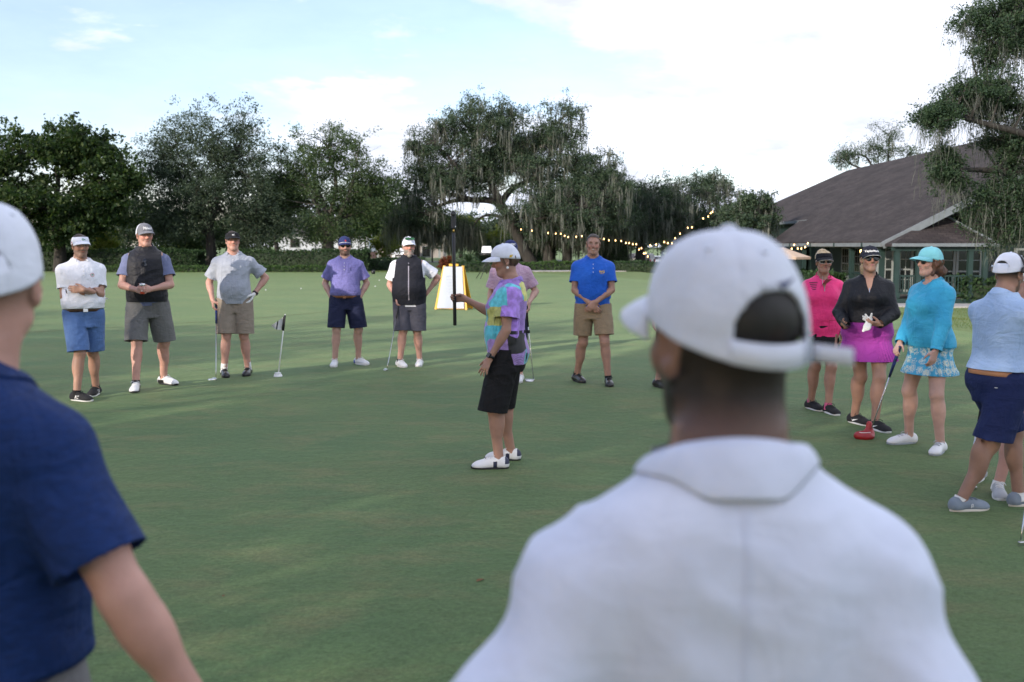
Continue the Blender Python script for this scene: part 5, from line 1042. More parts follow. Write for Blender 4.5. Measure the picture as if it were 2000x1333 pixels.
# ---- shoes: one mesh set per style, mirrored for the other foot
SHOE = {}
def sole_outline(n=28, L=.295, W=.052):
    pts = []
    for i in range(n):
        a = 2*math.pi*i/n; y = math.cos(a); x = math.sin(a)
        w = W*(.80+.24*sstep(-.2, .6, y)) ; pts.append((x*w+.006*sstep(-.3, .5, y)*(1), y*L/2+.048))
    return np.array(pts)
def build_shoe(st):
    g = SHOE[st['name']] = {}; o = sole_outline(); n = len(o); V = []; hs = st.get('heel', .026)
    for z, k in ((0, .94), (.004, 1.0), (.014, 1.01), (1, .99)):
        for x, y in o:
            toe = max(0, (y-.10)/.10); zz = (hs*(1-.25*sstep(-.05, .12, y)) if z == 1 else z)+.012*toe**2; V.append((x*k, (y-.048)*(.985 if k < .95 else 1)+.048, zz))
    F = [(r*n+i, r*n+(i+1) % n, (r+1)*n+(i+1) % n, (r+1)*n+i) for r in range(3) for i in range(n)]+[tuple(range(n-1, -1, -1)), tuple(range(3*n, 4*n))]
    g['sole'] = mesh_np('sole', V, F, True); g['sole'].materials.append(st['sole'])
    P = [(Cone((0, -.055, .048), (0, -.04, .078), .037, .036), .02), (Cone((.002, -.05, .04), (.008, .125, .036), .038, .036, (np.array([0, 0, 1.]), .9)), .03), (Ell((.009, .130, .030), (.046, .060, .030)), .03), (Cone((0, .0, .070), (.004, .085, .046), .034, .034), .03), (Ell((0, -.075, .05), (.036, .028, .045)), .02)]
    V, F = Field(P, .006).net(1); c = hs-.004-V[:, 2]; c2 = V[:, 2]-(.098+np.clip(V[:, 1], -.1, 0)*-.10); C = np.maximum(c, c2); D = np.where((c > c2)[:, None], np.array([0, 0, -1.]), np.array([0, 0, 1.])); V, F, _ = clip(V, F, C, D)
    g['bvh'] = BVHTree.FromPolygons([tuple(v) for v in V], [tuple(f) for f in F]); me = mesh_np('upper', V, F); 
    me.materials.append(st['upper']); 
    if st.get('mat2'):                                    # saddle or toe of another colour
        me.materials.append(st['mat2']); c = V[F].mean(1); sel = st['sel'](c[:, 0], c[:, 1], c[:, 2]); me.polygons.foreach_set('material_index', sel.astype(np.int32))
    g['upper'] = me; mb = MB()
    for k in range(5):
        y = .012+k*.019; pts = []
        for x in np.linspace(-.026, .026, 7):
            h_ = g['bvh'].ray_cast(Vector((x+.004, y+(.006 if k % 2 else -.004)*x/.026, .2)), Vector((0, 0, -1)))[0]
            if h_ is not None: pts.append(np.array(h_)+np.array([0, 0, .003]))
        if len(pts) > 3: mb.tube(pts, .0032, 4)
    for sx in (-1, 1):
        b_ = np.array([.004, .005, .100]); mb.tube(bez([b_, b_+np.array([sx*.03, .01, .025]), b_+np.array([sx*.045, .02, -.01])], 7), .0028, 4)
    g['lace'] = mb.mesh('lace', True); g['lace'].materials.append(st['lace'])
    mb = MB(); mb.add([(-.036, -.085, .045), (.036, -.085, .045), (.03, -.105, .06), (-.03, -.105, .06)], [(0, 1, 2, 3)])
    marks = []
    for shp in st.get('marks', []):
        for side in (1, -1):
            V2, F2 = shp; out = []
            for a, b in V2:
                h_ = g['bvh'].ray_cast(Vector((side*.15, a, b)), Vector((-side, 0, 0)))[0]; out.append((np.array(h_) if h_ is not None else np.array([side*.04, a, b]))+np.array([side*.0025, 0, 0]))
            me = mesh_np('mark', out, F2, False); me.materials.append(st['markm']); marks.append(me)
    g['marks'] = marks
def add_shoe(p, i, st):
    if st['name'] not in SHOE: build_shoe(st)
    g = SHOE[st['name']]; k = p.S**.8*st.get('k', 1); f = p.feet[i]; R = rotz(p.footyaw[i]); a = p.ank[i]
    r = bpy.data.objects.new('shoe', g['upper']); COL.objects.link(r); r.parent = p.root; loc = np.array([a[0], a[1], f[2]])-R @ np.array([0, -.025*k, 0]); r.location = loc; r.rotation_euler = (0, 0, p.footyaw[i]); r.scale = (k*(1 if i == 0 else -1), k, k)
    for nm in ('sole', 'lace'): c = bpy.data.objects.new(nm, g[nm]); COL.objects.link(c); c.parent = r
    for me in g['marks']: c = bpy.data.objects.new('emblem', me); COL.objects.link(c); c.parent = r
# ---- outlines for print and emblems
def text2(txt, size, font=None, shear=0, bold=0.0):
    cu = bpy.data.curves.new('t', 'FONT'); cu.body = txt; cu.size = size; cu.align_x = 'CENTER'; cu.align_y = 'CENTER'; cu.resolution_u = 2; cu.shear = shear; cu.offset = bold
    o = bpy.data.objects.new('t', cu); COL.objects.link(o); dg = bpy.context.evaluated_depsgraph_get(); me = o.evaluated_get(dg).to_mesh(); V = [(v.co.x, v.co.y) for v in me.vertices]; F = [tuple(q.vertices) for q in me.polygons]
    bpy.data.objects.remove(o); bpy.data.curves.remove(cu); return V, F
def rect2(w, h, nx=6, ny=2): 
    V = [((i/nx-.5)*w, (j/ny-.5)*h) for i in range(nx+1) for j in range(ny+1)]; return V, [(i*(ny+1)+j, (i+1)*(ny+1)+j, (i+1)*(ny+1)+j+1, i*(ny+1)+j+1) for i in range(nx) for j in range(ny)]
def disc2(r, n=14): return [(0, 0)]+[(r*math.cos(2*math.pi*i/n), r*math.sin(2*math.pi*i/n)) for i in range(n)], [(0, 1+i, 1+(i+1) % n) for i in range(n)]
def ring2(r0, r1, n=18): return [(r*math.cos(2*math.pi*i/n), r*math.sin(2*math.pi*i/n)) for r in (r0, r1) for i in range(n)], [(i, (i+1) % n, n+(i+1) % n, n+i) for i in range(n)]
def tick2(w, h):                                         # a curved tick mark
    up, lo = [], []
    for i in range(13):
        t = i/12; x = (-.5+t)*w
        yl = h*(-.5+1.05*max(0, t-.16)**1.25) if t > .16 else h*(-.5+1.3*(.16-t)**1.0*3.2)
        th = h*(.42*math.sin(math.pi*min(1, t/.36)*.5) if t < .36 else .42*(1-(t-.36)/.64))*1.0
        lo.append((x, yl)); up.append((x-.02*w, yl+max(th, .01*h)))
    return lo+up, [(i, i+1, 14+i, 13+i) for i in range(12)]
def shift2(q, dx, dy, k=1, flip=False): return [((-a if flip else a)*k+dx, b*k+dy) for a, b in q[0]], q[1]
def join2(*qs):
    V, F = [], []
    for q in qs: n = len(V); V += list(q[0]); F += [tuple(i+n for i in f) for f in q[1]]
    return V, F
# ---- head wear
def cap(p, m, mbrim=None, hole=False, visor=False, tip=.078, yaw=0, brim_m2=None, crown=1.0, name='cap', rim=(.050, -.012), strap=None, mback=None, button=True, lowc=None, puff=0):
    k = p.hk; Rh = p.Rh @ rotz(yaw); H = lambda q: p.hc+Rh @ (np.asarray(q, float)*k); n, r = (144, 36) if hole else (64, 14); rx, ry, top = .0885+puff, .1125+puff, .1345*crown+puff
    zr = lambda a: rim[1]+(rim[0]-rim[1])*(.5+.5*math.sin(a))         # a = pi/2 front
    cy = -.010; c0 = lambda a: zr(a)
    def pt(a, v, off=0):
        z0 = zr(a); sh = math.cos(v*math.pi/2)**.74 if v < 1 else 0; z = z0+(top-z0)*math.sin(v*math.pi/2)**.95
        seam = .0022*(abs(math.sin(a*3))**.18-1); return H(((rx+off+seam)*math.cos(a)*sh, cy+(ry+off+seam)*math.sin(a)*sh, z+off*v))
    vmax = .40 if visor else 1.0; V = [pt(2*math.pi*i/n, vmax*j/r) for j in range(r+(0 if not visor else 1)) for i in range(n)]; rows = r if not visor else r+1; F = []; MI = []
    hc_, hw, hh = -math.pi/2, .62, .27                       # arch at the back
    inh = lambda a, v: hole and (((a-hc_+math.pi) % (2*math.pi)-math.pi)/hw)**2+((v-.10)/hh)**2 < 1 and v > (.13 if strap is None else -.1)
    for j in range(rows-1):
        for i in range(n):
            a = 2*math.pi*(i+.5)/n; v = vmax*(j+.5)/r
            if inh(a, v): continue
            if lowc is not None and math.sin(a) < -.2 and False: continue
            F.append((j*n+i, j*n+(i+1) % n, (j+1)*n+(i+1) % n, (j+1)*n+i)); MI.append(1 if (mback is not None and math.sin(a) < .12) else 0)
    if not visor:
        V.append(pt(0, 1)); F += [((rows-1)*n+i, (rows-1)*n+(i+1) % n, len(V)-1) for i in range(n)]; MI += [1 if (mback is not None and math.sin(2*math.pi*(i+.5)/n) < .12) else 0 for i in range(n)]
    if hole:                                                # ease the rim of the arch onto a clean curve
        for kf in set(i for f in F for i in f):
            if kf >= rows*n: continue
            j, i = divmod(kf, n); a, v = 2*math.pi*i/n, vmax*j/r; da = (a-hc_+math.pi) % (2*math.pi)-math.pi; q = (da/hw)**2+((v-.10)/hh)**2
            if q < 1 and (strap is not None or v > .13): q = math.sqrt(max(q, .05)); V[kf] = pt(hc_+da/q, max(0, .10+(v-.10)/q))
    V = np.array(V); nz = noise3((V-p.hc)*16, 3)+.5*noise3((V-p.hc)*33, 8); cen = H((0, cy, .03)); V = V+(V-cen)/np.linalg.norm(V-cen, axis=1, keepdims=True)*(nz*.0022)[:, None]
    me = mesh_np(name, V, F); me.materials.append(m); 
    if mback is not None: me.materials.append(mback); me.polygons.foreach_set('material_index', np.array(MI, np.int32))
    o = obj(name, me, None, p.root); sd = o.modifiers.new('thickness', 'SOLIDIFY'); sd.thickness = .0035; sd.offset = -1
    bv = BVHTree.FromPolygons([tuple(v) for v in V], [tuple(f) for f in F])
    # brim
    ns, nt_ = 22, 8; Pg = np.zeros((ns+1, nt_+1, 3)); U = math.radians(66)
    for i in range(ns+1):
        sx = -1+2*i/ns; a = math.pi/2-sx*U; base = np.array([(rx+.001)*math.cos(a), cy+(ry+.001)*math.sin(a), zr(a)+.004])
        for j in range(nt_+1):
            t = j/nt_; reach = tip*(max(0, 1-abs(sx)**2.6))**.55; q = base+np.array([math.cos(a)*.010*t*(1-abs(sx)**3), reach*t, -.010*t*(1-abs(sx))-.012*t*t-.020*(sx*sx)*t]); Pg[i, j] = H(q)
    mb = MB(); mb.grid(Pg); b = mb.build('brim', mbrim or m, o, True); sd = b.modifiers.new('thickness', 'SOLIDIFY'); sd.thickness = .004; sd.offset = 0
    if brim_m2 is not None: b.data.materials.append(brim_m2); sd.material_offset_rim = 1
    if hole:
        for q_ in range(6):
            a_ = math.pi/6+q_*math.pi/3; c = pt(a_, .62, .0012); dd = nrm(c-H((0, cy, .02))); mb = MB(); mb.lathe([(.0022, -.0006), (.0042, -.0006), (.0038, .0008), (.0022, .0008)], c, 12, frame(dd)); mb.build('eyelet', m, o, True)
    if button and not visor: mb = MB(); c = H((0, cy, top-.001)); mb.lathe([(.010*k, -.003), (.011*k, .002), (.007*k, .006), (.001, .0075)], c, 10, Rh); mb.build('button', m, o, True)
    return o, bv, H, Rh, pt
def cap_text(p, c, V2, F, m, front=1, z=.075, x=0, dist=.3, parent=None, lift=.0015, ang=None):
    o, bv, H, Rh, pt = c; R = Rh @ rotz(ang or 0) if ang is not None else Rh
    k = p.hk; org = p.hc+R @ np.array([x, front*dist, z*k]); d = -front*R[:, 1]; tl = rotx(0)
    return p.lay('emblem', V2, F, m, org, -front*R[:, 0], R[:, 2], d+R[:, 2]*-.0, bv, lift, o, 1.0)
def glasses(p, mfr, mlens=None, up=0, y0=.0, shape='round', tilt=0, name='sunglasses', w=.030, hgt=.021):
    """sunglasses on the nose, or pushed up on the cap: frame (with temples), two lenses"""
    k = p.hk; R = p.Rh @ rotx(tilt); H = lambda q: p.hc+p.Rh @ (np.array([0, y0, up])*k+rotx(tilt) @ (np.asarray(q, float)*k)); mb = MB(); lens = []
    for sg in (1, -1):
        ang = np.linspace(0, 2*math.pi, 19)[:-1]; e = 2.0 if shape == 'round' else 3.2
        P = [(sg*.033+w*np.sign(math.cos(a))*abs(math.cos(a))**(2/e), .094-.010*(abs(w*math.cos(a)*np.sign(math.cos(a))*1)*0)-.16*max(0, abs(sg*.033+w*math.cos(a))-.03)**1.0*.9, .010+hgt*np.sign(math.sin(a))*abs(math.sin(a))**(2/e)-(.003 if shape == 'sport' else 0)) for a in ang]; Q = np.array([H(q) for q in P])
        mb.tube(np.concatenate([Q, Q[:1]]), .0026*k, 5, cap=False); c = Q.mean(0)+p.Rh @ np.array([0, .004*k, 0]); lens.append((np.concatenate([[c], Q]), [(0, 1+i, 1+(i+1) % 18) for i in range(18)]))
        mb.tube(np.array([H((sg*(.033+w), .086, .014)), H((sg*.076, .06, .014)), H((sg*.083, -.0, .012)), H((sg*.080, -.02, -.002))]), .0024*k, 5)
    mb.tube(np.array([H((-.008, .094, .014)), H((0, .099, .016)), H((.008, .094, .014))]), .0026*k, 5)
    o = mb.build(name, mfr, p.root, True)
    for V, F in lens: obj('lens', mesh_np('lens', V, F), mlens or M_LENS, o)
    return o
# ------------------------------------------------------------------ the people
WHITE, NAVY, BLACK = (.73, .74, .81), (.014, .018, .050), (.010, .010, .012)
C_white = cloth('white_pique', WHITE, bump=.15); C_navy = cloth('navy_twill', NAVY); C_black = cloth('black_twill', BLACK)
C_capw = cloth('white_cap_cloth', (.69, .72, .82), .75, bump=.15, bscale=700, fold=.18); C_sockw = cloth('white_sock', (.75, .75, .75)); C_sockb = cloth('black_sock', (.015, .015, .016))
M_LEATH = mat('brown_leather', (.075, .035, .018), .45, var=.2, scale=20); M_TANL = mat('tan_leather', (.26, .105, .045), .5, var=.15, scale=20); M_BLKL = mat('black_plastic', (.012, .012, .013), .4); M_SILV = mat('silver_metal', (.6, .6, .6), .22, metal=1)
M_INKB = mat('black_print', (.012, .012, .014), .7); M_INKW = mat('white_print', (.8, .8, .8), .7); M_INKR = mat('red_print', (.45, .03, .03), .7); M_INKG = mat('gold_print', (.60, .40, .02), .6); M_INKN = mat('navy_print', (.02, .03, .10), .7); M_INKGR = mat('green_print', (.05, .25, .12), .7)
M_ZIP = mat('zip_metal', (.45, .45, .46), .35, metal=.8); M_BTN = mat('shirt_button', (.6, .6, .58), .35)
def hair_mat(n, c, c2): return mat(n, c, .5, col2=c2, scale=30, stretch=(1, 1, .18), bump=.6, bscale=70, detail=5, bdist=.004)
H_dark = hair_mat('dark_brown_hair', (.020, .012, .008), (.045, .028, .018)); H_black = hair_mat('black_hair', (.006, .005, .005), (.016, .013, .011)); H_grey = hair_mat('grey_hair', (.16, .13, .11), (.30, .27, .24)); H_brown = hair_mat('brown_hair', (.05, .03, .02), (.10, .06, .035)); H_blond = hair_mat('blond_hair', (.30, .21, .11), (.55, .43, .27)); H_aub = hair_mat('auburn_hair', (.040, .016, .009), (.11, .045, .020))
nap = lambda c=(.03, .02, .014), a=.85: dict(col=c, fade=a)
def shoe_style(name, up, sole, lace, **k): return dict(name=name, upper=up, sole=sole, lace=lace, **k)
S_w = mat('white_shoe_leather', (.70, .70, .71), .45, var=.04); S_sole = mat('white_rubber', (.62, .62, .60), .6); S_soleb = mat('black_rubber', (.015, .015, .016), .7); S_b = mat('black_shoe_leather', (.016, .015, .016), .32, coat=.2); S_knit = mat('black_knit', (.014, .014, .016), .85, bump=.3, bscale=300); S_lg = mat('pale_grey_knit', (.42, .43, .45), .8, bump=.3, bscale=300, var=.08); S_blg = mat('blue_grey_knit', (.20, .24, .29), .85, bump=.4, bscale=260, var=.15); S_grey = mat('grey_foam', (.30, .33, .35), .7)
SW = shoe_style('white golf', S_w, S_sole, M_INKW)
SWN = shoe_style('white navy', S_w, S_soleb, M_INKW, mat2=mat('navy_patch', (.02, .025, .06), .5), sel=lambda x, y, z: ((y < -.072) & (z > .05)) | ((y > -.01) & (y < .02) & (z < .07)))
SWB = shoe_style('white black', S_w, S_soleb, M_INKW, mat2=S_b, sel=lambda x, y, z: ((y > -.075) & (y < .02) & (z < .062)))
SWBL = shoe_style('white blue', S_w, S_sole, M_INKW, mat2=mat('blue_patch', (.07, .10, .42), .5), sel=lambda x, y, z: (y < -.045) & (z < .065))
SB = shoe_style('black golf', S_b, S_soleb, M_INKB)
SK3 = shoe_style('black three stripe', S_knit, S_sole, M_INKB, marks=[([(-.012+i*.019, .035), (-.003+i*.019, .035), (.010+i*.019, .068), (.001+i*.019, .068)], [(0, 1, 2, 3)]) for i in range(3)], markm=M_INKW)
SKT = shoe_style('black tick', S_knit, S_sole, M_INKB, marks=[shift2(tick2(.085, .034), .02, .052)], markm=M_INKW)
SK = shoe_style('black knit', S_knit, S_sole, M_INKB)
SWG = shoe_style('white grey', S_w, S_grey, S_lg); SLG = shoe_style('pale grey knit', S_lg, S_sole, M_INKW)
on2 = join2(shift2(ring2(.004, .0065), .03, .058), rect2(.0001, .0001)); SBG = shoe_style('blue grey knit', S_blg, mat('cream_foam', (.62, .58, .50), .7), S_blg, marks=[join2(shift2(ring2(.005, .008), .035, .052), shift2(rect2(.003, .02), .028, .042), shift2(rect2(.018, .003), .037, .040))], markm=M_INKW)
def placket(p, m, n=3, t=.49, ln=.13, btn=M_BTN, x=0):
    p.chest('placket', *rect2(.030, ln*p.S, 2, 10), m, x, t-ln/2+.01, lift=.0035)
    for i in range(n): p.chest('button', *disc2(.0055, 10), btn, x, t-.005-i*.045, lift=.0055)
def Y_of(feet): return (feet[0][1]+feet[1][1])/2
def Hh(px_, py_, Y, add=.03): return A(px_, py_, Y)[2]+add

# 1 white polo, arms crossed
f = (G(150, 784), G(188, 772)); Y = Y_of(f)
p = Person('man in white polo and white visor with arms crossed, blue shorts', f, 212, Hh(140, 456, Y), w=1.0, belly=.035, skin='tan', head=(6, -4, 0), footyaw=(38, -30), shift=(0, .02), lean=(0, -.05),
  hands=[dict(l=(-.020, .160, .225), pole=(.6, -.2, -1), f=(-1, -.25, .12), n=(0, -1, 0), curl=.25), dict(l=(.020, .232, .258), pole=(-.6, -.2, -1), f=(1, -.40, .05), n=(0, -1, 0), curl=.3)],
  face=dict(stubble=.55, stubcol=(.16, .11, .09)), hair=dict(col=(.05, .035, .03), fade=.6, mat=H_dark, prims=[('e', (0, -.016, .042), (.080, .100, .083))], cut=lambda x, y, z: np.maximum(.050-z+np.clip(-y, 0, .1)*-.5, (y-.075))))
p.head_yaw = 0; PW = p
p.shirt(C_white, hem=.048, sleeve=.70, sr=(.076, .070), tuck=1, blouse=.014, amp=0.0108, seed=3, off=.024); p.collar(C_white, open_=.5); placket(p, C_white)
p.chest('logo', *ring2(.016, .020), M_INKR, -.085, .40); p.chest('logo', *rect2(.018, .012), M_INKGR, -.085, .40)
p.shorts(cloth('blue_shorts', (.075, .145, .33), var=.10), top=.06, length=.95, r=(.112, .108), amp=0.0108); p.belt(M_LEATH, .034, .024, .036, M_SILV); p.socks(C_sockb, .03); p.shoes(SK3)
c = cap(p, C_capw, visor=True, tip=.074); cap_text(p, c, *join2(shift2(ring2(.006, .011), 0, 0), shift2(rect2(.02, .006), .016, -.002)), M_INKGR, z=.075)
fl = rect2(.026, .018); o_ = p.hc+p.Rh @ np.array([.3, .0, .035*p.hk]); p.lay('flag_patch', fl[0], fl[1], M_INKR, o_, p.Rh[:, 1], p.Rh[:, 2], -p.Rh[:, 0], c[1], .0015, c[0]); p.lay('flag_canton', shift2(rect2(.011, .009), -.0075, .0045)[0], rect2(.011, .009)[1], M_INKN, o_, p.Rh[:, 1], p.Rh[:, 2], -p.Rh[:, 0], c[1], .003, c[0])

# 2 dark quilted vest, can in both hands
f = (G(266, 764), G(320, 752)); Y = Y_of(f)
p = Person('man in dark quilted vest and grey cap holding a drink can', f, 192, Hh(263, 434, Y), w=.98, belly=.045, skin='pink', head=(26, -2, 0), footyaw=(4, 46),
  hands=[dict(l=(.062, .235, .150), pole=(1, -.6, -.5), f=(-.55, .9, .0), n=(-.85, -.5, 0), curl=.75), dict(l=(-.062, .225, .155), pole=(-1, -.6, -.5), f=(.55, .9, .05), n=(.85, -.5, 0), curl=.75)], hair=nap((.10, .07, .05), .5), face=dict(ruddy=.6))
P2_ = p
p.shirt(cloth('slate_blue_polo', (.135, .155, .27), var=.1), hem=-.02, sleeve=.66, sr=(.084, .082), amp=0.0090, seed=8); p.collar(cloth('slate_collar', (.12, .14, .25)), open_=.5, r=(.066, .064))
M_QUILT = cloth('quilted_nylon', (.012, .0125, .018), .55, sheen=.1)
p.shirt(M_QUILT, 'vest', off=.040, hem=.02, vest=True, amp=0.0126, seed=9, drape=.97, neckcut=.57); p.collar(M_QUILT, stand=True, rise=.05, r=(.074, .070), open_=.55, name='vest_collar')
for k in range(9):
    for sg in (1, -1): p.chest('quilt_seam', *rect2(.16, .0035, 10, 1), M_INKB, sg*.09, .07+k*.045, bvh=p.bvh_vest, lift=.002)
p.chest('zip', *rect2(.010, .46, 1, 16), M_INKB, 0, .26, bvh=p.bvh_vest, lift=.004)
p.chest('hanging_glasses', *join2(shift2(disc2(.020), 0, .022), shift2(disc2(.020), .006, -.018), shift2(rect2(.03, .006), -.004, .045)), M_LENS, -.01, .43, bvh=p.bvh_vest, lift=.012)
p.shorts(cloth('grey_shorts', (.125, .125, .125)), top=.06, length=.96, r=(.118, .112), amp=0.0126, seed=12); p.socks(C_sockb, .03); p.shoes(SWB)
C_capg = cloth('grey_cap_cloth', (.16, .165, .19)); c = cap(p, C_capg, mbrim=C_capg, mback=C_capw, tip=.076); cap_text(p, c, *text2('Titleist', .036, shear=.35, bold=.0012), M_INKW, z=.082, front=1)
C_ = p.L

# 3 grey polo with black visor, putter in the right hand
f = (G(438, 736), G(485, 733)); Y = Y_of(f)
pg = A(411, 604, Y-.12)
p = Person('man in pale grey polo and black visor, glove on his hip, leaning on a putter', f, 192, Hh(470, 451, Y), w=.99, belly=.055, skin='pink', head=(10, 0, 0), footyaw=(14, -10),
  hands=[dict(p=A(415, 586, Y-.10), pole=(.7, -1, 0), f=(-.1, .25, -1), n=(-1, -.2, 0), curl=.7, thumb=.7), dict(l=(-.235, .02, .075), pole=(-1, -.5, .1), f=(.45, .35, -.8), n=(.9, .1, .5), curl=.3)], hair=dict(col=(.08, .06, .05), fade=.5, mat=H_dark, prims=[('e', (0, -.016, .040), (.079, .099, .082))], cut=lambda x, y, z: np.maximum(.050-z+np.clip(-y, 0, .1)*-.5, (y-.075))), face=dict(ruddy=.5, smile=0))
P3_ = p; C_pg = cloth('pale_grey_polo', (.34, .365, .43), .6, var=.06); p.shirt(C_pg, hem=-.04, sleeve=.74, sr=(.092, .090), amp=0.0126, seed=14, drape=.95, off=.024); p.collar(C_pg, open_=.6); placket(p, C_pg, 2, ln=.15); p.chest('logo', *join2(shift2(rect2(.02, .008), 0, 0), shift2(ring2(.006, .009), 0, .012)), M_INKW, -.09, .40)
p.shorts(cloth('khaki_shorts', (.235, .195, .155), var=.07), length=.95, r=(.118, .112), amp=0.0108, seed=15); p.socks(C_sockw, .085); p.shoes(SB); p.watch(1, M_BLKL, M_BLKL)
G_glove = cloth('white_glove_leather', (.68, .68, .68), .5)
def glove(p, i):
    V, F = Field([(Cone(q.a, q.b, q.ra+.0035, q.rb+.0035, q.flat), k) for q, k in p.hand_prims(i)], .0055).net(1); c = (V-p.wri[i]) @ -p.hand[i][0]; F = F[(c[F] < .01).all(1)]; V, F, _ = compact(V, F); obj('golf_glove', mesh_np('golf_glove', V, F), G_glove, p.root)
glove(p, 1)
c = cap(p, cloth('black_visor_cloth', (.012, .012, .015)), visor=True, tip=.076); cap_text(p, c, *join2(shift2(tick2(.04, .018), 0, .004), shift2(rect2(.03, .004), 0, -.008)), M_INKW, z=.075)

# 4 heather purple polo, hands in pockets
f = (G(654, 716), G(700, 713)); Y = Y_of(f)
p = Person('bearded man in lavender polo, navy cap and sunglasses with hands in his pockets', f, 184, Hh(682, 464, Y), w=1.02, belly=.05, skin='fair', head=(12, -2, 0), footyaw=(2, 42),
  hands=[dict(l=(.188, .035, .0), pole=(1, -.9, 0), f=(-.05, .25, -1), n=(-1, 0, 0), curl=.15), dict(l=(-.188, .035, .0), pole=(-1, -.9, 0), f=(.05, .25, -1), n=(1, 0, 0), curl=.15)], face=dict(stubble=.8, stubcol=(.045, .026, .018)), hair=dict(col=(.04, .024, .016), fade=.7, mat=H_dark, amp=.004, prims=[('e', (0, .018, -.050), (.062, .064, .060)), ('c', (0, .05, -.098), (0, .058, -.1), .027, .026)], cut=lambda x, y, z: np.maximum.reduce([z+.040-np.clip(np.abs(x)-.03, 0, .05)*.8, -y-.0+np.clip(-z-.03, 0, .05)*.3, .0-((x/.026)**2+((z+.056)/.012)**2-1)*.01-np.where(y > .03, 0, 9)])))
C_lav = cloth('lavender_heather', (.16, .15, .38), .75, var=.16, scale=60); p.shirt(C_lav, hem=.045, sleeve=.72, sr=(.088, .086), tuck=1, blouse=.012, amp=0.0108, seed=18); p.collar(C_lav, open_=.5); placket(p, C_lav)
p.chest('logo', *join2(shift2(rect2(.005, .026), 0, 0), shift2(ring2(.005, .008), 0, .017), shift2(rect2(.02, .004), 0, -.012)), M_INKN, -.085, .40)
p.shorts(C_navy, top=.055, length=.94, r=(.122, .112), amp=0.0090, seed=19); p.belt(M_TANL, .030, .024, .036, M_TANL); p.shoes(SWBL)
C_capn = cloth('navy_cap_cloth', (.025, .035, .12)); c = cap(p, C_capn, tip=.076); cap_text(p, c, *join2(shift2(disc2(.012, 5), 0, 0), shift2(disc2(.006, 4), .010, -.004)), M_INKR, z=.078)
mb = MB(); mb.tube(np.array([c[4](math.pi/2-s_, .02, .004)+p.Rh @ np.array([0, .003, .003]) for s_ in np.linspace(-1.1, 1.1, 17)]), .003, 5); mb.build('brim_cord', M_INKW, c[0], True)
glasses(p, M_BLKL)

# 5 black fleece vest, grey beard, putter
f = (G(781, 717), G(820, 715)); Y = Y_of(f)
p = Person('big grey-bearded man in black zip vest, sunglasses up on his white cap, putter in hand', f, 184, Hh(816, 465, Y), w=1.08, belly=.085, skin='pink', head=(12, 0, 0), footyaw=(26, -8), shift=(0, .01),
  hands=[dict(p=A(774, 580, Y-.10), pole=(.7, -1, 0), f=(-.05, .25, -1), n=(-1, -.2, 0), curl=.75, thumb=.7), dict(l=(-.245, -.07, .085), pole=(-1, -.35, .15), f=(.5, -.3, -.8), n=(.9, .3, .3), curl=.3)], face=dict(ruddy=.6, stubble=.6, stubcol=(.30, .28, .26)), hair=dict(col=(.28, .26, .24), fade=.5, mat=H_grey, amp=.006, prims=[('e', (0, .022, -.054), (.066, .068, .066)), ('c', (0, .052, -.105), (0, .062, -.118), .030, .026)], cut=lambda x, y, z: np.maximum.reduce([z+.036-np.clip(np.abs(x)-.03, 0, .05)*.8, -y-.0+np.clip(-z-.03, 0, .05)*.3, .0-((x/.026)**2+((z+.056)/.011)**2-1)*.01-np.where(y > .03, 0, 9)])))
P5_ = p; p.shirt(C_white, hem=-.095, sleeve=.72, sr=(.094, .092), amp=0.0090, seed=22, drape=.98); p.collar(C_white, open_=.5, r=(.070, .068))
C_fl = cloth('black_fleece', (.017, .018, .026), .85); p.shirt(C_fl, 'vest', off=.034, hem=-.07, vest=True, amp=0.0126, seed=23, drape=.98, neckcut=.57); p.collar(C_fl, stand=True, rise=.045, r=(.080, .076), open_=.62, name='vest_collar')
p.chest('zip', *rect2(.014, .50, 1, 20), mat('grey_zip_tape', (.30, .28, .34), .6), 0, .245, bvh=p.bvh_vest, lift=.004); p.chest('zip_pull', *rect2(.02, .03, 1, 2), M_BLKL, 0, .47, bvh=p.bvh_vest, lift=.007)
p.shorts(cloth('charcoal_shorts', (.065, .065, .085)), length=1.0, r=(.118, .118), amp=0.0108, seed=24); p.socks(C_sockb, .025); p.shoes(SW)
c = cap(p, C_capw, tip=.076); glasses(p, M_BLKL, mat('green_mirror_lens', (.05, .16, .07), .12, metal=.8), up=.078, y0=.016, shape='sport', tilt=.25, w=.031, hgt=.017)

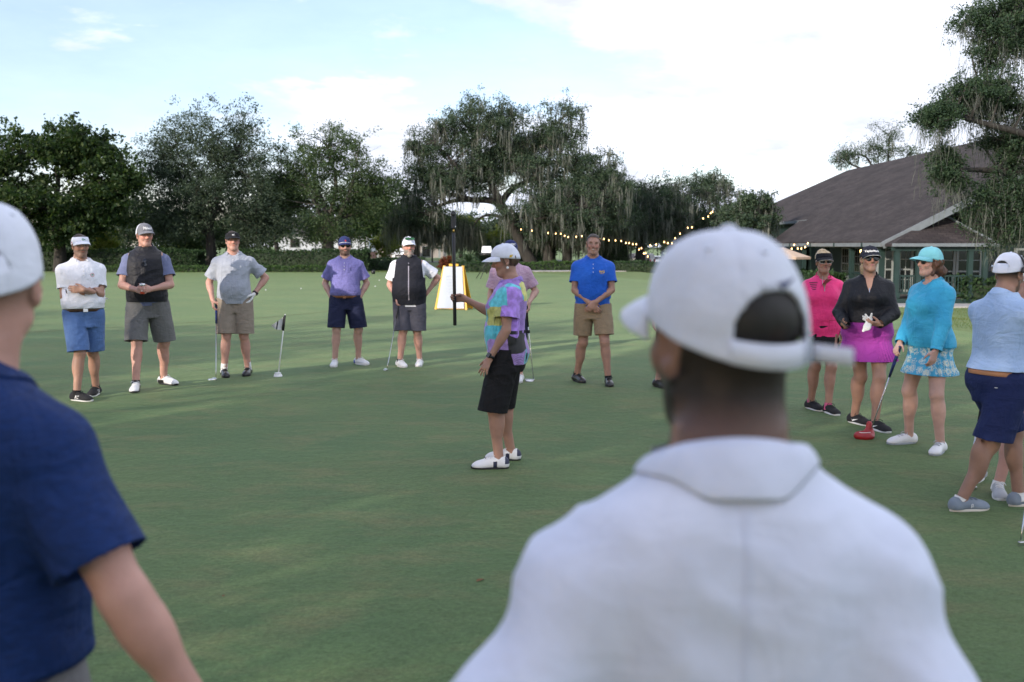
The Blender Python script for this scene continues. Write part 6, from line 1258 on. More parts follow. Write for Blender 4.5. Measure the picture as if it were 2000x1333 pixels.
# 6 woman at the centre
f = (G(999, 901), G(975, 917)); Y = Y_of(f); PX = A(887, 583, Y+.20)
f7, n7 = np.array([-.15, 1, .05]), np.array([-1., -.1, 0]); Rw = rotz(math.radians(86))
pw = PX-Rw @ (nrm(f7)*.078+nrm(n7)*.034)
p = Person('woman in purple and turquoise patchwork polo holding a black camera pole', f, 86, Hh(996, 479, Y, .025), 'f', w=1.10, belly=.05, bust=.035, skin='tan', head=(4, -13, 0), footyaw=(2, 4), h=.0055, lean=(0, -.035),
  hands=[dict(p=pw, pole=(.6, -.3, -1), f=f7, n=n7, curl=1.0, thumb=.9), dict(p=A(957, 700, Y-.20), pole=(-.3, -1, 0), f=(-.1, .45, -.85), n=(.75, -.55, -.1), curl=.18, spread=1.3, thumb=.1)],
  face=dict(tattoo=0, ruddy=.5, brow=.4), hair=dict(col=(.10, .075, .06), fade=.8, faderng=(-.02, -.07), mat=H_brown, amp=.004, prims=[('e', (0, -.026, .010), (.081, .094, .078))], cut=lambda x, y, z: np.maximum.reduce([y-.035-.0*z, -z-.062+np.clip(y+.02, 0, .1)*.9, z-.025, .012-np.sqrt(np.maximum((y+.012)**2+(z+.0)**2, 0))*1.0+.022-np.where(np.abs(x) > .06, 0, 9)])))
P7_ = p
def patch_mat():
    m = bpy.data.materials.new('patchwork_print'); m.use_nodes = True; nt = m.node_tree; N, L = nt.nodes, nt.links; b = N['Principled BSDF']; b.inputs['Roughness'].default_value = .65; b.inputs['Sheen Weight'].default_value = .2
    tc = N.new('ShaderNodeTexCoord'); n = N.new('ShaderNodeTexNoise'); n.inputs['Scale'].default_value = 5; L.new(tc.outputs['Object'], n.inputs['Vector'])
    ad = N.new('ShaderNodeMix'); ad.data_type = 'RGBA'; ad.blend_type = 'ADD'; ad.inputs['Factor'].default_value = .05; L.new(tc.outputs['Object'], ad.inputs['A']); L.new(n.outputs['Color'], ad.inputs['B'])
    mp = N.new('ShaderNodeMapping'); mp.inputs['Scale'].default_value = (6, 6.5, 8.5); mp.inputs['Location'].default_value = (.3, .62, .35); mp.inputs['Rotation'].default_value = (.10, 0, 0); L.new(ad.outputs['Result'], mp.inputs[0])
    v = N.new('ShaderNodeTexVoronoi'); v.distance = 'CHEBYCHEV'; v.inputs['Scale'].default_value = 1.0; v.inputs['Randomness'].default_value = .55; L.new(mp.outputs[0], v.inputs['Vector'])
    sp = N.new('ShaderNodeSeparateColor'); L.new(v.outputs['Color'], sp.inputs[0]); r = N.new('ShaderNodeValToRGB'); r.color_ramp.interpolation = 'CONSTANT'; L.new(sp.outputs[0], r.inputs[0])
    cols = [(0, (.34, .19, .60)), (.34, (.09, .48, .56)), (.47, (.42, .27, .66)), (.66, (.012, .012, .014)), (.75, (.52, .52, .14)), (.86, (.30, .16, .54)), (.95, (.08, .50, .60))]; e = r.color_ramp.elements
    while len(e) < len(cols): e.new(.5)
    for i, (q, c_) in enumerate(cols): e[i].position = q; e[i].color = c_+(1,)
    w = N.new('ShaderNodeTexWave'); w.inputs['Scale'].default_value = 60; w.inputs['Distortion'].default_value = 1.5; w.bands_direction = 'DIAGONAL'; L.new(tc.outputs['Object'], w.inputs['Vector'])
    gt = N.new('ShaderNodeMath'); gt.operation = 'GREATER_THAN'; gt.inputs[1].default_value = .5; L.new(sp.outputs[1], gt.inputs[0])
    mu = N.new('ShaderNodeMath'); mu.operation = 'MULTIPLY'; L.new(w.outputs['Fac'], mu.inputs[0]); L.new(gt.outputs[0], mu.inputs[1]); mr = N.new('ShaderNodeMapRange'); mr.inputs['To Min'].default_value = 1.1; mr.inputs['To Max'].default_value = .55; L.new(mu.outputs[0], mr.inputs[0])
    nn = N.new('ShaderNodeTexNoise'); nn.inputs['Scale'].default_value = 26; nn.inputs['Detail'].default_value = 5; L.new(tc.outputs['Object'], nn.inputs['Vector']); m3 = N.new('ShaderNodeMapRange'); m3.inputs['From Min'].default_value = .35; m3.inputs['From Max'].default_value = .65; m3.inputs['To Min'].default_value = .75; m3.inputs['To Max'].default_value = 1.25; L.new(nn.outputs['Fac'], m3.inputs[0])
    m4 = N.new('ShaderNodeMath'); m4.operation = 'MULTIPLY'; L.new(mr.outputs[0], m4.inputs[0]); L.new(m3.outputs[0], m4.inputs[1])
    x = N.new('ShaderNodeMix'); x.data_type = 'RGBA'; x.blend_type = 'MULTIPLY'; x.inputs['Factor'].default_value = 1; L.new(r.outputs[0], x.inputs['A']); L.new(m4.outputs[0], x.inputs['B']); L.new(x.outputs['Result'], b.inputs['Base Color'])
    return m
C_patch = patch_mat(); C_pur = cloth('purple_collar', (.30, .20, .56)); p.shirt(C_patch, hem=-.09, sleeve=.66, sr=(.086, .086), amp=0.0108, seed=31, drape=1.0, off=.024, h=.009); p.collar(C_pur, open_=.5, r=(.062, .066), t0=.535, tilt=.03)
p.lay('black_band', *rect2(.17, .024, 12, 2), M_INKB, p.pel+p.R @ np.array([-.45, -.085, .165*p.S]), -p.R[:, 1], p.R[:, 2], p.R[:, 0], p.bvh, .003)
p.shorts(C_black, length=1.10, r=(.116, .112), amp=0.0090, seed=32, off=.018, h=.009); p.shoes(SWN); p.watch(1, M_BLKL, M_LENS)
c = cap(p, C_capw, tip=.082, rim=(.050, -.010), h=None) if False else cap(p, C_capw, tip=.082); cap_text(p, c, *join2(shift2(tick2(.03, .016), 0, 0)), M_INKB, z=.085)
o_ = p.hc+p.Rh @ np.array([-.3, -.05*p.hk, .028*p.hk]); V2, F2 = join2(shift2(disc2(.009, 5), 0, 0), shift2(rect2(.024, .005), 0, -.007), shift2(disc2(.005), .012, .003)); p.lay('pin', V2, F2, M_INKG, o_, -p.Rh[:, 1], p.Rh[:, 2], p.Rh[:, 0], c[1], .002, c[0])
for sg in (-1, 1):
    mb = MB(); q = p.H((sg*.079, -.006, -.055)); mb.lathe([(.004, -.0015), (.0095, -.0015), (.0095, .0015), (.004, .0015)], q, 12, p.Rh @ roty(math.pi/2)); e_ = mb.build('earring', M_INKW, p.root, True)
mb = MB(); f_, n_ = p.hand[1][:2]; th = -np.cross(f_, n_); q = p.wri[1]+(f_*.105-th*.010+n_*.003)*p.S*.9; mb.lathe([(.0085, -.002), (.0105, -.002), (.0105, .002), (.0085, .002)], q, 12, frame(f_)); mb.build('ring', mat('gold', (.7, .45, .12), .25, metal=1), p.root, True)

# 7 pink checked polo behind her
f = (G(978, 748), G(1016, 746)); Y = Y_of(f)
P8_ = p = Person('man in pale pink checked polo standing behind the woman with the pole', f, 182, Hh(998, 472, Y), w=1.05, belly=.05, skin='fair', head=(0, 0, 0), hands=[None, dict(p=A(1034, 590, Y-.15), pole=(-.7, -1, 0), f=(.05, .25, -1), n=(1, -.2, 0), curl=.75, thumb=.7)], hair=nap((.09, .05, .03)), face=dict(ruddy=.5))
def check_mat():
    m = cloth('pink_check', (.50, .33, .43)); nt = m.node_tree; N, L = nt.nodes, nt.links; b = N['Principled BSDF']; tc = N.new('ShaderNodeTexCoord'); ck = N.new('ShaderNodeTexChecker'); ck.inputs['Scale'].default_value = 55; ck.inputs['Color1'].default_value = (.52, .36, .46, 1); ck.inputs['Color2'].default_value = (.40, .25, .36, 1); L.new(tc.outputs['Object'], ck.inputs['Vector']); L.new(ck.outputs['Color'], b.inputs['Base Color']); return m
C_pk = check_mat(); p.shirt(C_pk, hem=-.05, sleeve=.74, sr=(.088, .086), amp=0.0090, seed=35); p.collar(C_pk); p.shorts(C_navy, length=.9, r=(.115, .108)); p.shoes(SW)
c = cap(p, C_capn, tip=.074); cap_text(p, c, *text2('CLASSIC', .030, bold=.0016), M_INKW, z=.080)

# 8 royal blue polo, hands clasped
f = (G(1126, 746), G(1188, 753)); Y = Y_of(f)
p = Person('smiling bareheaded man in royal blue polo and khaki shorts with hands clasped', f, 176, Hh(1171, 457, Y, .035), w=1.03, belly=.035, skin='tan', head=(2, -2, -3), footyaw=(28, 2),
  hands=[dict(l=(.035, .150, .040), pole=(1, -.35, -.1), f=(-.65, .25, -.65), n=(-.2, -1, -.1), curl=.35), dict(l=(-.035, .172, .055), pole=(-1, -.35, -.1), f=(.65, .2, -.65), n=(.2, -1, -.1), curl=.35)], face=dict(smile=1, ruddy=.5), hair=dict(col=(.06, .045, .038), fade=.75, mat=H_dark, amp=.004, prims=[('e', (0, -.016, .043), (.079, .100, .083))], cut=lambda x, y, z: np.maximum(.052-z+np.clip(-y, -.06, .1)*-.55, (y-.080))))
C_rb = cloth('royal_blue_polo', (.012, .10, .50), var=.06); p.shirt(C_rb, hem=-.05, sleeve=.68, sr=(.082, .076), amp=0.0108, seed=38, drape=.9); p.collar(C_rb, open_=.55); placket(p, C_rb, 3)
p.chest('logo', *join2(shift2(text2('WG', .036, bold=.0015), 0, .004), shift2(rect2(.045, .004), 0, -.018)), M_INKG, -.10, .395)
C_kh = cloth('tan_shorts', (.27, .20, .125), var=.06); p.shorts(C_kh, length=.80, r=(.112, .106), amp=0.0108, seed=39); p.socks(C_sockb, .03); p.shoes(SB)

# 9 man hidden behind the large white cap
f = (G(1284, 757), G(1342, 756)); Y = Y_of(f)
p = Person('man in dark cap with red lettering, almost wholly hidden behind the large white cap', f, 184, Hh(1312, 482, Y), w=1.0, skin='fair', head=(8, -4, 0), hair=nap(), footyaw=(24, -10)); p.shirt(C_white, seed=40); p.collar(C_white); p.shorts(C_black, length=.9); p.shoes(SB); glasses(p, M_BLKL)
c = cap(p, cloth('black_red_cap', (.018, .012, .014)), tip=.076); cap_text(p, c, *text2('GPS', .034, bold=.002), M_INKR, z=.080)

# 10 pink quarter-zip woman
f = (G(1583, 800), G(1617, 808)); Y = Y_of(f)
p = Person('woman in hot pink quarter-zip top, black visor and white-framed sunglasses', f, 172, Hh(1607, 489, Y, .02), 'f', w=1.05, bust=.030, belly=.03, skin='tan', head=(4, -2, 0), footyaw=(30, 18), hands=[dict(l=(.19, .06, -.02)), dict(l=(-.21, .03, -.04))], face=dict(lip=(.30, .10, .10), ruddy=.4), neck=1.0,
  hair=dict(col=(.30, .22, .12), fade=.5, mat=H_blond, amp=.008, prims=[('e', (0, -.022, .046), (.083, .100, .086)), ('e', (.01, -.07, .09), (.050, .052, .045)), ('e', (.04, -.095, .055), (.035, .035, .035))], cut=lambda x, y, z: np.maximum(.028-z+np.clip(-y, 0, .1)*-.7, (y-.074))))
C_pink = cloth('hot_pink_top', (.86, .045, .22), .6); p.shirt(C_pink, hem=-.09, long=True, sr=(.070, .056, .042), amp=0.0090, seed=42, drape=.94, h=.0095, off=.017); p.collar(C_pink, stand=True, rise=.05, r=(.070, .066), open_=.62, t0=.535)
p.chest('skin_opening', [(-.030, .045), (.030, .045), (.018, -.01), (0, -.06), (-.018, -.01)], [(0, 4, 2, 1), (4, 3, 2)], mat('sunned_skin', (.34, .19, .14), .5), 0, .49, lift=.003); p.chest('zip', *join2(shift2(rect2(.004, .09, 1, 4), -.017, .028), shift2(rect2(.006, .05, 1, 3), 0, -.05)), M_ZIP, 0, .485, lift=.005)
for k in range(5): p.chest('stripe', [(-.045+.006*k, .0), (.03-.004*k, .006), (.035-.006*k, .012), (-.04+.006*k, .008)], [(0, 1, 2, 3)], M_INKB, .105, .485-.018*k, lift=.004)
p.chest('pocket_zip', *join2(shift2(rect2(.06, .004), 0, 0), shift2(rect2(.003, .10, 1, 4), -.03, -.05)), M_INKR, -.09, .09, lift=.003)
p.shorts(C_black, skirt=(-.35, .200, .135), amp=0.0072, seed=43); p.socks(cloth('pink_sock', (.55, .10, .22)), .03); p.shoes(SK)
c = cap(p, cloth('black_visor_terry', (.012, .013, .018)), visor=True, tip=.066, brim_m2=M_INKW); glasses(p, mat('white_frame', (.7, .7, .68), .3), shape='sport', w=.030, hgt=.015)

# 11 black top, magenta skirt
f = (G(1668, 828), G(1708, 841)); Y = Y_of(f)
p = Person('woman in black long-sleeved top and magenta pleated skirt holding a phone and a glove', f, 163, Hh(1699, 480, Y, .02), 'f', w=1.27, bust=.055, belly=.03, skin='tan', head=(12, 4, 0), footyaw=(46, 34), shw=.95,
  hands=[dict(l=(.205, .235, .085), pole=(.7, -.8, -.6), f=(.25, .9, .1), n=(-.7, .1, .8), curl=.5), dict(l=(-.085, .275, .115), pole=(-1, -.6, -.6), f=(.75, .6, .05), n=(.3, -.5, .7), curl=.55)], face=dict(lip=(.42, .15, .16), ruddy=.5),
  hair=dict(col=(.42, .33, .22), fade=.75, faderng=(0, -.06), mat=H_blond, amp=.006, prims=[('e', (0, -.030, .015), (.080, .088, .080)), ('e', (.05, -.055, -.09), (.028, .030, .055)), ('e', (.045, -.05, -.13), (.022, .022, .03))], cut=lambda x, y, z: np.maximum.reduce([y-.012, z-.02])))
P13_ = p; C_bt = cloth('black_stretch_top', (.009, .010, .014), .55); p.shirt(C_bt, hem=.115, long=True, sr=(.074, .060, .044), amp=0.0072, seed=45, drape=.86, off=.014, h=.0095); p.collar(C_bt, stand=True, rise=.05, r=(.074, .070), open_=.62, t0=.535)
p.chest('skin_opening', [(-.034, .060), (.034, .060), (.020, -.01), (0, -.065), (-.020, -.01)], [(0, 4, 2, 1), (4, 3, 2)], mat('light_tan_skin', (.36, .205, .15), .5), 0, .475, lift=.003); p.chest('zip_pull', *rect2(.007, .035, 1, 3), M_SILV, .0, .425, lift=.006)
p.shorts(cloth('magenta_skirt', (.31, .036, .30), .65), top=.16, skirt=(-.255, .285, .200, -.01), pleat=52, amp=0.0072, seed=46, h=.0095, off=.013); p.shoes(SKT)
c = cap(p, cloth('black_cap_cloth', (.012, .014, .026)), tip=.070, brim_m2=M_INKW); cap_text(p, c, *text2('TaylorMade', .026, bold=.001), M_INKW, z=.078); glasses(p, M_BLKL, w=.031, hgt=.026)

# 12 aqua woman with covered putter
f = (G(1775, 868), G(1836, 885)); Y = Y_of(f)
p = Person('woman in aqua cap and long-sleeved aqua top with patterned skirt, hand on a covered putter', f, 114, Hh(1834, 484, Y, .02), 'f', w=1.13, bust=.05, belly=.035, skin='fair', head=(-10, 0, 0), footyaw=(-8, 24),
  hands=[dict(p=A(1757, 671, Y+.05), pole=(.6, -.8, -.5), f=(-.25, .75, -.55), n=(-.4, -.3, -.85), curl=.6), dict(p=A(1826, 692, Y-.27), pole=(-.9, -1, 0), f=(.0, .35, -.95), n=(.95, -.1, 0), curl=.45)], face=dict(lip=(.38, .12, .12)),
  hair=dict(col=(.05, .02, .012), fade=.9, faderng=(.0, -.06), mat=H_aub, amp=.012, prims=[('e', (0, -.026, .012), (.085, .092, .082)), ('e', (0, -.050, -.060), (.080, .066, .068)), ('e', (0, -.085, -.085), (.070, .060, .050), .03), ('c', (.055, .0, -.02), (.06, .015, -.095), .026, .020), ('c', (-.055, .0, -.02), (-.06, .015, -.095), .026, .020), ('c', (0, -.09, -.08), (.0, -.150, -.075), .05, .022)], cut=lambda x, y, z: np.maximum.reduce([y-.045-.0*z, z-.03])))
P14_ = p; C_aq = cloth('aqua_top', (.040, .36, .58), .6); p.shirt(C_aq, hem=-.015, long=True, sr=(.074, .060, .042), amp=0.0108, seed=48, drape=.90, off=.018, h=.0085); p.collar(C_aq, stand=True, rise=.055, r=(.072, .068), open_=.55, t0=.535)
def flower_mat():
    m = cloth('flower_print', (.5, .5, .5)); nt = m.node_tree; N, L = nt.nodes, nt.links; b = N['Principled BSDF']; tc = N.new('ShaderNodeTexCoord'); v = N.new('ShaderNodeTexVoronoi'); v.inputs['Scale'].default_value = 14; v.inputs['Randomness'].default_value = .4; L.new(tc.outputs['Object'], v.inputs['Vector'])
    v2 = N.new('ShaderNodeTexVoronoi'); v2.inputs['Scale'].default_value = 60; L.new(tc.outputs['Object'], v2.inputs['Vector']); s_ = N.new('ShaderNodeMath'); s_.operation = 'MULTIPLY_ADD'; s_.inputs[1].default_value = .28; L.new(v2.outputs['Distance'], s_.inputs[0]); L.new(v.outputs['Distance'], s_.inputs[2])
    r = N.new('ShaderNodeValToRGB'); r.color_ramp.interpolation = 'CONSTANT'; L.new(s_.outputs[0], r.inputs[0]); e = r.color_ramp.elements; cs = [(0, (.60, .64, .50)), (.22, (.16, .45, .62)), (.32, (.58, .66, .62)), (.52, (.06, .36, .60)), (.60, (.50, .62, .62)), (.66, (.07, .38, .60))]
    while len(e) < len(cs): e.new(.5)
    for i, (q, c_) in enumerate(cs): e[i].position = q; e[i].color = c_+(1,)
    L.new(r.outputs[0], b.inputs['Base Color']); return m
p.shorts(flower_mat(), top=.10, skirt=(-.255, .245, .205, -.015), pleat=30, amp=0.0090, seed=49, h=.0085, off=.014); p.shoes(SWG)
c = cap(p, cloth('aqua_cap', (.20, .55, .62)), tip=.084); glasses(p, mat('tortoise_frame', (.04, .02, .012), .3), w=.028, hgt=.022)

# 13 pale blue polo at the right edge, seen from behind, clip light on his cap
f = (G(1874, 1000), G(1988, 990)); Y = Y_of(f)
p = Person('man in light blue polo seen from behind, black clip lamp on his white cap', f, -62, Hh(1972, 484, Y, .02), w=.95, belly=.03, skin='olive', head=(6, -8, 0), footyaw=(-14, -12), shift=(.0, .04), lean=(0, .04), h=.006,
  hands=[dict(l=(.10, .30, -.04), pole=(1, -.6, -.3), f=(-.4, .8, -.3), n=(-.7, -.3, -.3), curl=.7), dict(l=(-.10, .33, .0), pole=(-1, -.6, -.3), f=(.4, .8, -.2), n=(.7, -.3, -.3), curl=.7)], hair=dict(col=(.018, .014, .012), fade=.95, faderng=(-.005, -.075), mat=H_black, amp=.0015, prims=[('e', (0, -.016, .034), (.0765, .0945, .080))], cut=lambda x, y, z: np.maximum.reduce([y+.04, .0-z, np.abs(x)-.06])), face=dict(stubble=.4))
P15_ = p; C_lb = cloth('light_blue_polo', (.36, .50, .74), .6, var=.03); p.shirt(C_lb, hem=.075, sleeve=.70, sr=(.094, .092), tuck=1, blouse=.022, amp=0.0144, seed=52, off=.024, h=.009); p.collar(C_lb, open_=.5)
p.shorts(cloth('navy_stretch_shorts', (.013, .022, .085)), top=.09, length=.92, r=(.124, .120), amp=0.0108, seed=53, h=.009); p.belt(mat('peach_belt', (.42, .20, .11), .6), .062, .026, .040); p.socks(C_sockw, .015); p.shoes(SBG)
p.chest('pocket_mark', *rect2(.02, .004), M_INKW, .09, -.035, bvh=p.bvh_shorts, back=True); 
c = cap(p, C_capw, hole=True, tip=.076, strap=None)
mb = MB(); q = [p.hc+p.Rh @ (np.array([.0+.102*math.sin(a), -.012+.0*a, .028+.104*math.cos(a)])*p.hk) for a in np.linspace(-1.5, 1.5, 20)]; mb.tube(np.array(q), .007, 6); mb.build('head_strap', M_BLKL, c[0], True)
for sg in (1, -1):
    mb = MB(); mb.box(p.H((sg*.105, -.012, .022)), (.022, .058, .034), p.Rh); mb.box(p.H((sg*.104, -.012, .060)), (.012, .024, .02), p.Rh); mb.build('clip_lamp', M_BLKL, c[0], bevel=.005)
    mb = MB(); mb.box(p.H((sg*.110, -.012, .048)), (.01, .014, .01), p.Rh); mb.build('lamp_hinge', M_SILV, c[0])

# 14 woman behind him
f = (G(1913, 938), G(1948, 968)); Y = Y_of(f)
p = Person('woman with long brown hair and white cap hidden behind the man in light blue', f, 128, 1.57, 'f', w=1.0, bust=.03, skin='pink', head=(0, 0, 0), footyaw=(10, 30), shift=(-.10, -.08), hair=dict(col=(.08, .045, .025), fade=.8, mat=H_brown, amp=.012, prims=[('e', (0, -.026, .012), (.086, .092, .082)), ('e', (0, -.060, -.090), (.085, .060, .090))], cut=lambda x, y, z: np.maximum(y-.035, z-.02)))
p.shirt(C_white, seed=55, sleeve=.6); p.collar(C_white); p.shorts(cloth('white_green_skirt', (.6, .66, .60), col2=(.70, .72, .70), scale=14), skirt=(-.24, .225, .165), amp=0.0072); p.socks(C_sockw, .02); p.shoes(SLG); cap(p, C_capw, tip=.075)

# 15 heather blue polo at the left edge, close to the camera
D1 = 1.62; c0 = np.array([-.890, D1, 0]); f = (c0+np.array([.12, 0, 0]), c0+np.array([-.14, 0, 0]))
p = Person('man in heather blue polo and white cap close at the left edge, seen from behind', f, -14, 1.725, lean=(.05, 0), w=.97, shw=.84, belly=.02, skin='pink', head=(34, 0, 0), h=.005, neck=1.05,
  hands=[dict(p=A(392, 1395, 1.55), pole=(.6, -.6, -.4), f=(.2, .1, -1), n=(-1, 0, 0), curl=.4), None], hair=dict(col=(.14, .085, .05), fade=.75, faderng=(-.005, -.06)))
def heather():
    m = cloth('blue_heather', (.005, .024, .108), .75, var=.3, scale=55, stretch=(1, 1, 7)); return m
C_bh = heather(); p.shirt(C_bh, hem=.080, blouse=.010, tuck=1, sleeve=.78, sr=(.084, .082), amp=0.0180, seed=61, drape=.90, h=.0085, off=.022); p.collar(C_bh, r=(.066, .066)); p.shorts(cloth('grey_trouser', (.15, .15, .16)), top=.085, length=.9, seed=62); p.belt(mat('navy_belt', (.02, .03, .07), .5), .062, .024, .036); p.shoes(SW)
c = cap(p, C_capw, hole=True, tip=.076, rim=(.052, -.02))
# 16 white polo man close to the camera
D2 = 1.14; c0 = np.array([.245, D2, 0]); f = (c0+np.array([.14, 0, 0]), c0+np.array([-.14, 0, 0]))
p = Person('man in white polo and white cap with strap seen from behind, closest to the camera', f, 0, 1.668, w=.89, shz=(-.020, -.032), skin='brown', head=(21, 0, 0), h=.005, neck=1.10, hands=[dict(l=(.222, .05, -.02)), dict(l=(-.34, .05, .0))], hair=dict(col=(.016, .012, .010), fade=.97, faderng=(-.055, -.135), mat=H_black, amp=.0015, prims=[('e', (0, -.016, .034), (.0765, .0945, .080))], cut=lambda x, y, z: np.maximum.reduce([y+.02, .0-z, z-.095])), face=dict(stubble=.9, stubcol=(.02, .014, .012)))
P11_ = p; C_wp = cloth('white_stretch_polo', (.67, .71, .86), .6, bump=.1, sheen=.05, fold=.12); p.shirt(C_wp, hem=-.07, sleeve=.80, sr=(.086, .086), amp=0.0110, seed=64, k=.06, neckcut=.53, drape=.95, h=.0085, off=.024); p.collar(C_wp, r=(.071, .070), rise=.034, fall=.040, t0=.550, open_=.75); p.shorts(C_navy, length=.9, seed=65); p.shoes(SW)
p.chest('back_seam', *rect2(.004, .50, 1, 24), C_wp, .0, .27, back=True, lift=.0018)
for sg in ():
    V2 = [(sg*(.035+.13*t_**.8)+dx, .10-.26*t_) for t_ in np.linspace(0, 1, 16) for dx in (-.002, .002)]; p.chest('shoulder_seam', V2, [(2*i, 2*i+1, 2*i+3, 2*i+2) for i in range(15)], C_wp, 0, .47, back=True, lift=.003)
c = cap(p, C_capw, hole=True, tip=.078, rim=(.052, -.020), strap=True)
pt = c[4]; q = np.array([[pt(-math.pi/2+s_, v_, .002) for s_ in np.linspace(-.66, .62, 24)] for v_ in (.0, .05, .105)]); mb = MB(); mb.grid(q); o = mb.build('strap', C_capw, c[0], True); sd = o.modifiers.new('thickness', 'SOLIDIFY'); sd.thickness = .003
t1 = pt(-math.pi/2+.60, .0, .005); t2 = pt(-math.pi/2+.60, .075, .005); d = nrm(p.Rw @ np.array([1, -.25, -.05])) if False else nrm(np.array([1, -.45, -.10])); mb = MB(); mb.grid(np.array([[t1+d*s_*.042, t2+d*s_*.042] for s_ in np.linspace(0, 1, 5)])); o = mb.build('strap_end', C_capw, c[0], True); sd = o.modifiers.new('thickness', 'SOLIDIFY'); sd.thickness = .003
q = np.array([[pt(-math.pi/2+s_, v_, .006) for s_ in (.40, .44, .48)] for v_ in (.0, .08, .18)]); mb = MB(); mb.grid(q); o = mb.build('strap_buckle', mat('clear_buckle', (.55, .6, .68), .2), c[0], True)
V2, F2 = tick2(.052, .022); cap_text(p, c, V2, F2, mat('navy_embroidery', (.03, .04, .12), .6), front=-1, z=.073, x=.004, ang=.02)
# ------------------------------------------------------------------ things held or standing on the green
def W(p, q): return p.base+p.Rw @ np.asarray(q, float)
def grip_point(p, i): f_, n_ = p.hand[i][:2]; k = p.S*(1.0 if p.sex == 'm' else .9); return W(p, p.wri[i]+(f_*.088+n_*.034)*k)
M_STEEL = mat('steel_shaft', (.55, .55, .56), .25, metal=1); M_GRIPB = mat('black_grip', (.015, .015, .018), .7); M_GRIPN = mat('blue_grip', (.02, .04, .22), .7, col2=(.012, .014, .03), scale=30)
def putter(label, top, head, grip=M_GRIPB, gl=.27, kind='blade', face=0., over=.05, cover=None):
    top, head = np.array(top, float), np.array(head, float); head[2] = .03; root = tag(empty('putter', (head[0], head[1], 0)), label, 'golf club', 'putters'); o = np.array([head[0], head[1], 0]); d = nrm(head-top); t0 = top-d*over-o; h = head-o
    mb = MB(); mb.tube(np.array([t0, t0+d*.01, t0+d*gl*.5, t0+d*gl]), [.008, .0145, .0135, .0095], 10); mb.build('grip', grip, root, True)
    mb = MB(); mb.tube(np.array([t0+d*gl, h-d*.10, h+np.array([0, 0, .01])]), [.0058, .0048, .0045], 8); mb.build('shaft', M_STEEL, root, True)
    R = rotz(face); c = h+R @ np.array([.045, .0, -.012])
    mb = MB(); mb.box(c, (.115, .020, .028), R)
    if kind == 'mallet': mb.lathe([(.048, -.012), (.050, -.004), (.046, .004), (.02, .008)], c+R @ np.array([0, .035, -.002]), 18)
    else: mb.box(c+R @ np.array([0, .018, -.006]), (.07, .022, .014), R)
    mb.build('club_head', M_SILV, root, bevel=.004)
    if cover is not None:
        P = [(Cone(h+np.array([0, 0, .10]), h+np.array([0, 0, .03]), .026, .036), .03), (Cone(h+R @ np.array([-.01, 0, .010]), h+R @ np.array([.11, 0, .006]), .036, .034), .03), (Ell(h+R @ np.array([.05, .03, .0]), (.07, .045, .034)), .03)]
        V, F = Field(P, .007).net(2); V[:, 2] = np.maximum(V[:, 2], .003); V = V+normals(V, F)*(noise3(V*40)*.002)[:, None]; c_ = obj('head_cover', mesh_np('head_cover', V, F), cover, root)
        mb = MB(); mb.tube(np.array([h+R @ np.array([.115*math.cos(a)*.5+.05, .04*math.sin(a)+.01, .036]) for a in np.linspace(0, 2*math.pi, 14)]), .003, 4); mb.build('piping', M_INKW, c_, True)
    return root
putter('putter with blue grip held by the man in the black visor', grip_point(P3_, 0), G(422, 744), M_GRIPN, kind='mallet', face=2.2)
putter('putter held straight down by the big bearded man', grip_point(P5_, 0), G(756, 726), M_GRIPB, face=2.0)
putter('putter showing beside the black shorts of the woman with the pole', grip_point(P8_, 1), G(1042, 746), M_GRIPB, kind='mallet', face=3.0)
putter('putter with padded red head cover leaning from the aqua woman', grip_point(P14_, 0), G(1697, 858), M_GRIPN, gl=.30, face=3.4, cover=mat('red_cover_leather', (.33, .012, .016), .45, coat=.2))
putter('putter head half hidden behind the leg of the man in light blue', A(1925, 760, 6.55), G(1884, 962), M_GRIPB, face=.4)
putter('putter head just entering the picture at the right edge', A(2030, 800, 5.6), G(1993, 1069), M_GRIPB, face=.2)
# camera on its black pole
def camera_pole():
    b_ = A(888.5, 636, PX[1]); t_ = A(886, 455, PX[1]); d = nrm(t_-b_); root = tag(empty('camera_pole', b_), 'tall black pole with a small two-lensed camera on top, held by the woman', 'camera pole'); l = np.linalg.norm(t_-b_)
    mb = MB(); mb.tube(np.array([0*d, d*.004, d*l*.5, d*(l-.004), d*l]), [.012, .0135, .0130, .0125, .010], 14); mb.build('pole', M_BLKL, root, True)
    mb = MB(); mb.tube(np.array([d*l, d*(l+.03)]), .006, 10); mb.lathe([(.009, 0), (.009, .006)], d*(l+.010), 10); mb.build('screw', mat('brass', (.6, .38, .10), .3, metal=1), root, True)
    mb = MB(); c = d*(l+.03+.068); w, h = .019, .066; pr = [(-w, -h), (w, -h), (w, h-.018), (w*.75, h-.004), (0, h), (-w*.75, h-.004), (-w, h-.018)]; mb.prism([(x+c[0], z+c[2]) for x, z in pr], c[1]-.013, c[1]+.013); o = mb.build('camera_body', mat('dark_grey_plastic', (.035, .037, .042), .45), root, bevel=.003)
    for sg in (-1, 1): mb = MB(); mb.lathe([(.0125, 0), (.012, .005), (.008, .010), (.002, .012)], c+np.array([0, sg*.013, .040]), 14, rotx(-sg*math.pi/2)); mb.build('lens', M_LENS, o, True)
    mb = MB(); mb.box(c+np.array([.016, -.0135, -.052]), (.007, .003, .008)); mb.build('lamp', M_INKW, o)
camera_pole()
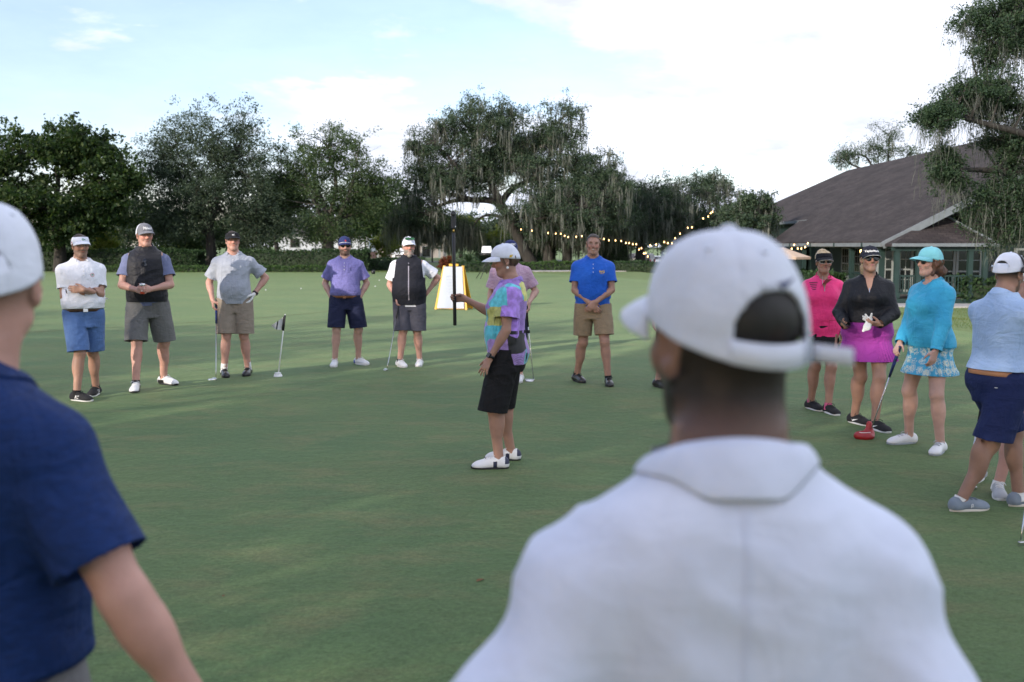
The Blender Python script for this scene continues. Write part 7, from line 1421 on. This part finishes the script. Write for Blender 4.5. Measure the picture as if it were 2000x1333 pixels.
# drink can between the vest man's palms
def can():
    c = W(P2_, (P2_.wri[0]+P2_.wri[1])/2+np.array([0, .075, .0])); c[2] -= .045; root = tag(empty('drink_can', c), 'orange and white drink can in the hands of the man in the vest', 'can')
    mb = MB(); mb.lathe([(.025, 0), (.032, .008), (.032, .085)], n=20); mb.build('can_body', mat('orange_can_print', (.62, .09, .03), .35, col2=(.50, .05, .03), scale=40), root, True)
    mb = MB(); mb.lathe([(.0321, .085), (.032, .112), (.026, .121), (.024, .119)], n=20); mb.build('can_top', mat('silver_can', (.65, .66, .68), .25, metal=.8), root, True)
    mb = MB(); mb.box((0, -.004, .1215), (.014, .022, .002)); mb.build('ring_pull', M_SILV, root)
    V = [(.0325*math.cos(a), .0325*math.sin(a), z) for z in (.030, .060) for a in np.linspace(-1.9, -.4, 9)]; obj('label_band', mesh_np('band', V, [(i, i+1, i+10, i+9) for i in range(8)]), M_INKW, root)
can()
def phone():
    f_, n_ = P13_.hand[0][:2]; c = P13_.wri[0]+(f_*.105+n_*.030)*P13_.S*.9; t_ = np.cross(f_, n_); R = np.stack([nrm(t_), f_, n_], 1); root = tag(empty('phone', W(P13_, c), P13_.yaw), 'black phone held by the woman in the black top', 'phone')
    mb = MB(); mb.box((0, 0, 0), (.076, .155, .010), R); o = mb.build('case', M_BLKL, root, bevel=.004); mb = MB(); mb.box(n_*.0058, (.068, .146, .001), R); mb.build('screen', M_LENS, root)
    mb = MB(); mb.box(-n_*.0065-R[:, 0]*.018+R[:, 1]*.05, (.028, .032, .003), R); mb.build('camera_bump', M_BLKL, o)
phone()
def held_glove():
    p = P13_; f_, n_ = p.hand[1][:2]; c = p.wri[1]+(f_*.10+n_*.030)*p.S*.9; P = []; dw = nrm(np.array([.35, .35, -.75])); x_ = nrm(np.cross(dw, [0, 1., 0])); fw = nrm(np.cross(x_, dw))
    P.append((Cone(c+np.array([0, .01, .02]), c+dw*.055, .022, .034, (fw, .5)), .02))
    for k, a in enumerate((-.9, -.3, .35, 1.3)): d = nrm(np.array([math.sin(a+.6)*1.0+.2, .25, math.cos(a)*.55+.25])); P.append((Cone(c+d*.01, c+d*(.075 if k < 3 else .06), .013, .009), .008))
    P.append((Cone(c+dw*.05, c+dw*.105+x_*.015, .022, .012, (fw, .5)), .015))
    V, F = Field(P, .0055).net(1); root = tag(obj('golf_glove', mesh_np('glove', V-c, F), G_glove, None, W(p, c), p.yaw), 'crumpled white golf glove in the hand of the woman in the magenta skirt', 'glove'); return root
held_glove()
# practice flags
def flag(label, base, top, tip, wtop):
    b_, t_ = np.array(base, float), np.array(top, float); root = tag(empty('practice_flag', b_), label, 'flag', 'practice green flags'); d = t_-b_; l = np.linalg.norm(d)
    mb = MB(); mb.tube(np.array([0*d, d*.5, d]), [.0075, .007, .006], 8); mb.build('stick', M_INKW, root, True)
    mb = MB(); mb.lathe([(.052, .002), (.054, .010), (.048, .035), (.012, .04)], n=18); mb.lathe([(.04, .045), (.04, .055)], n=16); mb.build('cup_collar', M_INKW, root, True)
    mb = MB(); h = .26*l; tp = np.array(tip, float)-b_; P = np.zeros((12, 6, 3))
    for i in range(12):
        u = i/11
        for j in range(6): v = j/5; a = d*(1-.01-.245*v); e = tp*(1)+np.array([0, 0, .012*(1-v)]); q = a*(1-u)+e*u; q = q+np.array([0, .03*math.sin(u*7+v), -.10*l*u*(1-u)*.6]); P[i, j] = q
    mb.grid(P); me = mb.mesh('cloth', True); me.materials.append(M_INKB); me.materials.append(mat('white_flag_cloth', (.62, .62, .62), .8))
    c = [(k % (11*5))//5 for k in range(len(me.polygons))]; me.polygons.foreach_set('material_index', [1 if (2 <= q <= 4 or q >= 6) else 0 for q in c]); o = obj('flag_cloth', me, None, root)
    mb = MB(); mb.tube(np.array([d*.74, d*.985]), .012, 8); mb.build('sleeve', M_INKB, root, True)
b_ = G(543, 737); flag('small black and white flag on a white stick standing by the putting hole', b_, A(557, 614, b_[1]), A(529, 638, b_[1]-.02), .1)
b_ = G(196, 630); flag('small flag just showing behind the elbow of the arms-crossed man', b_, A(195, 572, b_[1]), A(211, 584, b_[1]), .1)
# yellow A-frame board with a sheet of paper
def sign():
    a1, a2 = G(868, 605.5), G(905, 603.5); root = tag(empty('sign_board', (a1+a2)/2), 'yellow plastic A-frame board with a white paper sheet beside the camera pole', 'sign'); c0 = (a1+a2)/2; M_Y = mat('yellow_plastic', (.68, .36, .02), .5, var=.05)
    w = np.linalg.norm(a2-a1)/2+.10; H_ = 1.12; ax = nrm(np.array([1, -.25, 0])); fw = nrm(np.array([-.25, -1, 0])); P3 = lambda x, y, z: ax*x+fw*y+np.array([0, 0, z])
    def bar(p, q, r=.028): mb = MB(); d = nrm(q-p); R = np.stack([nrm(np.cross(d, fw)), nrm(np.cross(d, np.cross(d, fw))), d], 1); mb.box((p+q)/2, (r*2, r*1.2, np.linalg.norm(q-p)), R); return mb
    for sg in (1, -1):
        for sx in (-1, 1): bar(P3(sx*w, sg*.26, 0), P3(sx*w*.60, sg*.03, H_)).build('leg', M_Y, root, bevel=.006)
        bar(P3(-w*.96, sg*.245, .05), P3(w*.96, sg*.245, .05)).build('cross_bar', M_Y, root); bar(P3(-w*.62, sg*.035, H_-.05), P3(w*.62, sg*.035, H_-.05)).build('cross_bar', M_Y, root)
        mb = MB(); P = np.array([[P3((-1+2*i/8)*w*(.90-.30*j/8), sg*(.256-.222*j/8)+sg*.012, .06+(H_-.10)*j/8) for i in range(9)] for j in range(9)]); mb.grid(P); mb.build('panel', M_Y if sg < 0 else mat('white_board', (.38, .41, .46), .5), root)
    mb = MB(); P = np.array([[P3((-1+2*i/8)*w*(.88-.28*j/8), (.256-.222*j/8)+.030+.02*math.sin(i*.9)*(1-j/8), .04+(H_-.06)*j/8) for i in range(9)] for j in range(9)]); mb.grid(P); sh = mb.build('paper_sheet', mat('paper', (.40, .44, .50), .7, bump=.3, bscale=6), root, True)
    for k in range(6): mb = MB(); z = .45+k*.08; mb.grid(np.array([[P3(-.16+.05*i, (.256-.222*z/H_)+.048, z+.012*math.sin(i*2.1+k)), P3(-.16+.05*i, (.256-.222*z/H_)+.048, z+.006+.012*math.sin(i*2.1+k))] for i in range(6)])); mb.build('pencil_line', mat('faint_ink', (.35, .40, .48), .8), sh)
    bar(P3(-w*.3, 0, H_+.02), P3(w*.3, 0, H_+.02), .03).build('handle', M_Y, root)
sign()
# lamp stand with a white hood
def light_stand():
    b_ = G(951, 545); root = tag(empty('lamp_stand', b_), 'black tripod stand topped by a white hooded lamp at the far edge of the green', 'stand'); s_ = b_[1]/FPX
    hz = (545-497)*s_
    mb = MB(); mb.tube(np.array([(0, 0, .25), (0, 0, hz)]), .022, 8); mb.build('pole', M_BLKL, root, True)
    for a in (.3, 2.4, 4.3):
        d = np.array([math.cos(a), math.sin(a), 0]); mb = MB(); mb.tube(np.array([np.array([0, 0, .85]), d*.75]), .018, 6); mb.build('leg', M_BLKL, root, True); mb = MB(); mb.tube(np.array([np.array([0, 0, .3]), d*.42+np.array([0, 0, .37])]), .010, 5); mb.build('brace', M_BLKL, root, True)
    mb = MB(); mb.lathe([(.10, hz-.08), (.34, hz-.06), (.36, hz+.02), (.28, hz+.05)], n=16); mb.build('lamp_base', M_BLKL, root, True)
    mb = MB(); mb.box((0, 0, hz+.22), (.54, .46, .34), None, (.82, .82)); mb.build('hood', mat('white_plastic', (.75, .78, .82), .5), root, bevel=.05)
light_stand()
# golf balls, tee marker and the faint tan line on the turf
M_BALL = mat('golf_ball', (.72, .72, .72), .35, bump=.5, bscale=500)
def ball(x, y, lab): mb = MB(); mb.lathe([(.0213*math.sin(a), .0213-.0213*math.cos(a)) for a in np.linspace(.15, math.pi-.15, 9)], n=14); tag(mb.build('golf_ball', M_BALL, None, True, G(x, y)+np.array([0, 0, .008])), lab, 'golf ball', 'golf balls on the green')
for x, y, lab in ((588, 565.5, 'golf ball lying left of the navy-capped man, far on the green'), (519, 568, 'golf ball lying right of the man with the black visor'), (733, 561, 'golf ball lying between the navy-capped and the bearded man'), (741, 549, 'golf ball farthest away, near the hedge')): ball(x, y, lab)
b_ = G(729, 536); mb = MB(); mb.lathe([(.02, 0), (.10, .03), (.13, .12), (.10, .21), (.03, .25)], n=14); tag(mb.build('marker_ball', M_BLKL, None, True, b_), 'black round marker on the far fringe right of the navy-capped man', 'marker')
def line(pts, w, name='painted_line'):
    p = spline(np.array([G(x, y) for x, y in pts]), 6); t = np.gradient(p, axis=0); t /= np.linalg.norm(t, axis=1, keepdims=True); s_ = np.stack([-t[:, 1], t[:, 0], 0*t[:, 0]], -1); P = np.stack([p+s_*w/2, p-s_*w/2], 1); P[..., 2] = .0125; mb = MB(); mb.grid(P); tag(mb.build(name, mat('tan_line', (.17, .155, .06), .9, var=.35, scale=30)), kind='structure')
line([(-60, 656), (60, 650), (180, 643), (360, 632), (520, 621), (680, 606), (760, 598)], .045)
# dry leaves dropped on the turf
def fallen_leaf(x, y, s_, a, lab):
    V = [(-.5, 0, .0), (-.2, .2, .12), (.2, .17, .1), (.55, 0, .02), (.2, -.17, .12), (-.2, -.2, .05), (0, 0, .0)]; me = mesh_np('leaf', np.array(V)*s_, [(0, 6, 1), (1, 6, 2), (2, 6, 3), (3, 6, 4), (4, 6, 5), (5, 6, 0)], False); tag(obj('fallen_leaf', me, mat('dry_leaf', (.16, .075, .03), .8), None, G(x, y)+np.array([0, 0, .010]), a), lab, 'leaf')
fallen_leaf(938, 1138, .05, .6, 'dry brown leaf on the turf left of the white shirt'); fallen_leaf(437, 1168, .025, 1.2, 'tiny brown leaf on the turf near the blue sleeve'); fallen_leaf(1540, 842, .03, .2, 'small brown leaf on the turf by the pink woman')
# porch lamps and the dim figures eating behind the rail
